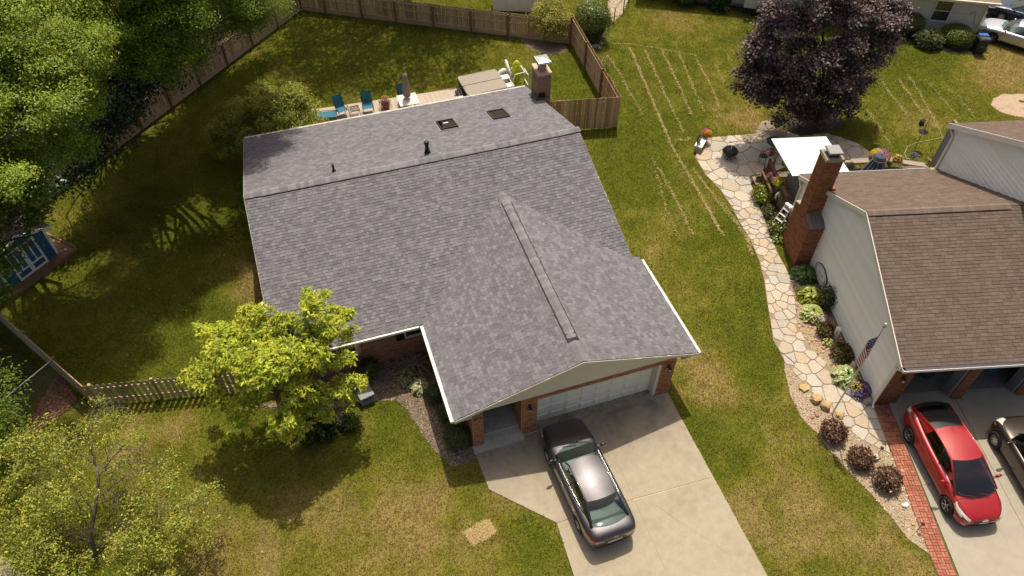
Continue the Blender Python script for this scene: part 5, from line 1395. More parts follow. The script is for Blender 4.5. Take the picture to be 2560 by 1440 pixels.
    part('parcel_shelf', T, IN, lambda b: b.add([(xc + .10, s * (ybc - .10), zc + .02) for s in (-1, 1)] + [(xct - .25, s * (ytc + .02), zb + .01) for s in (1, -1)], [(3, 2, 1, 0), (0, 1, 2, 3)]))
    part('dashboard', T, M_INT_DARK, lambda b: b.box(((xa * .78 + xat * .22), 0, zb + .005), ((xa - xat) * .5, yb * 1.8, .05)))
    part('cabin_floor', T, M_INT_DARK, lambda b: b.box(((xat + xct) / 2, 0, zb + .004), ((xat - xct) * 1.1, yb * 1.86, .012)))
    for (sx, n_) in spec['seats']:
        for k in range(n_):
            y = (k - (n_ - 1) / 2) * (.72 if n_ == 2 else .46)
            se = part('seat', T, ST, lambda b: b.box((sx, y, zb + .10), (.16, .50 if n_ == 2 else .40, .24), R=Matrix.Rotation(-.25, 3, 'Y'), taper=(.8, .85)))
            part('headrest', se, ST, lambda b: b.box((sx - .05, y, zb + .29), (.10, .24, .15), taper=(.8, .8)))
    sw = MB(); sw.tube([(0, .18 * math.cos(a), .18 * math.sin(a)) for a in [2 * PI * i / 14 for i in range(15)]], .014, 5); o = sw.build('steering_wheel', M_INT_DARK, T); o.location = (xat + (xa - xat) * .12, .36, zb + .08); o.rotation_euler = (0, -.5, 0)
    # wipers
    for y in (.15, -.42):
        part('wiper', T, M_BLACK, lambda b: b.bar((xa + bow * .95, y + .25, zb + .035), (xa + bow * .8 - .08, y - .25, zb + .07), .02, .015))
    for (quad, axis, m, nm, n_, off) in spec['decals']:
        decal(bvh, quad, axis, m, nm, T, n_, off)
        if nm in ('headlight', 'tail_light', 'clear_lens', 'turn_signal', 'fog_light'): decal(bvh, [(-p[0], p[1]) for p in quad], axis, m, nm, T, n_, off)
    return T, bvh

P_GREY = paint('gunmetal paint', (.055, .053, .062), .75, .38)
P_RED = paint('red paint', (.32, .005, .009), .1, .36)
P_BROWN = paint('bronze grey paint', (.055, .046, .037), .55, .34)
P_SILVER = paint('silver paint', (.50, .50, .53), .7, .34)
P_BLACKCAR = paint('black paint', (.008, .008, .012), .2, .25)

SEDAN = dict(paint=P_GREY, wr=.335, axles=(1.38, -1.42), track=.83, spokes=10, glass=M_CARGLASS, belt=.93, chrome=True, handle_m=M_CHROME,
    sections=[(2.46, .50, .34, .60, .64), (2.42, .70, .24, .66, .72), (2.22, .86, .19, .74, .83), (1.75, .915, .18, .83, .93), (1.25, .925, .18, .88, .985), (.6, .93, .18, .91, .985),
              (-.4, .93, .18, .935, .985), (-1.3, .925, .18, .96, 1.02), (-1.85, .915, .19, .985, 1.075), (-2.2, .87, .22, .985, 1.07), (-2.38, .79, .28, .95, 1.03), (-2.45, .70, .36, .84, .90)],
    gh=dict(yb=.755, yt=.575, zb=.965, zt=1.40, ztc=1.40, zc=1.06, ytc=.555, ybc=.68, x=(1.02, .26, -1.18, -1.93), bow=.24, bowr=.16, rcrown=.05, rb=.05, sideb=.80, sidet=.93, sb0=.06, st0=.0, cuts=[(.43, .42)], mirror=(.80, 1.03)),
    seams=(.92, -.22, -1.18), handles=(-.12, -1.12), seats=((-.15, 2), (-1.05, 3)), inside=M_INT_GREEN, seat=M_INT_SEAT,
    decals=[([(.40, .72), (.80, .76), (.80, .92), (.40, .86)], '+x', M_RED_LENS, 'tail_light', (6, 3), .008),
            ([(-2.42, .76), (-1.98, .83), (-2.02, .94), (-2.42, .95)], '-y', M_RED_LENS, 'tail_lens', (5, 3), .007), ([(-2.42, .76), (-1.98, .83), (-2.02, .94), (-2.42, .95)], '+y', M_RED_LENS, 'tail_lens', (5, 3), .007),
            ([(.42, .78), (.70, .82), (.68, .86), (.42, .83)], '+x', M_CLEAR_LENS, 'clear_lens', (5, 2), .012),
            ([(-.44, .78), (.44, .78), (.42, .815), (-.42, .815)], '+x', M_CHROME, 'trunk_strip', (8, 1), .012),
            ([(-.27, .58), (.27, .58), (.27, .70), (-.27, .70)], '+x', M_PLATE, 'licence_plate', (4, 2), .01),
            ([(-.07, .855), (.07, .855), (.06, .925), (-.06, .925)], '+x', M_CHROME, 'badge_ring', (3, 3), .010),
            ([(-.045, .87), (.045, .87), (.04, .91), (-.04, .91)], '+x', M_GREYMETAL, 'badge', (2, 2), .013),
            ([(-.7, .40), (.7, .40), (.66, .50), (-.66, .50)], '+x', M_SEAM, 'bumper_strip', (10, 2), .004),
            ([(2.02, .70), (2.40, .60), (2.38, .67), (1.95, .77)], '-y', M_CLEAR_LENS, 'front_lens', (6, 3), .006), ([(2.02, .70), (2.40, .60), (2.38, .67), (1.95, .77)], '+y', M_CLEAR_LENS, 'front_lens', (6, 3), .006),
            ([(-.5, .42), (.5, .42), (.52, .60), (-.52, .60)], '-x', M_SEAM, 'grille', (6, 3), .006),
            ([(-2.12, -.74), (-2.105, -.74), (-2.105, .74), (-2.12, .74)], '-z', M_SEAM, 'boot_seam', (1, 10), .003) if False else ([(-2.0, -.79), (-1.99, -.79), (-2.30, -.70), (-2.31, -.70)], '-z', M_SEAM, 'boot_seam', (1, 6), .003),
            ([(-2.0, .79), (-1.99, .79), (-2.30, .70), (-2.31, .70)], '-z', M_SEAM, 'boot_seam', (1, 6), .003),
            ([(1.1, .80), (1.1, .812), (2.15, .70), (2.15, .69)], '-z', M_SEAM, 'bonnet_seam', (1, 8), .003), ([(1.1, -.80), (1.1, -.812), (2.15, -.70), (2.15, -.69)], '-z', M_SEAM, 'bonnet_seam', (1, 8), .003)])
sedan_h = Vector((-.105, 3.0)).normalized()
make_car('sedan', 'dark grey sedan parked nose-in at the white garage door', SEDAN, (.86, -3.10, .03), math.atan2(sedan_h.y, sedan_h.x), 1.01)

HATCH = dict(paint=P_RED, wr=.335, axles=(1.42, -1.36), track=.81, spokes=5, glass=M_CARGLASS_D, belt=.93, rglass=paint('black hatch glass', (.006, .006, .007), 0, .12),
    sections=[(2.22, .46, .30, .56, .60), (2.17, .68, .22, .62, .70), (1.95, .82, .19, .71, .80), (1.5, .865, .18, .82, .94), (1.0, .875, .18, .90, 1.01), (.3, .885, .18, .94, .99),
              (-.6, .885, .18, .97, 1.0), (-1.3, .88, .19, 1.01, 1.06), (-1.8, .86, .21, 1.06, 1.13), (-2.08, .80, .27, 1.06, 1.14), (-2.21, .72, .36, 1.0, 1.09), (-2.26, .62, .42, .86, .94)],
    gh=dict(yb=.75, yt=.585, zb=.985, zt=1.445, ztc=1.43, zc=1.155, ytc=.56, ybc=.66, x=(1.30, .28, -.92, -2.02), bow=.22, bowr=.10, rcrown=.055, rb=.06, sideb=.68, sidet=.96, sb0=.18, st0=.03, cuts=[(.35, .38)], mirror=(.88, 1.06)),
    seams=(1.0, .02, -.98), handles=(.08, -.86), seats=((-.05, 2), (-.95, 3)), inside=M_INT_DARK, seat=M_INT_DARK,
    decals=[([(.54, .58), (.83, .74), (.78, .80), (.50, .66)], '-x', M_CLEAR_LENS, 'headlight', (7, 4), .009),
            ([(1.62, .70), (2.02, .60), (1.98, .70), (1.52, .84)], '-y', M_CLEAR_LENS, 'front_lens', (6, 4), .008), ([(1.62, .70), (2.02, .60), (1.98, .70), (1.52, .84)], '+y', M_CLEAR_LENS, 'front_lens', (6, 4), .008),
            ([(1.60, .72), (1.70, .69), (1.66, .75), (1.56, .80)], '-y', M_AMBER, 'turn_lens', (3, 2), .011), ([(1.60, .72), (1.70, .69), (1.66, .75), (1.56, .80)], '+y', M_AMBER, 'turn_lens', (3, 2), .011),
            ([(-.42, .56), (.42, .56), (.40, .60), (-.40, .60)], '-x', M_SEAM, 'grille', (10, 2), .008),
            ([(-.11, .59), (.11, .59), (.09, .67), (-.09, .67)], '-x', M_CHROME, 'badge', (4, 3), .014),
            ([(-.52, .26), (.52, .26), (.48, .40), (-.48, .40)], '-x', M_SEAM, 'lower_grille', (10, 3), .008),
            ([(-.16, .43), (.16, .43), (.16, .52), (-.16, .52)], '-x', M_PLATE, 'licence_plate', (4, 2), .012),
            ([(.60, .36), (.72, .38), (.70, .44), (.60, .43)], '-x', M_CLEAR_LENS, 'fog_light', (3, 2), .01),
            ([(.50, .74), (.72, .80), (.66, 1.05), (.52, 1.03)], '+x', M_CLEAR_LENS, 'tail_light', (5, 4), .008),
            ([(-2.16, .84), (-1.92, .98), (-1.96, 1.05), (-2.16, 1.05)], '-y', M_CLEAR_LENS, 'tail_lens', (5, 4), .008), ([(-2.16, .84), (-1.92, .98), (-1.96, 1.05), (-2.16, 1.05)], '+y', M_CLEAR_LENS, 'tail_lens', (5, 4), .008),
            ([(1.15, .78), (1.15, .79), (2.0, .62), (2.0, .61)], '-z', M_SEAM, 'bonnet_seam', (1, 8), .003), ([(1.15, -.78), (1.15, -.79), (2.0, -.62), (2.0, -.61)], '-z', M_SEAM, 'bonnet_seam', (1, 8), .003)])
red_h = Vector((-.2075, -.978)); ra = math.atan2(red_h.y, red_h.x)
T, bv = make_car('hatchback', 'red hatchback with black rear glass parked facing the street', HATCH, (13.86, -6.74, .03), ra, 1.025)
part('spoiler', T, M_BLACK, lambda b: b.grid([[(-1.86 - .12 * k + .10 * (1 - (i / 5 - 1) ** 2) * -1, .66 * (i / 5 - 1), 1.205 - .03 * k + .03 * (1 - (i / 5 - 1) ** 2)) for i in range(11)] for k in range(3)]))
part('aerial', T, M_BLACK, lambda b: [b.tube([(-.70, 0, 1.48), (-.90, 0, 1.61)], .006, 5), b.lathe([(.03, 0), (.015, .03)], 8, (-.70, 0, 1.48))])

MINIV = dict(paint=P_BROWN, wr=.325, axles=(1.27, -1.28), track=.79, spokes=10, glass=M_CARGLASS_D, belt=.96,
    sections=[(1.98, .50, .34, .66, .70), (1.93, .70, .24, .74, .82), (1.72, .81, .19, .83, .92), (1.3, .85, .18, .90, 1.0), (.9, .86, .18, .94, 1.03), (.2, .865, .18, .96, 1.0), (-.8, .865, .18, .97, 1.0), (-1.5, .85, .20, .98, 1.02), (-1.85, .78, .26, .97, 1.02), (-1.95, .66, .36, .86, .92)],
    gh=dict(yb=.73, yt=.60, zb=.99, zt=1.43, ztc=1.41, zc=1.02, ytc=.57, ybc=.66, x=(.92, .30, -1.45, -1.82), bow=.20, bowr=.08, rcrown=.03, sideb=.90, sidet=.95, sb0=.06, st0=.02, cuts=[(.5, .5)], mirror=(.72, 1.05)),
    seams=(.80, -.45), handles=(-.30,), seats=((-.2, 2), (-1.0, 2)), chrome=False,
    decals=[([(.46, .70), (.72, .72), (.70, .90), (.44, .88)], '-x', M_CLEAR_LENS, 'headlight', (6, 5), .012),
            ([(1.64, .74), (1.88, .70), (1.84, .86), (1.56, .92)], '-y', M_CLEAR_LENS, 'front_lens', (5, 4), .010), ([(1.64, .74), (1.88, .70), (1.84, .86), (1.56, .92)], '+y', M_CLEAR_LENS, 'front_lens', (5, 4), .010),
            ([(1.66, .70), (1.84, .66), (1.85, .70), (1.66, .75)], '-y', M_AMBER, 'turn_lens', (4, 2), .013),
            ([(-.4, .50), (.4, .50), (.42, .68), (-.42, .68)], '-x', M_SEAM, 'grille', (6, 3), .008),
            ([(-.16, .38), (.16, .38), (.16, .48), (-.16, .48)], '-x', M_PLATE, 'licence_plate', (3, 2), .01),
            ([(.9, .79), (.9, .80), (1.78, .62), (1.78, .61)], '-z', M_SEAM, 'bonnet_seam', (1, 8), .003), ([(.9, -.79), (.9, -.80), (1.78, -.62), (1.78, -.61)], '-z', M_SEAM, 'bonnet_seam', (1, 8), .003)])
fa = math.atan2(.97, .24)
make_car('compact_car', 'bronze grey compact car with round headlights cut off by the right edge', MINIV, (16.80, -7.86, .03), fa, 1.03)

SED2 = dict(SEDAN); SED2['paint'] = P_SILVER; SED2['spokes'] = 5; SED2['chrome'] = False; SED2['handle_m'] = P_SILVER; SED2['inside'] = M_INT_DARK; SED2['seat'] = M_INT_DARK
sa = math.atan2(.855, -.52)
make_car('sedan', 'silver sedan behind the blue-lidded bin at the far house', SED2, (38.95, 16.90, .02), sa, .98)
BLK = dict(HATCH); BLK['paint'] = P_BLACKCAR; BLK['glass'] = M_CARGLASS_D
make_car('hatchback', 'black car with its bumper toward the left garage bay opening', BLK, nbv(1.72, 3.75, .04), NB_A - PI / 2, 1.0)
DKB = dict(SEDAN); DKB['paint'] = paint('dark blue paint', (.015, .025, .06), .4, .3); DKB['inside'] = M_INT_DARK; DKB['seat'] = M_INT_DARK; DKB['chrome'] = False
make_car('sedan', 'dark blue sedan beyond the silver one at the top right edge', DKB, (41.5, 18.9, .02), sa, .98)

# ---------------------------------------------------------------- plants
def unit(v): return v / np.maximum(np.linalg.norm(v, axis=-1, keepdims=True), 1e-9)
def leaf_mesh(name, P, T, Nn, l, w, col, mat, droop=.15, fold=.12):
    """one rhombic leaf per row: P base, T along, Nn up"""
    B = unit(np.cross(Nn, T)); l = l[:, None]; w = w[:, None]
    a = P; m = P + T * l * .48
    b = m + B * w * .5 + Nn * w * fold; d = m - B * w * .5 + Nn * w * fold
    c = P + T * l - Nn * l * droop
    V = np.stack([a, b, c, d], 1).reshape(-1, 3); F = np.arange(len(P) * 4).reshape(-1, 4)
    return npmesh(name, V, F, mat, np.repeat(col, 4, 0))
def pick_col(n_cl, n_lf, pal, R, var=.16, clv=.15):
    pal = np.array(pal); k = R.integers(0, len(pal), (n_cl, n_lf)); kc = R.integers(0, len(pal), n_cl)
    c = pal[k] * .45 + pal[kc][:, None, :] * .55
    c = c * (1 + R.normal(0, var, (n_cl, n_lf, 1))) * (1 + R.normal(0, clv, (n_cl, 1, 1)))
    return np.clip(c, .002, 1).reshape(-1, 3)
def clump_points(lobes, n, R, low=-.45, shell=.55, sub=None):
    L = np.array([l[:4] for l in lobes], float); wt = L[:, 3] ** 2; i = R.choice(len(L), n, p=wt / wt.sum())
    d = unit(R.normal(0, 1, (n, 3))); d[:, 2] = np.where(d[:, 2] < low, -d[:, 2], d[:, 2])
    f = shell + (1 - shell) * R.random(n) ** .6; f *= 1 + .12 * R.normal(0, 1, n)
    sq = np.array([1, 1, .8])
    if sub:
        # boughs: tufts of foliage set on each lobe, with gaps between them
        k, fr = sub; bd = unit(R.normal(0, 1, (len(L), k, 3))); bd[:, :, 2] = np.where(bd[:, :, 2] < low, -bd[:, :, 2], bd[:, :, 2])
        bc = L[:, None, :3] + bd * (L[:, 3] * (.62 + .3 * R.random(len(L))))[:, None, None] * sq
        j = R.integers(0, k, n); d2 = unit(R.normal(0, 1, (n, 3))); d2[:, 2] = np.abs(d2[:, 2]) * np.where(R.random(n) < .3, -1, 1)
        p = bc[i, j] + d2 * (L[i, 3] * fr * (.35 + .65 * R.random(n) ** .5))[:, None] * np.array([1, 1, .6])
        return p, unit(d2 * .6 + bd[i, j] * .5), i
    p = L[i, :3] + d * (L[i, 3] * f)[:, None] * sq
    return p, d, i
def crown(name, lobes, ncl, nlf, spread, size, pal, parent, R, mat=None, whorl=False, up=.9, out=.6, rnd=.5, low=-.45, shell=.55, droop=.15, aspect=.5, var=.16, clv=.15, flat=.55, sub=None):
    p, d, i = clump_points(lobes, ncl, R, low, shell, sub)
    D = np.repeat(d, nlf, 0); C = np.repeat(p, nlf, 0); n = len(C)
    if whorl:
        ax = unit(D * .7 + np.array([0, 0, .6]) + R.normal(0, .25, (n, 3)))
        t = unit(np.cross(ax, R.normal(0, 1, (n, 3)))); T = unit(t + ax * .35); Nn = unit(ax + R.normal(0, .2, (n, 3)))
        Nn = unit(Nn - T * (Nn * T).sum(1, keepdims=True)); P = C + R.normal(0, spread, (n, 3)) * .35
    else:
        P = C + R.normal(0, 1, (n, 3)) * spread * np.array([1, 1, flat])
        Nn = unit(np.array([0, 0, up]) + D * out + R.normal(0, rnd, (n, 3))); T = unit(np.cross(Nn, R.normal(0, 1, (n, 3)))) + D * .3 + np.array([0, 0, -.15]); T = unit(T - Nn * (T * Nn).sum(1, keepdims=True))
    l = size * (1 + R.normal(0, .22, n)).clip(.5, 1.6); col = pick_col(ncl, nlf, pal, R, var, clv)
    return meshobj(name, leaf_mesh(name, P, T, Nn, l, l * aspect, col, mat or M_LEAF, droop), parent), p, i
def wig(a, b, n, amp, R):
    a = Vector(a); b = Vector(b); L = (b - a).length
    return [a.lerp(b, k / n) + (Vector(R.normal(0, amp * L, 3)) if 0 < k < n else Vector((0, 0, 0))) for k in range(n + 1)]
def tree(name, label, base, lobes, tr, ncl, nlf, spread, size, pal, seed, bark=None, cat='tree', twigs=120, group=None, fork=.45, **kw):
    R = np.random.default_rng(seed); bark = bark or M_BARK
    T = thing(name, label, cat, (base[0], base[1], 0), 0, group)
    off = np.array([base[0], base[1], 0.])
    lb = [(l[0] - base[0], l[1] - base[1], l[2], l[3]) for l in lobes]
    cr, p, idx = crown('crown', lb, ncl, nlf, spread, size, pal, T, R, **kw)
    cen = np.mean([l[:3] for l in lb], 0); zf = max(.4, min(l[2] for l in lb) * fork + .2)
    tk = Vector((cen[0] * .15, cen[1] * .15, zf))
    part('trunk', T, bark, lambda b: b.tube(wig((0, 0, -.1), tk, 5, .03, R), np.linspace(tr, tr * .72, 6), 9), True)
    def limbs(b):
        for j, l in enumerate(lb):
            c = Vector(l[:3]); mid = tk.lerp(c, .5) + Vector((0, 0, .1 * (c - tk).length)); path = wig(tk, mid, 3, .05, R)[:-1] + wig(mid, c, 3, .05, R)
            b.tube(path, np.linspace(tr * .42, tr * .12, len(path)), 6)
            q = np.where(idx == j)[0]
            for k in q[:max(2, int(twigs * len(q) / len(idx)))]:
                b.tube(wig(c.lerp(tk, .25 * R.random()), Vector(p[k]), 3, .05, R), [tr * .10, tr * .07, tr * .05, tr * .025], 4, cap=False)
    part('limbs', T, bark, limbs, True)
    return T

G_MAPLE = [(.22, .31, .034), (.17, .26, .025), (.28, .34, .044), (.12, .19, .02), (.32, .35, .05)]
G_OAK = [(.115, .17, .017), (.085, .135, .013), (.15, .205, .022), (.06, .10, .01)]
G_OAKB = [(.155, .22, .02), (.115, .18, .016), (.20, .26, .028), (.08, .13, .012)]
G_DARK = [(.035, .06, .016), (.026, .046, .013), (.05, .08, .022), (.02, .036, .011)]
G_YARD = [(.37, .43, .04), (.29, .37, .033), (.44, .46, .05), (.22, .30, .027), (.50, .47, .05)]
G_CHERRY = [(.27, .31, .05), (.33, .335, .055), (.21, .26, .04), (.38, .34, .06), (.17, .22, .034)]
G_PURPLE = [(.115, .072, .072), (.08, .05, .052), (.15, .10, .095), (.055, .036, .04), (.19, .13, .12)]
G_SHRUB = [(.29, .31, .05), (.24, .27, .042), (.36, .35, .065), (.19, .225, .038)]
tree('maple_tree', 'tall light green maple behind the fence at the top left corner', (-20.8, 17.5), [(-14.16,14.74,11.5,2.2),(-13.2,15.57,10.5,1.5),(-15.19,14.3,10,2.1),(-13.97,14.45,9.5,1.4),(-13.17,15.15,9.8,0.9),(-14.94,13.11,8.8,1.9),(-14.34,13.84,8,1.2),(-16.14,12.9,8.5,1.9),(-16.2,12.93,7,1.6),(-14.97,13.84,7,0.9),(-17,12.32,6.5,1.4),(-14.5,14.02,9,1.5),(-14.91,15.2,12,2),(-16.25,13.76,11,2.2),(-17.05,12.48,9,2)], .34, 4300, 38, .20, .088, G_MAPLE, 3, up=.7, out=.7, rnd=.45, twigs=100, sub=(9, .42))
tree('oak_tree', 'broad dark green tree whose boughs hang over the board fence at the top', (-15.2, 26.8), [(-11.27,17.05,10.5,1.6),(-10.06,16.97,10,1.7),(-10.73,16.37,9.2,1.3),(-9.74,16.47,8.6,0.95),(-9.69,17.03,9.2,1.2),(-11.29,16.59,9.8,1.2),(-8.54,18.34,9.6,1.2),(-7.46,18.62,9.2,1.2),(-6.97,19.33,8.2,1),(-6.24,20.27,8,0.9),(-7.58,18.98,8,0.8),(-9.34,16.74,8,0.6),(-10.41,16.43,8,0.8),(-11.48,16.39,8.6,1.1),(-6.33,19.44,10,1.5),(-8.43,18.66,11,2.2),(-10.16,18.09,11.5,2.2),(-11.44,16.67,12,2)], .42, 3500, 34, .22, .095, G_OAKB, 4, up=.7, out=.6, rnd=.5, twigs=120, sub=(9, .42))
tree('shade_tree', 'very tall tree beyond the left fence with boughs high over the yard', (-17.0, 29.5), [(-6.11,24.69,13.5,1.5),(-7.34,23.17,13,1.5),(-8.52,25.48,13.5,1.8),(-10.65,24.58,13,1.4),(-11.92,24.43,12.5,1.8),(-7.68,27.61,14,2),(-8.28,30.76,14.5,2),(-11.11,27.39,13.5,2),(-7.13,33.58,15,1.8),(-12.67,22.16,12.5,1.8)], .42, 1250, 17, .36, .26, G_OAK, 24, up=.9, out=.4, rnd=.4, twigs=50, shell=.3, low=-.9, aspect=.6)
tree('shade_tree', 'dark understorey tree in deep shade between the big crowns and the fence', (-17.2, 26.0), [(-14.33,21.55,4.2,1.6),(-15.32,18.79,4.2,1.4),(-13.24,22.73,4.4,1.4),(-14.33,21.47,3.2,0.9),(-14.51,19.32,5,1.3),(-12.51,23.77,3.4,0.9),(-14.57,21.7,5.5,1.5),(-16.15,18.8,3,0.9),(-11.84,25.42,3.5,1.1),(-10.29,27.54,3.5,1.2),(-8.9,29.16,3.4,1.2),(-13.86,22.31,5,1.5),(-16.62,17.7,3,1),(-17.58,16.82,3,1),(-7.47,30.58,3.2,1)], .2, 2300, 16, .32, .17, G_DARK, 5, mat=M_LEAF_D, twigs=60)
tree('maple_tree', 'green tree leaning over the blue shed from the left edge', (-22.0, 13.0), [(-17.77,12.39,5,1),(-17.27,11.5,4.3,0.45),(-18.13,10.92,4.5,0.6),(-16.9,11.79,6,1.1),(-18.6,10.06,3.6,0.5),(-17.93,10.62,4.1,0.35),(-16.7,11.69,5.2,0.35),(-17.95,10.18,6,1.8),(-16.81,11.4,7,1.3)], .2, 700, 18, .2, .13, G_OAK, 6, twigs=60, sub=(8, .4))
tree('shade_tree', 'dark bushy tree at the left edge beside the wire fence', (-21.2, 5.2), [(-18.85,5.57,1.6,0.6),(-18.85,5.17,1.1,0.55),(-18.98,4.78,2.2,1),(-19.14,4.71,1,0.5),(-18.44,4.42,4,1.4)], .12, 380, 14, .22, .10, G_OAK, 7, twigs=30)
tree('shade_tree', 'tall spreading tree of the neighbouring wood outside the left fence', (-24.5, 11.0), [(-12.64,18.74,12.5,1.8),(-14,20.03,12,1.7),(-14.16,16.7,11.5,1.7),(-12.8,15.52,11.5,1.3),(-12.67,13.26,11.2,1),(-14.99,14.6,11,1.6),(-13.76,12.84,10.5,1.2),(-16.38,16.21,11,1.8),(-17.25,13.98,10.5,1.9),(-15.82,13.51,10.5,1.5),(-13.47,11.33,10.2,0.8),(-16.62,11.21,9.5,1.4),(-14.9,11.7,10,1.1),(-17.78,11.35,9,1.5),(-15.41,9.03,9,0.7),(-11.93,19.32,12.5,1.1),(-12.03,17,12,0.9)], .36, 3000, 32, .2, .095, G_MAPLE, 8, twigs=40, low=-.8, sub=(9, .42))
tree('shade_tree', 'big spreading tree standing beyond the back fence', (4.5, 38.5), [(-0.96,36.77,15,2.2),(1.31,34.78,15.5,2),(3.91,35.18,15,2.2),(6.46,34.86,15,1.9),(8.33,34.01,14.5,1.2),(6.93,31.73,15,1),(1.96,31.74,15.5,1.3),(4.46,31.84,15.5,1.3),(-0.26,32.93,15.5,1.7),(-1.69,39.4,14.5,2.2),(1.84,38.25,14.5,2.2),(5.62,37.02,14.5,2),(-1.88,33.45,15.5,1.8),(5.8,30.26,15.5,0.8),(-3.02,36.44,15,2)], .42, 950, 15, .40, .26, G_OAK, 9, twigs=40, shell=.3, low=-.9, aspect=.6)
tree('yard_tree', 'young oak with bright yellow-green whorled leaves in the front lawn', (-8.3, 2.75), [(-8.47,2.51,4.5,1.5),(-9.84,3.19,4.2,1.45),(-7.19,2.32,4.2,1.25),(-8.82,1.67,3.4,1.2),(-6.9,3.35,5.3,0.85),(-6.87,3.57,6,0.42),(-10.33,4.11,4.4,0.8),(-11.37,3.46,3.3,0.8),(-8.91,3.89,4.9,0.8),(-6.46,3.03,3.7,0.75),(-6.35,1.85,3,0.55),(-8.51,1.31,2.5,0.7),(-10.25,2.31,2.9,0.75),(-7.16,1.6,2.7,0.7),(-7.83,2.98,5,0.95),(-6.22,3.55,4.6,0.5),(-11.15,5.09,4,0.35),(-9.3,5.05,4.6,0.28)], .11, 3800, 8, .10, .16, G_YARD, 10, whorl=True, droop=.05, aspect=.36, twigs=420, low=-.7, clv=.2, sub=(8, .45))
tree('purple_maple', 'dense dark purple maple beside the stone patio', (21.64,13.02), [(20.9,14.35,5.33,1.83),(18.14,14.15,6.13,1.46),(22.97,14.35,5.65,1.83),(24.12,13.95,5.44,1.22),(17.77,13.75,4.63,1.34),(16.8,13.55,3.78,0.98),(20.42,13.35,4.14,1.83),(23.05,13.55,3.76,1.46),(18.94,13.15,2.75,1.22),(21.07,13.05,2.12,1.34),(22.54,13.35,2.14,1.1),(17.53,13.35,2.79,0.85),(23.46,13.15,0.77,0.61),(19.79,13.15,1.31,0.85),(20.4,14.55,7.05,1.83),(24.31,13.95,6.4,0.85),(16.95,13.95,5.46,0.92),(24.28,13.55,2.04,0.61),(24.95,14.15,3.91,0.61),(18.4,14.35,7.46,1.46),(21.41,13.35,0.69,0.85),(19.2,13.55,0.77,0.43),(16.97,13.65,4.39,0.9),(18.44,13.35,3.57,1.2),(21.93,13.55,3.73,1.4),(16.49,13.85,5.27,0.6)], .2, 4300, 15, .19, .135, G_PURPLE, 12, mat=M_PURPLE, aspect=.8, twigs=110, sub=(9, .37), var=.35, clv=.3)
tree('shrub', 'feathery yellow-green shrub at the back corner of the grey roof', (-7.6, 21.0), [(-9.06,21.43,1.7,1.1),(-7.73,20.52,2.4,1.2),(-6.49,20.31,3,0.9),(-7.03,19.85,2.2,1.15),(-5.85,20.5,2,0.9),(-9.9,21.36,1.3,0.8),(-8.82,19.99,1.5,0.85),(-7.87,21.93,2.5,0.8),(-5.32,20.65,1.4,0.55),(-6.01,21.08,2.9,0.5),(-10.17,20.37,0.9,0.6)], .08, 2300, 20, .15, .12, G_SHRUB, 13, cat='shrub', up=.8, rnd=.6, aspect=.42, twigs=60, clv=.22, sub=(9, .42))
tree('shrub', 'round yellow-green shrub with orange tips in the back fence corner', (10.85, 26.4), [(10.47,26.74,1.4,1.05),(9.92,27.43,1,0.72),(11.32,26.78,1.1,0.75),(10.74,27.17,2,0.8),(10.66,26.44,0.7,0.75),(10.22,27.57,1.7,0.6)], .06, 620, 16, .15, .10, [(.27, .29, .045), (.21, .24, .04), (.33, .32, .06), (.40, .29, .06)], 14, cat='shrub', aspect=.5, twigs=40)

# the thin cherry at the lower left: limbs follow its own crooked skeleton
R = np.random.default_rng(21)
cb = (-16.06,-0.3)
C_ = thing('cherry_tree', 'thin half-bare cherry with crooked trunk and sparse yellowing leaves', 'tree', (cb[0], cb[1], 0))
SK = [[(-16.03,-0.42,0),(-15.94,0.1,0.75),(-15.51,0.57,1.5),(-15.12,1.17,2.3),(-15.01,1.45,2.7)], [(-15.03,1.41,2.65),(-15.1,1.95,3.1),(-15.03,2.48,3.5),(-14.86,2.81,3.9)], [(-15.08,1.25,2.4),(-14.73,1.25,2.7),(-14.18,1.08,3),(-13.54,0.83,3.2),(-12.95,0.51,3.3)], [(-14.77,1.29,2.7),(-14.43,1.4,3),(-13.97,1.43,3.4)], [(-15.19,0.79,1.9),(-14.68,0.79,2.3),(-14.1,0.76,2.7),(-13.3,0.49,3)],
      [(-15.28,0.65,1.7),(-14.5,0.53,2.1),(-13.64,0.2,2.4),(-12.82,-0.13,2.6)], [(-15.96,-0.31,0.2),(-16.09,0.03,0.7),(-16.38,0.16,1.1),(-16.59,0.26,1.5)], [(-15.87,-0.19,0.3),(-15.35,-0.12,0.8),(-14.82,-0.03,1.2)], [(-15.89,0.13,0.8),(-16.01,0.96,1.8),(-16.69,1.23,2.3),(-17.12,1.7,2.8)], [(-15.57,0.54,1.45),(-16.1,1.63,2.6),(-16.62,2.23,3.2)], [(-14.82,-0.03,1.2),(-13.79,-0.27,1.6),(-12.68,-0.49,1.9),(-11.73,-0.6,2.1)], [(-15.35,-0.12,0.8),(-14.34,-1.02,1.1),(-13.27,-1.6,1.3)], [(-16.38,0.16,1.1),(-17.07,-0.24,1.7),(-17.62,-0.46,2)], [(-14.97,2.56,3.6),(-14.46,2.82,3.7),(-13.99,2.9,3.6)], [(-15.01,1.45,2.7),(-15.49,1.86,3.2),(-15.84,2.2,3.6)]]
SK = [[Vector((p[0] - cb[0], p[1] - cb[1], p[2])) for p in s] for s in SK]
part('trunk', C_, M_BARK_L, lambda b: b.tube(SK[0], [.085, .07, .06, .05, .035], 9), True)
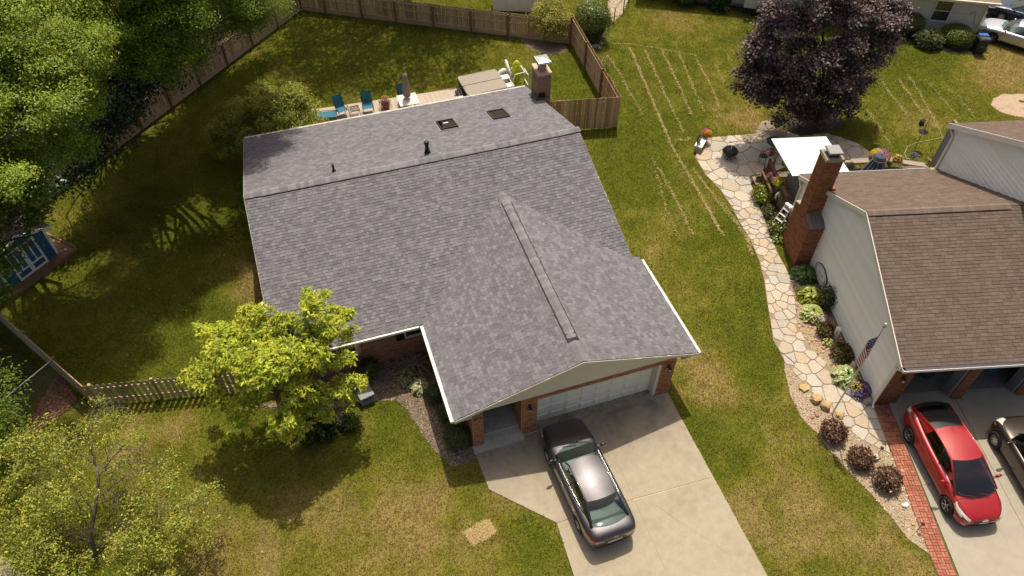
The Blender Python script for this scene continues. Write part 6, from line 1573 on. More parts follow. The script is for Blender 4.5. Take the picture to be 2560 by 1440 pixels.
def cherry_limbs(b):
    for s in SK[1:]:
        b.tube(s, np.linspace(.028, .008, len(s)), 6)
        for k in range(16):
            i = R.integers(1, len(s)); o = s[i - 1].lerp(s[i], R.random()); e = o + Vector(R.normal(0, .33, 3)) + (s[-1] - s[0]).normalized() * .3
            b.tube(wig(o, e, 3, .07, R), [.010, .008, .006, .004], 3, cap=False)
            for m in range(2): b.tube([o.lerp(e, .5 + .4 * R.random()), e + Vector(R.normal(0, .22, 3))], [.005, .003], 3, cap=False)
part('limbs', C_, M_BARK_L, cherry_limbs)
cl = [(-16.67,2.44,3.4,1),(-17.34,2.16,3.2,1),(-15.74,1.94,3.2,0.9),(-17.2,1.28,2.8,1),(-14.69,2.35,3.4,0.7),(-14.06,1.67,3,0.7),(-13.19,0.52,2.6,0.75),(-12.41,-0.92,2,0.75),(-13.1,-1.17,1.8,0.85),(-14.18,-1.14,1.9,0.9),(-14.64,-1.69,1.6,0.7),(-16.54,-0.17,2.4,1),(-17.33,-0.6,2.1,0.9),(-16.12,-1.41,1.8,0.8),(-11.69,-0.56,2,0.5),(-14.91,3.16,3.4,0.5),(-13.79,-0.02,2.3,0.7),(-15.94,0.57,2.8,0.8),(-14.1,2.8,3.3,0.5),(-12.14,-1.44,1.7,0.6),(-17.69,0.53,2.6,1),(-13.49,-1.98,1.4,0.7),(-17.67,-1.11,2,0.8)]
crown('crown', [(l[0] - cb[0], l[1] - cb[1], l[2], l[3]) for l in cl], 2300, 9, .11, .08, G_CHERRY, C_, R, rnd=.7, shell=.25, low=-.9, aspect=.55, clv=.2, sub=(10, .4))
crown('yellow_leaves', [(l[0] - cb[0], l[1] - cb[1], l[2], l[3]) for l in cl], 60, 4, .12, .085, [(.42, .24, .02), (.48, .20, .02), (.40, .30, .03)], C_, R, rnd=.7, shell=.25, low=-.9, aspect=.6)

# clipped shrubs: leaves over a rounded body
def topiary(name, label, x, y, r, h, pal, seed, leaf=.05, n=3200, sq=3.2, ell=1.0, cat='shrub', group=None, z0=.05, rough=.05, rz=0, fuzz=.0):
    R = np.random.default_rng(seed); T = thing(name, label, cat, (x, y, 0), rz, group)
    d = unit(R.normal(0, 1, (n, 3))); d[:, 2] = np.abs(d[:, 2]) * np.where(R.random(n) < .25, -1, 1)
    k = (np.abs(d) ** sq).sum(1) ** (-1 / sq); p = d * k[:, None]
    bump = 1 + rough * R.normal(0, 1, n) + .07 * (fbm(d[:, 0] * 3 + 9, d[:, 1] * 3 + d[:, 2] * 2 + 7, 1., seed % 3) - .5)
    p = p * bump[:, None] * np.array([r, r * ell, h / 2]) + np.array([0, 0, h / 2 + z0])
    Nn = unit(d + R.normal(0, .45 + fuzz, (n, 3))); t = unit(np.cross(Nn, R.normal(0, 1, (n, 3))) + d * (.4 + fuzz)); t = unit(t - Nn * (t * Nn).sum(1, keepdims=True))
    l = leaf * (1 + R.normal(0, .25, n)).clip(.5, 1.8)
    col = pick_col(n, 1, pal, R, .15, .12)
    meshobj('foliage', leaf_mesh('foliage', p, t, Nn, l, l * .6, col, M_LEAF_D), T)
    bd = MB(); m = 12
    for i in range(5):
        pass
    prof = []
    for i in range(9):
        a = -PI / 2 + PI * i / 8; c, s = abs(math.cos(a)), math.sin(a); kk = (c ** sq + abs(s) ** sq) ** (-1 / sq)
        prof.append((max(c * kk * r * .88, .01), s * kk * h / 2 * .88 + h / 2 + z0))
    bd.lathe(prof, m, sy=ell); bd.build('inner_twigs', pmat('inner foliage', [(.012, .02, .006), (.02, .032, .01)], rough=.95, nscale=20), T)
    return T
BOX = [(.075, .115, .022), (.095, .135, .028), (.055, .09, .017), (.13, .15, .04)]
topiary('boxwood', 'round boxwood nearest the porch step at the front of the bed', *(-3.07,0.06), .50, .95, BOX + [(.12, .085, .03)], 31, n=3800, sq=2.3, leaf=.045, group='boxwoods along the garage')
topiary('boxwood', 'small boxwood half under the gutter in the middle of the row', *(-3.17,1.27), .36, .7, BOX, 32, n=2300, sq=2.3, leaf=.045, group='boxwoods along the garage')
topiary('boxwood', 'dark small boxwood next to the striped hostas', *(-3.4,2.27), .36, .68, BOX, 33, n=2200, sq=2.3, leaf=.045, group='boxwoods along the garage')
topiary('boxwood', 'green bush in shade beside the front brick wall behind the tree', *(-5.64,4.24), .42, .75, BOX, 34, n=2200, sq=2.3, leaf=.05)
topiary('hedge_bush', 'tall clipped dome of hedge outside the back fence corner', *(13.13,26.05), 1.0, 2.25, [(.13, .18, .03), (.105, .15, .026), (.17, .21, .045)], 35, n=9000, sq=3.4, leaf=.075)
YEW = [(.12, .15, .014), (.16, .185, .016), (.09, .12, .012), (.21, .21, .02)]
topiary('clipped_yew', 'round clipped yew by the far wall next to the purple tree', *(33.08,20.22), .78, 1.3, YEW, 36, n=5000, sq=2.6, leaf=.06, group='clipped yews')
topiary('clipped_yew', 'flattened clipped yew beside the bin with the blue lid', *(35.14,18.18), .92, 1.05, YEW, 37, n=5000, sq=2.8, leaf=.06, group='clipped yews')
BAR = [(.20, .105, .075), (.15, .08, .055), (.26, .15, .09), (.31, .21, .12), (.10, .055, .042)]
topiary('barberry', 'brown-red barberry mound at the foot of the flagpole', *(10.71,-4.14), .40, .55, BAR, 41, n=1500, sq=2.0, leaf=.11, rough=.16, fuzz=.5, group='barberry mounds in the gravel')
topiary('barberry', 'brown-red barberry mound beside the round white stone', *(11.04,-5.43), .38, .5, BAR, 42, n=1400, sq=2.0, leaf=.11, rough=.16, fuzz=.5, group='barberry mounds in the gravel')
topiary('barberry', 'brown-red barberry mound nearest the brick border', *(11.43,-6.46), .40, .52, BAR, 43, n=1500, sq=2.0, leaf=.11, rough=.16, fuzz=.5, group='barberry mounds in the gravel')
COP = [(.14, .10, .03), (.09, .065, .025), (.18, .14, .04), (.07, .04, .02)]
topiary('coral_bells', 'coppery low plant below the grey boulder', *(13.39,0.25), .34, .35, COP, 44, n=900, sq=2.0, leaf=.09, rough=.15, fuzz=.4)
topiary('coral_bells', 'coppery low plant above the variegated hosta by the garage wall', *(13.34,-0.98), .42, .38, COP, 45, n=1100, sq=2.0, leaf=.09, rough=.15, fuzz=.4)
topiary('shrub', 'loose green shrub with pale flowers against the white siding', *(14.33,1.61), .45, 1.0, [(.055, .085, .02), (.09, .11, .035), (.13, .13, .06)], 46, n=1300, sq=2.0, leaf=.08, rough=.2, fuzz=.5)
topiary('shrub', 'chartreuse mound at the corner of the wooden deck', *(15.47,8.7), .55, .62, [(.20, .24, .028), (.15, .19, .022), (.28, .29, .035)], 47, n=1600, sq=2.2, leaf=.12, rough=.14, fuzz=.3)
topiary('shrub', 'yellow-green leafy plant behind the white ladder', *(14.91,6.41), .45, .55, [(.13, .17, .022), (.09, .13, .016), (.2, .22, .03)], 48, n=900, sq=2.2, leaf=.13, rough=.14, fuzz=.3)
topiary('shrub', 'pale green small plant left of the ladder foot', *(15.14,7.54), .38, .4, [(.15, .16, .05), (.12, .13, .04)], 49, n=800, sq=2.0, leaf=.09, rough=.2, fuzz=.4)
topiary('ornamental_grass', 'variegated grass clump between the two clipped yews', *(33.43,18.64), .62, .7, [(.18, .20, .085), (.24, .25, .13), (.12, .15, .05)], 50, n=1100, sq=2.0, leaf=.30, rough=.12, fuzz=.8)
topiary('ornamental_grass', 'green grass clump by the far cellar bump-out', *(25.26,25.67), .55, .7, [(.05, .085, .016), (.07, .10, .02)], 51, n=800, sq=2.0, leaf=.28, rough=.15, fuzz=.8)
topiary('ornamental_grass', 'shaded grass clump left of the far cellar bump-out', *(22.93,27.01), .5, .7, [(.05, .08, .016), (.035, .06, .012)], 52, n=800, sq=2.0, leaf=.28, rough=.15, fuzz=.8)
topiary('shrub', 'dark round shrub at the top edge by the far wall', *(21.2,28.41), .9, 1.1, BOX, 53, n=2200, leaf=.09)
topiary('shrub', 'dusky purple low shrub under the yellow-green yard tree', *(-7.21,2.35), .38, .4, [(.06, .03, .03), (.04, .022, .02), (.09, .05, .035)], 54, n=900, sq=2.0, leaf=.07, rough=.2, fuzz=.4)
topiary('shrub', 'small leafy plant beside the dusky purple shrub', *(-6.78,2.14), .32, .35, [(.12, .16, .03), (.09, .13, .02)], 55, n=600, sq=2.0, leaf=.09, rough=.2, fuzz=.4)
topiary('ornamental_grass', 'dark strappy clump at the foot of the yard tree', *(-8.06,2.37), .55, .5, [(.035, .06, .012), (.05, .08, .016)], 56, n=800, sq=2.0, leaf=.3, rough=.15, fuzz=.8)

# hostas: every broad leaf is its own piece
_hl = {}
def hosta_leaf(c0, c1, k):
    key = (c0, c1, k)
    if key in _hl: return _hl[key]
    R = random.Random(hash((k, 5))); n = 5; V = []; F = []; C = []
    for i in range(n):
        t = i / (n - 1); w = (.02, .36, .42, .27, .0)[i]; z = .10 * math.sin(PI * t * .8) - .34 * t * t * (1 + .2 * R.random()); x = t
        for s, zz in ((-1, .05), (-.55, .0), (0, -.04), (.55, .0), (1, .05)): V.append((x, w * s, z + zz * (1 if 0 < i < 4 else 0))); C.append(c1 if abs(s) == 1 or i == 4 else c0)
    for i in range(n - 1):
        for j in range(4): a = i * 5 + j; F.append((a, a + 1, a + 6, a + 5))
    _hl[key] = npmesh('leaf', np.array(V), np.array(F), M_LEAF_D, np.array(C), smooth=True)
    return _hl[key]
def hosta(label, x, y, r, n, c0, c1, seed, group='hostas'):
    n = int(n * 1.35); R = random.Random(seed); T = thing('hosta', label, 'plant', (x, y, 0), 0, group)
    for i in range(n):
        f = (i + .5) / n; ln = r * (.37 + .14 * R.random()); a = i * 2.39996 + R.uniform(-.2, .2); rr = r * .72 * f ** .65; h = .10 + r * .62 * (1 - f ** 1.5)
        o = meshobj('leaf', hosta_leaf(c0, c1, i % 3), T, (rr * math.cos(a), rr * math.sin(a), h)); o.rotation_euler = (R.uniform(-.25, .25), R.uniform(-.35, .15) + .3 * f, a); o.scale = (ln, ln * R.uniform(.9, 1.15), ln)
    st = MB()
    for i in range(n):
        f = (i + .5) / n; a = i * 2.39996; rr = r * .72 * f ** .65; h = .10 + r * .62 * (1 - f ** 1.5)
        st.tube([(0, 0, .0), (rr * math.cos(a) * .6, rr * math.sin(a) * .6, h * .8), (rr * math.cos(a), rr * math.sin(a), h)], .008, 4, cap=False)
    st.build('stalks', pmat('hosta stalk', [(.08, .12, .03)], rough=.7), T)
    return T
hosta('deep green hosta in the corner behind the brick chimney foot', *(14.39,3.45), .62, 44, (0.0473, 0.101, 0.0135), (0.0675, 0.121, 0.0189), 61)
hosta('yellow-green hosta below the oval sign', *(13.9,2.25), .62, 42, (0.23, 0.27, 0.0243), (0.324, 0.338, 0.0405), 62)
hosta('hosta with cream edges just above the grey boulder', *(13.4,1.3), .56, 40, (0.23, 0.29, 0.0675), (0.567, 0.567, 0.23), 63)
hosta('large white-edged hosta behind the flagpole', *(12.8,-2.04), .62, 44, (0.189, 0.257, 0.0675), (0.54, 0.553, 0.243), 64)
hosta('tiny golden hosta alone in the rusty gravel', *(13.19,-0.22), .26, 16, (0.297, 0.324, 0.0405), (0.405, 0.392, 0.0675), 65)
hosta('striped hosta left in the corner bed of the brick house', *(-4.26,3.53), .46, 28, (0.0675, 0.115, 0.0405), (0.459, 0.446, 0.23), 66)
hosta('striped cream hosta beside the dark small boxwood', *(-3.86,2.95), .44, 28, (0.297, 0.297, 0.121), (0.567, 0.513, 0.297), 67)
hosta('low hosta hidden under the ladder by the chimney', *(14.58,5.94), .36, 20, (0.0945, 0.162, 0.0216), (0.27, 0.297, 0.0675), 68)
# bare dwarf maple in the corner bed
R = np.random.default_rng(70); db = (-3.81,3.85)
D_ = thing('dwarf_maple', 'nearly bare weeping dwarf maple in the corner bed', 'tree', (db[0], db[1], 0))
def dm(b):
    for k in range(11):
        a = 2 * PI * k / 11 + R.random() * .4; L = .55 + .45 * R.random(); p = [Vector((0, 0, .35)), Vector((.3 * L * math.cos(a), .3 * L * math.sin(a), .7)), Vector((.75 * L * math.cos(a), .75 * L * math.sin(a), .72)), Vector((L * math.cos(a), L * math.sin(a), .45))]
        b.tube(p, [.018, .014, .01, .005], 5)
        for m in range(5): o = p[1].lerp(p[3], R.random()); b.tube([o, o + Vector((R.normal(0, .16), R.normal(0, .16), -.05 + R.normal(0, .08)))], [.006, .003], 4, cap=False)
part('limbs', D_, pmat('pale twig', [(.30, .25, .21), (.22, .18, .15)], rough=.9), dm)
part('trunk', D_, M_BARK, lambda b: b.tube([(0, 0, -.05), (.03, .02, .2), (0, 0, .38)], [.035, .03, .024], 7))
crown('crown', [(.35, .1, .6, .3), (.5, -.2, .45, .25)], 26, 8, .08, .06, [(.20, .07, .03), (.14, .05, .025), (.26, .12, .04)], D_, R, shell=.2)

# ---------------------------------------------------------------- flowers in pots
def flowers(name, label, x, y, z, r, h, pots, cols, seed, pot_m=M_TERRA, potr=None, poth=.25, green=[(.05, .09, .016), (.08, .12, .02)], nf=160, fs=.055, cat='planter', square=None, group=None, scx=1.0):
    R = np.random.default_rng(seed); T = thing(name, label, cat, (x, y, z), 0, group)
    if pots:
        pr = potr or r * .7
        if square: part('pot', T, pot_m, lambda b: b.box((0, 0, poth / 2), (square[0], square[1], poth)))
        else: part('pot', T, pot_m, lambda b: b.lathe([(pr * .7, 0), (pr, poth * .9), (pr * 1.08, poth), (pr * .95, poth), (pr * .9, poth * .9)], 14))
        part('soil', T, M_SOIL, lambda b: b.lathe([(pr * .9, poth * .93), (.01, poth * .95)], 12) if not square else b.box((0, 0, poth), (square[0] * .9, square[1] * .9, .02)))
    base = poth * .8 if pots else 0.0
    n = int(nf * 2.2); d = unit(R.normal(0, 1, (n, 3))); d[:, 2] = np.abs(d[:, 2]); f = R.random(n)[:, None] ** .5
    P = d * f * np.array([r * scx, r, h]) + np.array([0, 0, base]); Nn = unit(d + np.array([0, 0, .5]) + R.normal(0, .4, (n, 3))); t = unit(np.cross(Nn, R.normal(0, 1, (n, 3)))); l = .09 * (1 + R.normal(0, .25, n)).clip(.5, 1.6)
    meshobj('foliage', leaf_mesh('foliage', P, t, Nn, l, l * .5, pick_col(n, 1, green, R), M_LEAF), T)
    for k, (c, ang, wd, frac) in enumerate(cols):
        m = int(nf * frac); a = R.normal(ang, wd, m); el = R.random(m) ** .7 * PI / 2; dd = np.stack([np.cos(a) * np.sin(el) * scx, np.sin(a) * np.sin(el), np.cos(el)], 1)
        P = dd * np.array([r, r, h]) * 1.02 + np.array([0, 0, base + .01]); V = []
        NN = unit(dd + np.array([0, -.2, .5]) + R.normal(0, .25, (m, 3)))
        T1 = unit(np.cross(NN, R.normal(0, 1, (m, 3)))); PP = np.repeat(P, 4, 0); Np = np.repeat(NN, 4, 0); ang4 = np.tile(np.arange(4) * PI / 2, m)[:, None]
        B1 = np.cross(NN, T1); TT_ = np.repeat(T1, 4, 0) * np.cos(ang4) + np.repeat(B1, 4, 0) * np.sin(ang4); l = np.full(m * 4, fs * .55) * (1 + R.normal(0, .15, m * 4)).clip(.6, 1.5)
        colr = np.clip(np.array(c) * (1 + R.normal(0, .12, (m * 4, 1))), .003, 1)
        meshobj('blossom', leaf_mesh('blossom', PP, TT_, Np, l, l * 1.0, colr, M_PETAL, .1, .0), T)
    return T
YEL, ORG, PUR, PNK, WHT, CORAL, VIO = (.50, .34, .03), (.50, .19, .03), (.20, .13, .31), (.36, .08, .18), (.5, .46, .4), (.48, .14, .08), (.09, .06, .18)

# ---------------------------------------------------------------- backyard of the grey-roofed house
DZ = .265
def sling_chair(label, x, y, rz, recl=.35, group='teal sling chairs'):
    T = thing('patio_chair', label, 'chair', (x, y, DZ), rz, group)
    part('seat', T, M_TEAL, lambda b: b.grid([[(sx * .25, -.28 + .56 * j / 4, .40 - .04 * math.sin(PI * j / 4) + .03 * (1 - j / 4)) for sx in (-1, 0, 1)] for j in range(5)]), True)
    part('backrest', T, M_TEAL, lambda b: b.grid([[(sx * .25, .26 + .70 * j / 4 * math.sin(recl), .41 + .72 * j / 4 * math.cos(recl) - .03 * math.sin(PI * j / 4)) for sx in (-1, 0, 1)] for j in range(5)]), True)
    for s in (-1, 1):
        part('side_frame', T, M_BLACK, lambda b: b.tube([(s * .27, -.30, .43), (s * .27, .26, .40), (s * .27, .26 + .72 * math.sin(recl), .41 + .74 * math.cos(recl))], .016, 6))
        part('arm', T, M_BLACK, lambda b: b.tube([(s * .30, -.34, 0), (s * .30, -.28, .62), (s * .30, .36, .62)], .016, 6))
        part('leg', T, M_BLACK, lambda b: b.tube([(s * .29, -.20, .60), (s * .29, .36, 0)], .015, 6))
    return T
sling_chair('teal sling chair left of the low black table', -3.68, 22.25, rad(14))
sling_chair('teal sling chair right of the low black table', -2.22, 22.1, rad(-4), .3)
sling_chair('teal sling chair half hidden behind the closed taupe umbrella', -.12, 22.25, rad(-5), .3)
T = thing('lounge_chair', 'low teal lounger beside the feathery shrub', 'lounger', (-4.72, 22.2, DZ), rad(80))
part('sling', T, M_TEAL, lambda b: b.grid([[(sx * .32, -.75 + 1.5 * j / 6, .32 + (.30 * max(0, j / 6 - .7)) - .03 * math.sin(PI * j / 6)) for sx in (-1, 0, 1)] for j in range(7)]), True)
for s in (-1, 1):
    part('side_frame', T, M_BLACK, lambda b: b.tube([(s * .34, -.78, .33), (s * .34, .5, .33), (s * .34, .78, .44)], .017, 6))
    for y in (-.6, .45): part('leg', T, M_BLACK, lambda b: b.tube([(s * .34, y, .33), (s * .36, y, 0)], .015, 6))
T = thing('side_table', 'small black slatted table between the two teal chairs', 'table', (-2.98, 22.1, DZ), rad(4))
tp = part('table_top', T, M_BLACK, lambda b: [b.box((0, s * .24, .42), (.5, .03, .03)) for s in (-1, 1)] + [b.box((s * .24, 0, .42), (.03, .45, .03)) for s in (-1, 1)])
for k in range(6): part('slat', tp, M_BLACK, lambda b: b.box((-.18 + k * .072, 0, .42), (.045, .45, .012)))
for sx in (-1, 1):
    for sy in (-1, 1): part('leg', T, M_BLACK, lambda b: b.tube([(sx * .22, sy * .22, .42), (sx * .24, sy * .24, 0)], .013, 6))
def closed_umbrella(name, label, x, y, z, h, r, m, nf=8, seed=1, tip=M_BRONZE, skirt=.35, tiltx=0.0, rz=0):
    T = thing(name, label, 'umbrella', (x, y, z), rz); R = np.random.default_rng(seed)
    part('pole', T, M_BRONZE, lambda b: b.tube([(0, 0, 0), (0, 0, h)], .02, 8))
    b = MB(); rows = []; n = nf * 4
    for i in range(9):
        t = i / 8; rr = r * (.16 + .84 * t ** .8) if skirt > .5 else r * (.22 + .6 * math.sin(PI * min(t * .62, 1)) ** .8)
        rows.append([(rr * (1 + .28 * math.cos(nf * 2 * PI * k / n + .6 * t)) * math.cos(2 * PI * k / n), rr * (1 + .28 * math.cos(nf * 2 * PI * k / n + .6 * t)) * math.sin(2 * PI * k / n), h - .04 - t * (h * skirt if skirt > .5 else h * .62) + .02 * math.cos(nf * 2 * PI * k / n)) for k in range(n + 1)])
    b.grid(rows); b.build('canopy', m, T, True)
    part('top_vent', T, m, lambda b: b.lathe([(r * .62, -.22), (r * .5, -.10), (.03, .0)], 16, (0, 0, h)))
    part('finial', T, tip, lambda b: b.lathe([(.02, 0), (.035, .03), (.01, .08)], 8, (0, 0, h)))
    return T
closed_umbrella('umbrella', 'closed taupe umbrella standing through the pale deck table', .02, 21.75, DZ, 2.35, .22, M_TAUPE)
T = thing('patio_table', 'pale square deck table under the closed taupe umbrella', 'table', (.02, 21.6, DZ), 0)
tp = part('table_top', T, M_PALEVINYL, lambda b: [b.box((0, s * .48, .70), (1.1, .14, .03)) for s in (-1, 1)] + [b.box((s * .48, 0, .70), (.14, .82, .028)) for s in (-1, 1)])
for k in range(5): part('slat', tp, M_PALEVINYL, lambda b: b.box((0, -.33 + k * .165, .70), (.82, .15, .02)))
for sx in (-1, 1):
    for sy in (-1, 1): part('leg', T, M_PALEVINYL, lambda b: b.box((sx * .48, sy * .48, .34), (.06, .06, .69)))
flowers('flower_pot', 'terracotta pot of red and yellow flowers on the pale deck', -1.2, 22.25, DZ, .38, .5, True, [((.36, .05, .08), 3.6, .9, .35), (YEL, 1.2, .8, .4), ((.3, .04, .12), 5.2, .5, .3)], 81, green=[(.10, .13, .03), (.16, .17, .04)], potr=.24, poth=.28)
# hot tub
T = thing('hot_tub', 'square hot tub under a folding brown-grey vinyl cover', 'hot tub', (4.52, 21.95, 0), rad(3))
part('cabinet', T, M_TUBSIDE, lambda b: b.box((0, 0, .43), (2.3, 2.02, .86)))
def rbox(b, cx, cy, cz, w, l, h, r, sides):
    pts = []
    for (sx, sy) in ((1, 1), (-1, 1), (-1, -1), (1, -1)):
        if (sx, sy) in sides:
            a0 = {(1, 1): 0, (-1, 1): PI / 2, (-1, -1): PI, (1, -1): 3 * PI / 2}[(sx, sy)]
            for k in range(6): a = a0 + PI / 2 * k / 5; pts.append((cx + sx * (w / 2 - r) + r * math.cos(a), cy + sy * (l / 2 - r) + r * math.sin(a)))
        else: pts.append((cx + sx * w / 2, cy + sy * l / 2))
    b.prism(pts, cz - h / 2, cz + h / 2)
for s in (-1, 1):
    c = part('cover_half', T, M_TUB, lambda b: rbox(b, 0, s * .535, .945, 2.42, 1.05, .11, .22, [(1, s), (-1, s)]))
    part('seam_piping', c, M_TUBSIDE, lambda b: b.tube([(-1.0, s * 1.03, 1.0), (1.0, s * 1.03, 1.0)], .012, 5)); part('skirt', c, M_TUBSIDE, lambda b: rbox(b, 0, s * .535, .87, 2.38, 1.02, .07, .2, [(1, s), (-1, s)]))
part('cover_strap', T, M_BLACK, lambda b: [b.box((0, 0, .955), (2.44, .05, .10)), b.tube([(-1.24, -.1, .95), (-1.3, -.1, .5)], .02, 6), b.tube([(1.22, .05, 1.0), (1.3, .1, .9), (1.26, .6, .8)], .018, 6)])
T = thing('tub_steps', 'black two-tread steps at the left side of the hot tub', 'steps', (3.02, 21.95, DZ - .1), rad(3))
for k in range(2): part('tread', T, M_BINLID, lambda b: b.box((.05 + k * .24, 0, .25 + k * .22), (.28, .75, .04)))
part('riser', T, M_BLACK, lambda b: b.box((.18, 0, .20), (.44, .70, .36))); part('handrail', T, M_BLACK, lambda b: b.tube([(-.12, -.38, 0), (-.12, -.38, .95), (.3, -.38, .98)], .018, 6))
T = thing('planter_box', 'small pale wooden box in front of the black tub steps', 'box', (3.0, 21.35, DZ), 0)
part('side', T, M_GREYWOOD, lambda b: [b.box((s * .19, 0, .15), (.03, .4, .3)) for s in (-1, 1)] + [b.box((0, s * .19, .15), (.35, .03, .3)) for s in (-1, 1)]); part('lid', T, M_PALEVINYL, lambda b: b.box((0, 0, .31), (.44, .44, .03)))
# pool toys and their white rack
T = thing('pool_steps', 'white moulded plastic steps beside the hot tub', 'steps', (5.98, 21.75, 0), rad(3))
for k, (y, h) in enumerate(((.35, .95), (-.15, .70), (-.5, .45))): part('tread', T, M_WHITE, lambda b: b.box((0, y, h), (.48, .42, .05)))
part('side_panel', T, M_WHITE, lambda b: [b.box((s * .25, .0, .4), (.03, 1.0, .8)) for s in (-1, 1)])
part('lattice', T, M_GREYMETAL, lambda b: [b.bar((-.18, .2, .98), (.15, .5, .98), .03, .004), b.bar((.18, .22, .98), (-.05, .5, .981), .03, .004)])
T = thing('float_ring', 'pale inflatable ring leaning behind the white steps', 'pool float', (6.05, 22.55, .55), rad(10))
part('tube', T, M_PALEVINYL, lambda b: b.tube([(.36 * math.cos(a), .10 * math.sin(a), .36 * math.sin(a) + .12) for a in [2 * PI * k / 20 for k in range(21)]], .15, 10, cap=False), True); part('valve', T, M_WHITE, lambda b: b.tube([(.1, -.2, .1), (.1, -.26, .1)], .02, 6))
T = thing('float_tube', 'long pale pool noodle standing against the rack', 'pool float', (6.35, 22.5, 0), 0)
part('tube', T, M_PALEVINYL, lambda b: b.tube([(.12, -.35, .5), (.0, .0, 1.0), (-.08, .35, 1.5)], .085, 10), True); part('cap', T, M_WHITE, lambda b: b.lathe([(.085, -.02), (.06, .03)], 10, (-.085, .37, 1.53)))
T = thing('float_mat', 'bright yellow inflatable float held in the white pipe rack', 'pool float', (6.75, 22.35, 0), 0)
part('mat', T, M_NEON, lambda b: b.lathe([(.04, -.85), (.17, -.72), (.26, -.3), (.28, .2), (.25, .55), (.12, .75), (.02, .8)], 12, (0, 0, .95), sy=.62), True); part('ridge', T, M_NEON, lambda b: [b.tube([(s * .09, -.16, .45), (s * .12, -.185, 1.0), (s * .09, -.16, 1.5)], .03, 6) for s in (-1, 1)], True)
T = thing('float_rack', 'white plastic pipe rack holding pool floats', 'rack', (6.85, 22.2, 0), 0)
for y in (-.35, .4): part('hoop', T, M_WHITE, lambda b: b.tube([(-.45, y, 0), (-.45, y, .9), (-.3, y, 1.15), (.25, y, 1.2), (.48, y, .95), (.5, y, 0)], .028, 8))
for x, z in ((-.45, .25), (.5, .25), (.48, .95), (.25, 1.2)): part('rail', T, M_WHITE, lambda b: b.tube([(x, -.35, z), (x, .4, z)], .026, 8))

# ---------------------------------------------------------------- front of the grey-roofed house
T = thing('utility_box', 'grey plastic utility box at the edge of the mulch by the tree', 'utility box', (*(-6,3.08), 0), rad(12))
part('body', T, M_GREYBIN, lambda b: b.box((0, 0, .22), (.58, .42, .44), taper=(.94, .92))); part('lid', T, M_GREYBIN, lambda b: b.box((0, .0, .47), (.62, .48, .06), taper=(.93, .9))); part('vent', T, M_BLACK, lambda b: [b.box((-.18 + .09 * k, -.21, .33), (.05, .02, .10)) for k in range(5)])

# ---------------------------------------------------------------- patio, deck and porch roof next door
NA = NB_A
T = thing('patio_cover', 'white corrugated porch roof on posts over the old wooden deck', 'porch roof', (NB_O[0], NB_O[1], 0), NA)
def corr(b):
    n = 64; x0, x1 = -.42, 2.40; rows = []
    for (y, z) in ((14.15, 2.42), (11.0, 2.62)):
        rows.append([(x0 + (x1 - x0) * k / n, y, z + (.016 if (k // 1) % 2 else -.004)) for k in range(n + 1)])
    b.grid(rows[::-1])
pc = part('roof_panel', T, M_AWNING, corr)
part('beam', T, M_GREYWOOD, lambda b: [b.box((.99, 14.0, 2.34), (2.7, .08, .12)), b.box((-.34, 12.5, 2.44), (.05, 3.0, .12), R=Matrix.Rotation(-.063, 3, 'X')), b.box((2.3, 12.5, 2.44), (.05, 3.0, .12), R=Matrix.Rotation(-.063, 3, 'X'))])
for x, y in ((-.15, 13.6), (2.25, 13.6)): part('post', T, M_GREYWOOD, lambda b: b.box((x, y, 1.15), (.09, .09, 2.3)))
dn = thing('old_deck', 'raised old wooden deck with baluster rail and sunburst panel', 'deck', (NB_O[0], NB_O[1], 0), NA)
bmn = [MB().box((0, 0, 0), (8.4, .132, .03)).mesh('board', M_DECK_N) for _ in range(2)]
for i in range(20): meshobj('board', bmn[i % 2], dn, (3.85, 10.95 + i * .142, .60 + RNG.normal(0, .002)))
part('deck_frame', dn, M_DECK_N, lambda b: [b.box((-.33, 12.3, .4), (.06, 2.8, .36)), b.box((3.85, 13.72, .4), (8.4, .06, .36)), b.box((3.85, 12.3, .2), (8.2, 2.6, .3))])
part('top_rail', dn, M_DECKRAIL, lambda b: [b.box((-.36, 12.3, 1.42), (.15, 2.85, .045)), b.box((-.36, 12.3, .72), (.05, 2.8, .08))])
for k in range(12): part('baluster', dn, M_DECKRAIL, lambda b: b.box((-.36, 12.45 + k * .11, 1.06), (.035, .035, .70)))
for y in (10.95, 12.32, 13.7): part('post', dn, M_DECKRAIL, lambda b: b.box((-.36, y, .75), (.09, .09, 1.5)))
part('sunburst', dn, M_GREYWOOD, lambda b: [b.bar((-.38, 12.2, .68), (-.38, 12.2 - 1.1 * math.cos(a) , .68 + .70 * math.sin(a)), .03, .02) for a in [rad(8 + 11 * k) for k in range(8)]])
part('side_rail', dn, M_DECKRAIL, lambda b: [b.box((-.70, 12.6, .92), (.10, 1.7, .05)), b.box((-.70, 13.35, .45), (.07, .07, .9)), b.box((-.70, 11.8, .45), (.07, .07, .9))])
for k in range(7): part('baluster', dn, M_DECKRAIL, lambda b: b.box((-.70, 12.55 + k * .11, .5), (.03, .03, .85)))
part('bench_ledge', dn, M_GREYWOOD, lambda b: [b.box((5.2, 13.85, 1.0), (2.2, .34, .05)), b.box((7.0, 13.55, .98), (1.9, .34, .05), rz=-.32), b.box((3.6, 13.85, .98), (1.2, .2, .05))])
part('bench_leg', dn, M_DECK_N, lambda b: [b.box((x, 13.85, .8), (.09, .3, .4)) for x in (4.2, 5.2, 6.2)])
part('gate', dn, M_DECKRAIL, lambda b: [b.box((8.0, 13.1, 1.28), (.9, .14, .05), rz=-1.2)] + [b.box((7.92 + .05 * k, 13.35 - .13 * k, .95), (.05, .04, .62)) for k in range(5)])
T = thing('deck_box', 'long grey-brown storage bench on the old deck under the porch roof', 'bench', nbv(.72, 12.3, .62), NA + PI / 2)
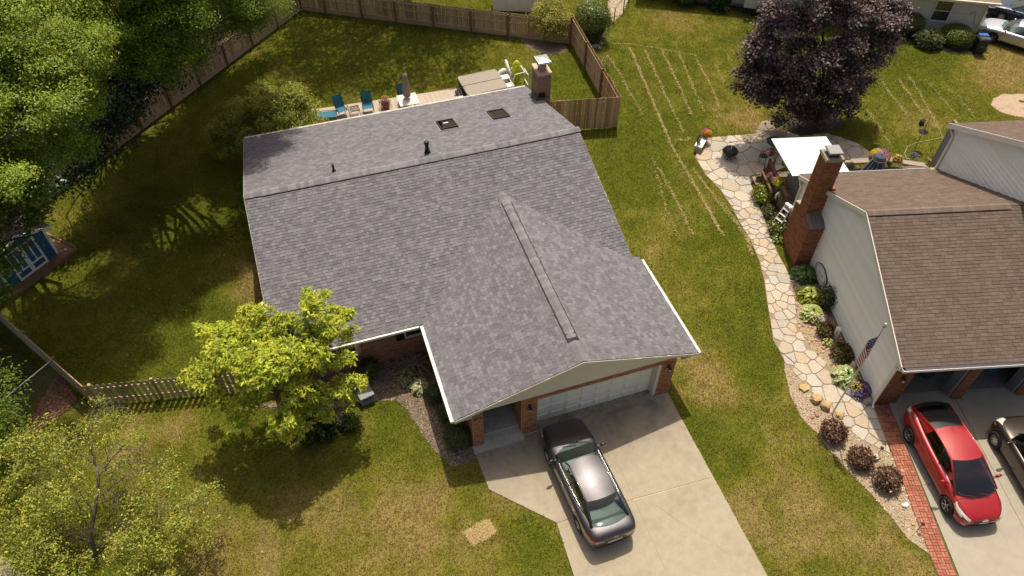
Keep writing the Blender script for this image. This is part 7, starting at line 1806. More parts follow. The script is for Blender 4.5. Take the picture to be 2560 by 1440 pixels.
part('body', T, M_GREYWOOD, lambda b: b.box((0, 0, .18), (1.5, .45, .36))); part('lid', T, M_GREYWOOD, lambda b: b.box((0, 0, .38), (1.56, .5, .04)))
T = thing('lantern', 'dark glass lantern hanging under the edge of the porch roof', 'lantern', nbv(.15, 13.2, 1.55), NA)
part('cage', T, M_BLACK, lambda b: [b.box((s * .08, t * .08, .14), (.014, .014, .28)) for s in (-1, 1) for t in (-1, 1)] + [b.lathe([(.13, .28), (.03, .38)], 8), b.box((0, 0, 0), (.19, .19, .02)), b.tube([(0, 0, .38), (0, 0, .85)], .006, 4)]); part('glass', T, M_CLEAR_LENS, lambda b: b.box((0, 0, .14), (.13, .13, .24)))
closed_umbrella('umbrella', 'drooping navy striped umbrella with white fringe on the old deck', *nbv(4.45, 12.35, .62), 2.0, .52, M_NAVY, 7, 3, M_STEEL, .72)
T = bpy.data.objects['umbrella.001']
part('fringe', T, M_FLAGWHITE, lambda b: b.lathe([(.34, -.30), (.36, -.24)], 24, (0, 0, 2.0), cap=False))
def uribs(b):
    for k in range(14):
        a = 2 * PI * k / 14; b.tube([(.12 * math.cos(a), .12 * math.sin(a), 1.94), (.40 * math.cos(a), .40 * math.sin(a), 1.3), (.62 * math.cos(a), .62 * math.sin(a), .55)], .009, 4)
part('white_stripe', T, M_FLAGWHITE, uribs)
T = thing('wire_chair', 'black wire chair on the old deck beside the navy umbrella', 'chair', nbv(3.55, 12.9, .62), NA)
part('seat', T, M_BLACK, lambda b: [b.tube([(.22 * math.cos(a), .22 * math.sin(a), .45) for a in [2 * PI * k / 14 for k in range(15)]], .012, 5)] + [b.bar((-.2 + .1 * k, -.18, .45), (-.2 + .1 * k, .18, .45), .008, .008) for k in range(5)])
part('back', T, M_BLACK, lambda b: [b.tube([(-.22, .1, .45), (-.2, .26, .9), (.2, .26, .9), (.22, .1, .45)], .012, 5)])
for sx in (-1, 1):
    for sy in (-1, 1): part('leg', T, M_BLACK, lambda b: b.tube([(sx * .16, sy * .16, .45), (sx * .24, sy * .24, 0)], .011, 5))
# flowers about the deck
flowers('flower_bowl', 'large dark bowl of purple, yellow and coral flowers on the grey ledge', *nbv(5.55, 13.9, 1.02), .50, .30, True, [(PUR, .5, .7, 1.1), (CORAL, 4.5, .8, .9), (YEL, 2.4, .45, .6)], 82, M_BINLID, .36, .26, nf=260, fs=.075)
flowers('flower_bowl', 'small terracotta bowl of yellow pansies on the grey ledge', *nbv(6.45, 13.7, 1.02), .26, .18, True, [(YEL, 0, 2., .9), (WHT, 1., 1., .3)], 83, M_TERRA, .2, .16, nf=90, fs=.06)
flowers('flower_clump', 'loose clump of lilac flowers by the deck gate', *nbv(7.6, 14.1, 0), .5, 1.1, False, [(PUR, 0, 2.5, 1.0)], 84, nf=130, fs=.06, cat='plant')
flowers('flower_clump', 'purple and yellow flowers beside the patio behind the brick stack', *nbv(3.1, 14.4, 0), .32, .8, False, [(VIO, 0, 2.5, .6), (YEL, 4.5, .6, .4)], 85, nf=80, fs=.06, cat='plant')
flowers('flower_pot', 'dark leafy pot at the patio edge left of the navy umbrella', *nbv(4.45, 14.3, 0), .32, .6, True, [], 86, M_BINLID, .22, .3, nf=90)
flowers('hanging_basket', 'chartreuse trailing plant in a basket on the rail', *nbv(-.45, 12.0, 1.25), .36, .30, True, [((.30, .05, .16), 2.6, .6, .12)], 87, M_BINLID, .2, .18, green=[(.34, .36, .02), (.28, .32, .02), (.40, .40, .03)], nf=240)
flowers('flower_pot', 'pink petunias hooked on the deck rail', *nbv(-.52, 12.75, .95), .22, .28, True, [(PNK, 0, 2.5, .8)], 88, M_BINLID, .14, .16, nf=60, fs=.06)
flowers('flower_pot', 'pale pink flowers in a pot on a small bench by the deck', *nbv(-.85, 13.35, .42), .18, .28, True, [((.5, .25, .22), 0, 2.5, .6)], 89, M_TERRA, .13, .18, nf=40, fs=.06)
flowers('hanging_basket', 'magenta flowers hanging at the porch roof corner', *nbv(-.35, 13.85, 1.6), .22, .2, True, [(PNK, 3, .8, .5), (YEL, 5, .6, .3)], 90, M_BINLID, .14, .14, nf=50, fs=.06)
T = thing('plant_stand', 'little weathered bench with a pot on it at the deck side', 'bench', nbv(-.88, 13.35, 0), NA)
part('top', T, M_GREYWOOD, lambda b: b.box((0, 0, .40), (.32, .6, .04))); 
for s in (-1, 1): part('leg', T, M_GREYWOOD, lambda b: b.box((0, s * .24, .2), (.28, .05, .38)))
T = thing('kettle_pot', 'black kettle planter on the flagstones at the deck corner', 'planter', nbv(-.95, 12.75, .04), NA)
part('pot', T, M_BLACK, lambda b: b.lathe([(.10, 0), (.21, .08), (.23, .2), (.17, .3), (.19, .33)], 12)); part('handle', T, M_BLACK, lambda b: b.tube([(.19 * math.cos(a), 0, .3 + .22 * math.sin(a)) for a in [PI * k / 8 for k in range(9)]], .01, 5))
# white step ladder
T = thing('step_ladder', 'white folding step ladder standing on the path edge by the chimney', 'ladder', nbv(-.62, 10.15, .03), NA + rad(-62))
for s in (-1, 1):
    part('side_rail', T, M_WHITE, lambda b: b.bar((s * .24, -.55, 0), (s * .16, .10, 1.45), .03, .07)); part('rear_leg', T, M_WHITE, lambda b: b.bar((s * .23, .62, 0), (s * .16, .14, 1.42), .025, .04))
for k in range(5):
    f = (k + .6) / 5.4; part('tread', T, M_WHITE, lambda b: b.box((0, -.55 + .65 * f, 1.45 * f), (.46 - .14 * f, .13, .025)))
part('top_cap', T, M_WHITE, lambda b: b.box((0, .12, 1.46), (.40, .16, .05))); part('shelf', T, M_WHITE, lambda b: [b.box((0, .42, 1.18), (.36, .32, .02)), b.bar((-.15, .3, 1.19), (.12, .52, 1.195), .02, .01)]); part('brace', T, M_ALU, lambda b: [b.bar((-.21, .5, .4), (.21, .5, .4), .02, .02)])
# signs
T = thing('yard_sign', 'white lozenge sign with a black mark on a dark post by the deck', 'sign', nbv(-.62, 11.35, 0), NA + rad(200))
part('post', T, M_BLACK, lambda b: b.box((0, .03, .55), (.05, .05, 1.1)))
pl = part('plate', T, M_WHITE, lambda b: b.add([(x, y, z) for y in (-.012, .012) for x, z in ((-.14, 1.0), (0, .82), (.14, 1.0), (.14, 1.2), (0, 1.34), (-.14, 1.2))], [(0, 1, 2, 3, 4, 5), (11, 10, 9, 8, 7, 6)] + [(i, i + 6, (i + 1) % 6 + 6, (i + 1) % 6) for i in range(6)]))
me = text_mesh('H', .22, M_BLACK, 'lettering'); o = meshobj('lettering', me, pl); o.matrix_local = Matrix.Translation((0, -.016, 1.09)) @ Matrix.Rotation(PI / 2, 4, 'X')
# oval railway style sign
T = thing('oval_sign', 'white oval sign with black rim and lettering standing against the white wall', 'sign', nbv(-.05, 6.4, 0), NA - PI / 2)
OZ = .72
part('plate', T, M_WHITE, lambda b: b.tube([(0, -.03, OZ), (0, -.012, OZ)], 1, 40))
o = T.children[0]; o.scale = (.60, 1, .40); o.location = (0, 0, OZ * (1 - .40))
b_ = MB()
for k in range(48):
    a, a2 = 2 * PI * k / 48, 2 * PI * (k + 1) / 48
    for r0, r1, y in ((.985, 1.06, -.036),): b_.quad((.60 * r0 * math.cos(a), y, OZ + .40 * r0 * math.sin(a)), (.60 * r1 * math.cos(a), y, OZ + .40 * r1 * math.sin(a)), (.60 * r1 * math.cos(a2), y, OZ + .40 * r1 * math.sin(a2)), (.60 * r0 * math.cos(a2), y, OZ + .40 * r0 * math.sin(a2)))
    b_.quad((.636 * math.cos(a), -.036, OZ + .424 * math.sin(a)), (.636 * math.cos(a), .0, OZ + .424 * math.sin(a)), (.636 * math.cos(a2), .0, OZ + .424 * math.sin(a2)), (.636 * math.cos(a2), -.036, OZ + .424 * math.sin(a2)))
b_.build('rim', M_BLACK, T)
def arc_text(s, rx, rz_, a0, a1, size, flip):
    for k, chh in enumerate(s):
        if chh == ' ': continue
        a = rad(a0 + (a1 - a0) * k / (len(s) - 1)); me = text_mesh(chh, size, M_GREYMETAL, 'letter')
        o = meshobj('letter', me, T); tx, tz = -rx * math.sin(a), rz_ * math.cos(a); th = math.atan2(tz, tx) + (PI if not flip else 0)
        o.matrix_local = Matrix.Translation((rx * math.cos(a), -.034, OZ + rz_ * math.sin(a))) @ Matrix.Rotation(-th, 4, 'Y') @ Matrix.Rotation(PI / 2, 4, 'X')
arc_text('RAILROAD CROSSING', .49, .31, 172, 8, .115, False); arc_text('LOOK FOR THE ENGINE', .48, .30, 190, 350, .10, True)
me = text_mesh('STOP', .20, M_GREYMETAL, 'letter'); o = meshobj('letter', me, T); o.matrix_local = Matrix.Translation((0, -.034, OZ)) @ Matrix.Rotation(PI / 2, 4, 'X')
for x in (-.3, .3): part('stake', T, M_BLACK, lambda b: b.box((x, .02, .35), (.04, .04, .7)))
# white marker post with figures
T = thing('marker_post', 'short white post with a pointed cap and black figures by the wall', 'post', nbv(-.36, 3.35, 0), NA + rad(-28))
part('shaft', T, M_WHITE, lambda b: b.box((0, 0, .33), (.20, .20, .66))); part('cap', T, M_WHITE, lambda b: b.add([(-.10, -.10, .66), (.10, -.10, .66), (.10, .10, .66), (-.10, .10, .66), (0, 0, .75)], [(0, 1, 4), (1, 2, 4), (2, 3, 4), (3, 0, 4)]))
for k, c in enumerate('1 8'.replace(' ', 'o')):
    o = meshobj('figure', text_mesh(c, .12, M_BLACK, 'figure'), T); o.matrix_local = Matrix.Translation((0, -.102, .60 - .09 * k)) @ Matrix.Rotation(PI / 2, 4, 'X')
# round stones and boulders
def rock(name, label, x, y, z, d, m, seed, rz=0, group=None, flat=.0, cat='rock'):
    R = random.Random(seed); bm = bmesh.new(); bmesh.ops.create_icosphere(bm, subdivisions=3, radius=.5)
    for v in bm.verts:
        n = v.co.normalized(); k = 1 + .22 * (vnoise([n.x * 2.1 + seed], [n.y * 2.1 + n.z * 1.7 + 9])[0] - .5) * 2 + .10 * (vnoise([n.x * 6 + 3], [n.y * 6 - n.z * 5 + 20 + seed])[0] - .5)
        v.co = Vector((n.x * d[0] / 2 * k, n.y * d[1] / 2 * k, n.z * d[2] / 2 * k))
        if flat: v.co.z = min(v.co.z, d[2] * flat * .5 + .02 * v.co.x); v.co.x = max(min(v.co.x, d[0] * .42), -d[0] * .42)
    me = bpy.data.meshes.new(name); bm.to_mesh(me); bm.free(); me.materials.append(m)
    o = meshobj(name, me, None, (x, y, z + d[2] * .32), rz); smooth_by_angle(o, 28); return tag(o, label, cat, group)
rock('boulder', 'grey boulder below the cream-edged hosta', *nbv(-.62, 4.3, 0), (.62, .45, .42), M_GRANITE, 3, .6)
rock('boulder', 'flat tan rock leaning in the gravel above the flagpole foot', *(10.94,-1.92), .02, (.46, .36, .18), M_SANDROCK, 5, .5, flat=.5)
rock('boulder', 'split tan rock left of the flagpole foot', *(11.06,-2.53), .02, (.50, .40, .36), M_SANDROCK, 8, .2, flat=.7)
rock('boulder', 'rusty tan rock touching the flagpole foot', *(11.23,-2.94), .02, (.42, .40, .38), M_SANDROCK, 9, 1.0, flat=.8)
rock('boulder', 'smooth pale oval stone beside the barberry mounds', *(11.73,-5.48), .02, (.34, .26, .20), pmat('pale stone', [(.46, .42, .36), (.38, .34, .29)], rough=.8, nscale=6, namt=.2), 11, .4)
rock('boulder', 'white fieldstone above the variegated hosta', *(12.91,-1.12), .02, (.26, .2, .18), M_GRANITE, 12, .4)
rock('boulder', 'grey block of stone under the garage corner', *nbv(-.22, .06, 0), (.42, .36, .34), M_GRANITE, 13, .1, flat=.8)
for i, (p, s, m) in enumerate([((11.41,-6.32), .16, M_PEBBLE), ((11.41,-6.86), .14, M_PEBBLE), ((12.32,-6.28), .15, M_SANDROCK), ((11.55,-7.44), .2, M_PALEVINYL), ((11.38,-8.1), .14, M_SANDROCK), ((10.7,-3.19), .15, M_REDCHIP), ((10.46,-3.21), .14, M_REDCHIP), ((11.57,-3.48), .3, M_SANDROCK), ((11.3,-5.68), .12, M_SANDROCK), ((11.81,-6.88), .18, M_REDCHIP)]):
    rock('cobble', ['pale cobble in the gravel below the brick border bend', 'cream cobble in the gravel beside the barberry', 'small tan cobble near the brick border', 'whitish cobble low in the gravel bed', 'tan cobble near the tip of the gravel bed', 'rusty cobble below the tan rocks', 'small rusty cobble left of the flagpole', 'cream slab of rock right of the flagpole foot', 'little tan cobble by the smooth pale oval stone', 'rust-brown cobble beside the brick border'][i], p[0], p[1], .01, (s * 1.3, s, s * .7), m, 20 + i, i, 'cobbles in the gravel bed')
# flagpole and flag
T = thing('flagpole', 'slim metal flagpole rising from the gravel bed', 'flagpole', (*(11.32,-3.3), 0), 0)
part('pole', T, M_ALU, lambda b: b.tube([(0, 0, 0), (0, 0, 2.8), (0, 0, 5.55)], [.032, .03, .02], 10)); part('ball', T, pmat('gilt ball', [(.55, .47, .26)], rough=.35, metal=.5), lambda b: b.lathe([(.01, -.07), (.055, -.04), (.07, 0), (.055, .045), (.01, .07)], 12, (0, 0, 5.60)), True); part('truck', T, M_GREYMETAL, lambda b: b.box((.03, 0, 5.48), (.16, .05, .05)))
fb = Vector((*(11.32,-3.3), 0))
fl = MB(); NU, NV = 26, 26
def fpt(u, v):
    # u from hoist to fly, v from the bottom edge (0) to the top edge (1): hangs limp, folded against the pole
    fall = 1 - u; x = .05 + .42 * u ** .8 * (1 - .25 * (1 - v)) ; y = .13 * math.sin(7.0 * u + 1.2 * v) * min(1, u * 3)
    z = 4.35 + 1.0 * v - u * (.95 + .18 * math.sin(3 * u)) + .06 * math.sin(5 * u + 2)
    a = rad(-165); return (x * math.cos(a) - y * math.sin(a), x * math.sin(a) + y * math.cos(a), z)
vs = [fpt(i / NU, j / NV) for i in range(NU + 1) for j in range(NV + 1)]
for i in range(NU):
    for j in range(NV):
        k = i * (NV + 1) + j; u = (i + .5) / NU; st = int((NV - 1 - j) / (NV / 13)); mi = 2 if (u < .42 and st < 7) else (0 if st % 2 == 0 else 1)
        fl.f.append([k, k + NV + 1, k + NV + 2, k + 1]); fl.m.append(mi)
fl.v = vs
F_ = thing('flag', 'American flag hanging limp from the metal pole', 'flag', fb, 0)
fo = fl.build('cloth', [M_FLAGRED, M_FLAGWHITE, M_FLAGBLUE], F_, True)
fs_ = MB()
for r in range(9):
    for c in range(6 if r % 2 == 0 else 5):
        u = .42 * ((c + (.5 if r % 2 == 0 else 1.0)) / 6); v = 1 - 7 / 13 * ((r + .5) / 9)
        p = Vector(fpt(u, v)); e1 = (Vector(fpt(u + .01, v)) - p).normalized(); e2 = (Vector(fpt(u, v + .01)) - p).normalized(); nn = e1.cross(e2).normalized()
        for sg in (1, -1):
            pts = [p + nn * .004 * sg + (e1 * math.sin(2 * PI * q / 10) + e2 * math.cos(2 * PI * q / 10)) * (.030 if q % 2 == 0 else .013) for q in range(10)]
            fs_.add(pts if sg > 0 else pts[::-1], [tuple(range(10))])
tag(fs_.build('star', M_FLAGWHITE, F_), kind='stuff')
# flowers at the garage corner, low plaque
flowers('flower_bed', 'purple petunias and yellow daisies at the garage corner', *nbv(-.36, .55, 0), .46, .55, False, [(VIO, 0.3, .8, .9), (YEL, 2.4, .6, .22), (PUR, 4.2, .7, .5), (CORAL, 5.4, .5, .08)], 91, nf=230, fs=.075, cat='plant')
T = thing('plaque', 'small grey engraved plaque leaning among the purple petunias', 'plaque', nbv(-.78, .50, .05), NA + rad(-42))
part('slab', T, M_GREYMETAL, lambda b: b.box((0, 0, .10), (.30, .05, .24), R=Matrix.Rotation(-.9, 3, 'X'))); part('stand', T, M_BLACK, lambda b: b.box((0, .09, .05), (.16, .05, .1)))
T = thing('garden_plaque', 'white plaque propped beside the large hosta near the wall', 'plaque', nbv(-.20, 1.75, 0), NA + rad(-60))
part('slab', T, M_WHITE, lambda b: b.box((0, 0, .22), (.22, .03, .30), R=Matrix.Rotation(-.3, 3, 'X'))); part('stake', T, M_BLACK, lambda b: b.box((0, .04, .05), (.03, .03, .2)))
# fire pit
T = thing('fire_pit', 'round black fire pit with a mesh lid on the flagstone patio', 'fire pit', (*(15.52,12.34), .04), 0)
part('bowl', T, M_BLACK, lambda b: b.lathe([(.10, .12), (.28, .18), (.37, .32), (.40, .36), (.37, .35), (.26, .22)], 20)); part('ring', T, M_BINLID, lambda b: b.lathe([(.43, .35), (.43, .375), (.38, .375)], 22, cap=False))
part('lid', T, M_SEAM, lambda b: [b.tube([(.38 * math.cos(a) * math.cos(t), .38 * math.sin(a) * math.cos(t), .37 + .24 * math.sin(t)) for t in [PI / 2 * q / 6 for q in range(7)]], .008, 4) for a in [2 * PI * k / 16 for k in range(16)]] + [b.tube([(r * math.cos(a), r * math.sin(a), z) for a in [2 * PI * k / 20 for k in range(21)]], .007, 4) for r, z in ((.33, .49), (.22, .57), (.38, .40))])
part('dome', T, M_BINLID, lambda b: b.lathe([(.375, .36), (.32, .485), (.21, .565), (.08, .60), (.01, .61)], 18)); part('handle', T, M_STEEL, lambda b: b.tube([(-.04, -.10, .60), (.0, .0, .66), (.05, .16, .60)], .016, 6))
for k in range(4):
    a = PI / 4 + k * PI / 2; part('leg', T, M_BLACK, lambda b: b.bar((.26 * math.cos(a), .26 * math.sin(a), .2), (.36 * math.cos(a), .36 * math.sin(a), 0), .04, .03))
# metal bistro set in the maple shade
T = thing('bistro_table', 'round black metal table in the shade beside the porch roof', 'table', (*(17.95,11.94), .04), 0)
part('table_top', T, M_BLACK, lambda b: b.lathe([(.01, .70), (.48, .70), (.50, .715), (.48, .73), (.01, .73)], 22)); part('column', T, M_BLACK, lambda b: b.tube([(0, 0, .0), (0, 0, .7)], .03, 8))
for k in range(3): a = 2 * PI * k / 3; part('foot', T, M_BLACK, lambda b: b.tube([(0, 0, .25), (.3 * math.cos(a), .3 * math.sin(a), .03), (.38 * math.cos(a), .38 * math.sin(a), 0)], .02, 6))
def bistro(label, p, rz):
    T = thing('bistro_chair', label, 'chair', (p[0], p[1], .04), rz, 'black metal bistro chairs')
    part('seat', T, M_BLACK, lambda b: b.lathe([(.01, .45), (.21, .45), (.22, .465), (.01, .47)], 14)); bk_ = part('back', T, M_BLACK, lambda b: b.tube([(-.2, .16, .45), (-.21, .24, .80), (-.12, .27, .93), (.12, .27, .93), (.21, .24, .80), (.2, .16, .45)], .014, 6))
    for k in range(3): part('spindle', bk_, M_BLACK, lambda b: b.tube([(-.1 + .1 * k, .17, .46), (-.09 + .09 * k, .265, .92)], .008, 5))
    for sx in (-1, 1):
        for sy in (-1, 1): part('leg', T, M_BLACK, lambda b: b.tube([(sx * .14, sy * .14, .45), (sx * .2, sy * .2, 0)], .012, 5))
bistro('black metal chair in dappled shade left of the round table', (16.91,11.34), rad(150)); bistro('black metal chair nearest the fire pit side of the round table', (16.45,10.2), rad(60))
# low stone bench with a sign and flowers
bp = (14.05,13.22); bq = (14.93,14.05)
T = thing('stone_bench', 'low pale stone bench at the grassy tip of the patio', 'bench', ((bp[0] + bq[0]) / 2, (bp[1] + bq[1]) / 2, 0), math.atan2(bq[1] - bp[1], bq[0] - bp[0]))
part('slab', T, M_WHITE, lambda b: b.box((0, 0, .40), (1.25, .42, .07)))
for s in (-1, 1): part('pier', T, M_TANLEDGE, lambda b: b.box((s * .46, 0, .18), (.24, .34, .37)))
T = thing('board_sign', 'black shield-shaped board with white stripes leaning on the stone bench', 'sign', (bp[0] + .14, bp[1] + .26, .44), rad(20))
part('board', T, M_DARKTRIM, lambda b: b.add([(x, y, z) for y in (-.015, .015) for x, z in ((-.10, 0), (.12, .02), (.20, .22), (.14, .50), (-.06, .56), (-.20, .34))], [(0, 1, 2, 3, 4, 5), (11, 10, 9, 8, 7, 6)] + [(i, i + 6, (i + 1) % 6 + 6, (i + 1) % 6) for i in range(6)]))
part('white_bar', T, M_WHITE, lambda b: [b.bar((-.12, -.02, .30), (.02, -.02, .08), .03, .012), b.bar((.02, -.02, .50), (.16, -.02, .26), .03, .012), b.box((.03, -.02, .29), (.13, .01, .10), R=Matrix.Rotation(.9, 3, 'Y'))])
flowers('flower_bowl', 'bowl of orange and pink flowers at the end of the stone bench', bq[0] - .05, bq[1] - .12, .44, .30, .26, True, [(ORG, 4.2, .7, .8), (PNK, 1.4, .9, .6), (YEL, 5.4, .5, .3)], 92, M_BINLID, .22, .16, nf=130, fs=.07)
# bird feeder pole
T = thing('bird_feeder', 'thin black shepherd hook with a dark baffle and a hanging feeder box', 'bird feeder', (*(25.64,9.87), 0), rad(-20))
part('pole', T, M_BLACK, lambda b: b.tube([(0, 0, 0), (0, 0, 1.95), (-.06, 0, 2.05), (-.2, 0, 2.02), (-.28, 0, 1.92)], .012, 6)); part('baffle', T, M_BLACK, lambda b: b.lathe([(.27, 1.08), (.18, 1.14), (.04, 1.24)], 16))
fd = part('feeder', T, M_BRONZE, lambda b: b.box((-.30, 0, 1.66), (.20, .20, .26), taper=(.8, .8))); part('feeder_roof', fd, M_BRONZE, lambda b: b.lathe([(.18, 0), (.02, .10)], 4, (-.30, 0, 1.79))); part('feeder_tray', fd, M_BRONZE, lambda b: b.box((-.30, 0, 1.52), (.27, .27, .02)))
T = thing('garden_hose', 'pale garden hose snaking over the grass from the far siding to the deck', 'hose', (0, 0, 0), 0)
hp = [(p[0], p[1], .03) for p in [(29.42,10.15),(28.31,10.13),(27,10.17),(25.97,10.21),(25.27,10.06),(24.72,9.61),(24.55,9.2)]]
part('hose', T, M_HOSE, lambda b: b.tube(hp, .018, 6)); part('nozzle', T, M_ALU, lambda b: b.tube([hp[-1], (hp[-1][0] + .1, hp[-1][1] - .1, .05)], .022, 6))
# solar stakes
for lab, p in (('thin black solar light leaning by the gravel near the brick border', (11.82,-5.42)), ('little black solar light near the tip of the gravel bed', (11.29,-8.38))):
    T = thing('garden_light', lab, 'garden light', (p[0], p[1], 0), 0, 'solar garden lights')
    part('stake', T, M_BLACK, lambda b: b.tube([(0, 0, 0), (.12, .06, .42)], .012, 6)); part('head', T, M_BLACK, lambda b: b.lathe([(.06, 0), (.07, .04), (.02, .07)], 10, (.12, .06, .41)))
# wheelie bin
T = thing('wheelie_bin', 'dark green wheelie bin with a bright blue flap in its charcoal lid', 'bin', (*(35.84,16.88), 0), FA + rad(8))
part('body', T, M_BINGREEN, lambda b: b.box((0, 0, .50), (.54, .56, 1.0), taper=(1.16, 1.16))); part('lid', T, M_BINLID, lambda b: b.box((0, -.04, 1.06), (.70, .76, .09), taper=(.86, .86))); part('flap', T, M_BLUELID, lambda b: b.box((0, .17, 1.13), (.56, .30, .05))); part('handle', T, M_BINGREEN, lambda b: b.tube([(-.25, .40, 1.0), (.25, .40, 1.0)], .02, 6))
for s in (-1, 1): part('wheel', T, M_RUBBER, lambda b: b.tube([(s * .24, .30, .10), (s * .32, .30, .10)], .10, 12))
part('stencil', T, M_GREYMETAL, lambda b: [b.lathe([(.09, -.004), (.09, .0)], 12, (0, -.30, .70), sy=.1), b.box((0, -.318, .56), (.2, .01, .05))])
# iron posts and paving in the yard beyond the hedge
T = thing('iron_rail', 'black iron handrail beside the brick steps at the top edge', 'railing', (0, 0, 0), 0)
ip = [Vector((p[0], p[1], 0)) for p in [(15.28,27.35),(16.6,28.73),(17.42,29.64)]]
for p in ip: part('post', T, M_BLACK, lambda b: b.box((p.x, p.y, .55), (.05, .05, 1.1)))
part('top_rail', T, M_BLACK, lambda b: [b.tube([ip[0] + Vector((0, 0, 1.08)), ip[1] + Vector((0, 0, 1.08)), ip[2] + Vector((0, 0, 1.08))], .02, 6)])
pv = sheet('brick_walk', [(15.25,28.37),(15.32,27.44),(16.5,28.65),(17.85,30.59),(16.73,30.96)], M_SAND, -.05, .015, 'brick walk at the top edge beyond the clipped hedge')
sheet('gravel_strip', [(14.72,27.53),(15.09,27.19),(15.91,28.04),(15.4,28.43)], M_MULCH_D, -.05, .012, 'dark gravel below the brick walk')
for i in range(9):
    for j in range(5):
        q = lerp2(lerp2((15.3,28.41), (16.65,30.98), i / 9), lerp2((16.33,28.53), (17.8,30.61), i / 9), (j + .5) / 5)
        meshobj('paver', MB().box((0, 0, 0), (.44, .36, .03)).mesh('paver', M_TANLEDGE) if (i + j) == 0 else pvm, pv, (q[0], q[1], .02), rad(-62))
        if (i + j) == 0: pvm = pv.children[0].data
for i, (p, s) in enumerate([((12.98,25.01), .5), ((13.44,25.17), .42), ((13.15,24.75), .36)]):
    rock('boulder', ['grey stone edging the bed under the clipped hedge dome', 'flat grey stone on the lawn side of the hedge bed', 'small grey stone at the foot of the hedge bed'][i], p[0], p[1], 0, (s, s * .7, .22), M_GRANITE, 40 + i, i * .7, 'stones at the hedge bed')
flowers('flower_clump', 'pale pink flowers poking over the fence rail by the clipped hedge', *(12.52,22.36), .0, .3, 1.0, False, [((.5, .3, .28), 0, 2.5, .8)], 93, nf=60, fs=.06, cat='plant')
T = thing('round_planter', 'dark round planter rim behind the clipped hedge at the top edge', 'planter', (*(14.68,30.18), 0), 0)
part('pot', T, M_BLACK, lambda b: b.lathe([(.26, 0), (.36, .4), (.40, .45), (.34, .45)], 16)); part('soil', T, M_SOIL, lambda b: b.lathe([(.34, .40), (.01, .41)], 12))
# fallen bits by the far right
rock('boulder', 'pale stone in the round patch of bare tan soil', *(34.59,11.66), 0, (.5, .3, .2), M_SANDROCK, 51, .3)

# ---------------------------------------------------------------- things nobody could count: grass, clippings, gravel, chips
R = np.random.default_rng(99)
M_GRASS = leafmat('grass blade', .3, .7, .04)
M_STRAWLEAF = leafmat('straw blade', .1, .8, .03)
CUT = [DRIVE, BED_FRONT, BED_GRAVEL, PATH, [p[:2] for p in BRICKB], DRIVE_N, BED_FAR, DRIVE_FAR, DIRT_FAR, MULCH_TREE, DIRT_SHRUB, CORNER, STRAW,
       [(X0 + .3, 4.9), (5.6, 4.9), (5.6, 18.0), (X0 + .3, 18.0)], DECK, [nb(0, 0), nb(12, 0), nb(12, 13.8), nb(-.4, 13.8), nb(-.4, 10.8), nb(0, 10.8)]]
def in_frame(P, pad=1.04):
    q = (P - np.array(CAM_LOC)) @ np.array(CAM_ROT); d = -q[:, 2]
    return (np.abs(q[:, 0] / d) < 1280 / 1850 * pad) & (np.abs(q[:, 1] / d) < 720 / 1850 * pad)
def field(x0, x1, y0, y1, n):
    P = np.stack([R.uniform(x0, x1, n), R.uniform(y0, y1, n), np.zeros(n)], 1); return P[in_frame(P)]
def off_hard(P):
    k = np.ones(len(P), bool)
    for c in CUT: k &= ~inpoly(P[:, 0], P[:, 1], [p[:2] for p in c])
    return P[k]
def blades(name, label, P, l, w, col, lean, mat):
    n = len(P); t = R.normal(0, lean, (n, 3)); t[:, 2] = 1; T = unit(t); Nn = unit(np.cross(T, R.normal(0, 1, (n, 3))))
    return tag(meshobj(name, leaf_mesh(name, P, T, Nn, l, w, col, mat, .25, 0)), label, kind='stuff')
G = off_hard(field(-24, 42, -13, 38, 1500000))
G = G[R.random(len(G)) < np.clip(.25 + 1.1 * fbm(G[:, 0], G[:, 1], .28, 0, 2), 0, 1)]
G = G[~inpoly(G[:, 0], G[:, 1], WOODS) | (R.random(len(G)) < .25)][:600000]
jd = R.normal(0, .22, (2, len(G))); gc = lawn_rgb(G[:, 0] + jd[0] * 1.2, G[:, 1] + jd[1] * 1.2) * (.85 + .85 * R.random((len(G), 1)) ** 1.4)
k_ = R.random(len(G)) < .16; gc[k_] = np.array([.30, .23, .095]) * (.7 + .6 * R.random((k_.sum(), 1)))
blades('grass', 'short mown grass, green with dry tan patches', G, .085 * (1 + R.normal(0, .3, len(G))).clip(.4, 1.8), np.full(len(G), .022), np.clip(gc, 0, .6), .75, M_GRASS)

# rows of pale hay left by the mower
ROWS = [[(13.4,23.47),(12.69,17.36)], [(15.05,24.18),(13.75,17.84),(12.99,14.13),(12.67,11),(12.19,6.95)], [(15.86,23.71),(15.08,19.9),(14.16,15.04)], [(16.84,23.29),(16.2,19.99),(15.41,16.43)], [(17.73,22.7),(16.74,18.68),(16.22,16.37)], [(18.59,22.22),(17.85,18.77),(17.29,16.52)], [(19.27,20.77),(18.76,18.79)], [(20.45,21.16),(19.9,18.96)], [(14.24,25.01),(15.35,24.55),(16.31,23.87),(17.45,23.04),(18.52,22.19)], [(11.5,13.55),(11.31,10.71),(10.8,7.41)], [(13.21,12.03),(13.16,9.45),(13.27,6.6),(12.84,5.37)],
        [(28.01,16.12),(27.09,12.44)], [(29.08,15.77),(28.14,12.47)], [(30.03,16.06),(28.83,12.78),(27.59,9.98)], [(30.61,15.27),(29.79,11.23)], [(31.37,13.54),(30.7,11.09)], [(25.32,13.72),(24.48,10.36)], [(31.49,14.99),(30.77,11.73)], [(13.38,9.22),(13.12,5.84)], [(13.49,14.6),(13.99,14.36),(14.32,14.52)], [(11.23,12.43),(10.47,9.7),(10.09,7.41)]]
hp_, hl_ = [], []
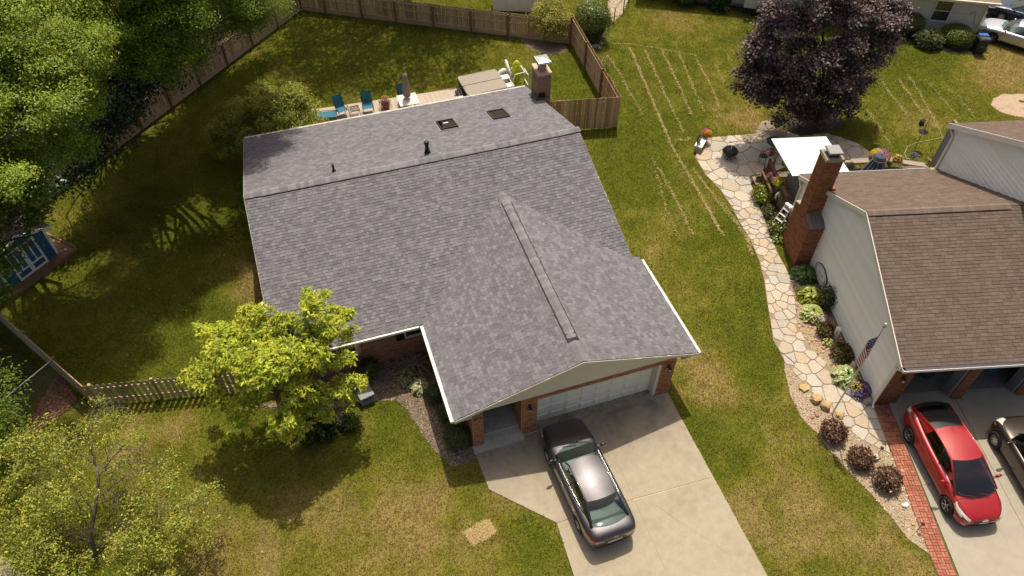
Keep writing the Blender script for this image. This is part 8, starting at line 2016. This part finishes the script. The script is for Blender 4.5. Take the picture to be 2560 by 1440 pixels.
for k, row in enumerate(ROWS):
    dens = [70, 190, 170, 130, 80, 140, 70, 50, 70, 90, 110, 90, 90, 120, 80, 60, 70, 40, 60, 120, 50][k]
    for a, b in zip(row[:-1], row[1:]):
        L = math.hypot(b[0] - a[0], b[1] - a[1]); n = int(L * dens * (.35 + .5 * R.random())); t = R.random(n)
        m_ = fbm(np.full(n, k * 3.1), a[1] + t * L, .35, 1, 2); keep_ = m_ > .16; t = t[keep_]; n = len(t)
        x = a[0] + (b[0] - a[0]) * t + R.normal(0, .024, n) + .10 * (vnoise(np.full(n, k * 7.7), t * L / .5) - .5); y = a[1] + (b[1] - a[1]) * t + R.normal(0, .024, n)
        hp_.append(np.stack([x, y, .035 + .03 * R.random(n)], 1))
HP = np.concatenate(hp_); n = len(HP); T_ = unit(np.stack([R.normal(0, 1, n), R.normal(0, 1, n), R.normal(0, .2, n)], 1)); N_ = unit(np.array([0, 0, 1.]) + R.normal(0, .3, (n, 3))); N_ = unit(N_ - T_ * (T_ * N_).sum(1, keepdims=True))
hc = np.array([[.46, .37, .17], [.40, .31, .13], [.52, .42, .21]])[R.integers(0, 3, n)] * (.85 + .3 * R.random((n, 1)))
tag(meshobj('hay_rows', leaf_mesh('hay_rows', HP, T_, N_, .11 * (1 + R.normal(0, .3, n)).clip(.4, 2), np.full(n, .02), hc, M_STRAWLEAF, .05, 0)), 'thin rows of dry hay clippings lying across the lawn', kind='stuff')
# straw of the front patch
SP = np.array([(p[0], p[1]) for p in STRAW]); P = np.stack([R.uniform(SP[:, 0].min(), SP[:, 0].max(), 4200), R.uniform(SP[:, 1].min(), SP[:, 1].max(), 4200), .02 + .03 * R.random(4200)], 1)
P = P[inpoly(P[:, 0], P[:, 1], wobble(STRAW, .2, .07))]; n = len(P); T_ = unit(np.stack([R.normal(0, 1, n), R.normal(0, 1, n), R.normal(0, .2, n)], 1)); N_ = unit(np.array([0, 0, 1.]) + R.normal(0, .25, (n, 3)))
hc = np.array([[.46, .345, .16], [.38, .28, .12], [.54, .42, .22]])[R.integers(0, 3, n)] * (.85 + .3 * R.random((n, 1)))
tag(meshobj('straw', leaf_mesh('straw', P, T_, N_, np.full(n, .10), np.full(n, .014), hc, M_STRAWLEAF, .05, 0)), 'loose straw over the bare rectangle in the front lawn', kind='stuff')

OCT = np.array([[1, 0, 0], [0, 1, 0], [-1, 0, 0], [0, -1, 0], [0, 0, 1], [.6, .6, .55], [-.6, .6, .55], [-.6, -.6, .55], [.6, -.6, .55]], float)
OCF = np.array([[0, 5, 8], [1, 6, 5], [2, 7, 6], [3, 8, 7], [4, 5, 6], [4, 6, 7], [4, 7, 8], [4, 8, 5], [0, 1, 5], [1, 2, 6], [2, 3, 7], [3, 0, 8]])
def bits(name, label, poly, n, smin, smax, mat, z, flat=.5, keep=None, long_=1.0):
    q = np.array([p[:2] for p in poly]); P = np.stack([R.uniform(q[:, 0].min(), q[:, 0].max(), n * 3), R.uniform(q[:, 1].min(), q[:, 1].max(), n * 3)], 1)
    k = inpoly(P[:, 0], P[:, 1], poly)
    if keep is not None: k &= keep(P[:, 0], P[:, 1])
    P = P[k][:n]; n = len(P); s = smin + (smax - smin) * R.random(n) ** 2.2; a = R.uniform(0, 2 * PI, n); j = R.normal(1, .16, (n, 9, 3))
    V = OCT[None] * j * np.stack([s * long_, s * R.uniform(.6, 1, n), s * flat], 1)[:, None, :]
    c, si = np.cos(a)[:, None], np.sin(a)[:, None]; x = V[:, :, 0] * c - V[:, :, 1] * si; y = V[:, :, 0] * si + V[:, :, 1] * c
    V = np.stack([x + P[:, 0:1], y + P[:, 1:2], V[:, :, 2] + z], 2).reshape(-1, 3); F = (OCF[None] + (np.arange(n) * 9)[:, None, None]).reshape(-1, 3)
    return tag(meshobj(name, npmesh(name, V, F, mat)), label, kind='stuff')
notpath = lambda x, y: ~inpoly(x, y, PATH)
bits('gravel', 'mixed tan river gravel round the flagstone walk', BED_GRAVEL, 9000, .014, .045, M_PEBBLE, .018, keep=lambda x, y: notpath(x, y) & ~((y > -2.2) & (x > 12.2)))
bits('gravel', 'rusty broken stone in the bed along the white wall', BED_GRAVEL, 3200, .025, .10, M_REDCHIP, .02, .45, keep=lambda x, y: notpath(x, y) & (y > -2.4) & (x > 11.9))
bits('gravel', 'gravel in the joints of the flagstone path', PATH, 6000, .012, .026, M_PEBBLE, .02)
bits('wood_chips', 'brown bark chips over the front bed', BED_FRONT, 9000, .015, .045, M_CHIP, .02, .35, long_=1.6, keep=lambda x, y: ~((x > -2.6) & (y > -.3)))
bits('wood_chips', 'dark bark chips along the far wall', BED_FAR, 2500, .02, .06, M_MULCH_D, .02, .4, long_=1.6)
bits('dead_leaves', 'drift of reddish dead leaves outside the left fence', BED_LITTER, 5200, .03, .075, M_LITTER, .02, .25, long_=1.3)
bits('dead_leaves', 'scattered dead leaves on the dark ground under the trees', WOODS[:4] + [(-30, 20)], 700, .02, .05, M_LITTER, .01, .25, keep=lambda x, y: in_frame(np.stack([x, y, x * 0], 1)))
fl_ = [(-24, -9), (-5.5, -9), (-9, 18), (-9, 30), (-24, 20)]
bits('fallen_leaves', 'a few fallen leaves on the lawn by the left side', [(-16, -5), (-9, -5), (-9, 14), (-14, 16), (-17, 6)], 260, .02, .05, M_STRAWMAT, .03, .3)
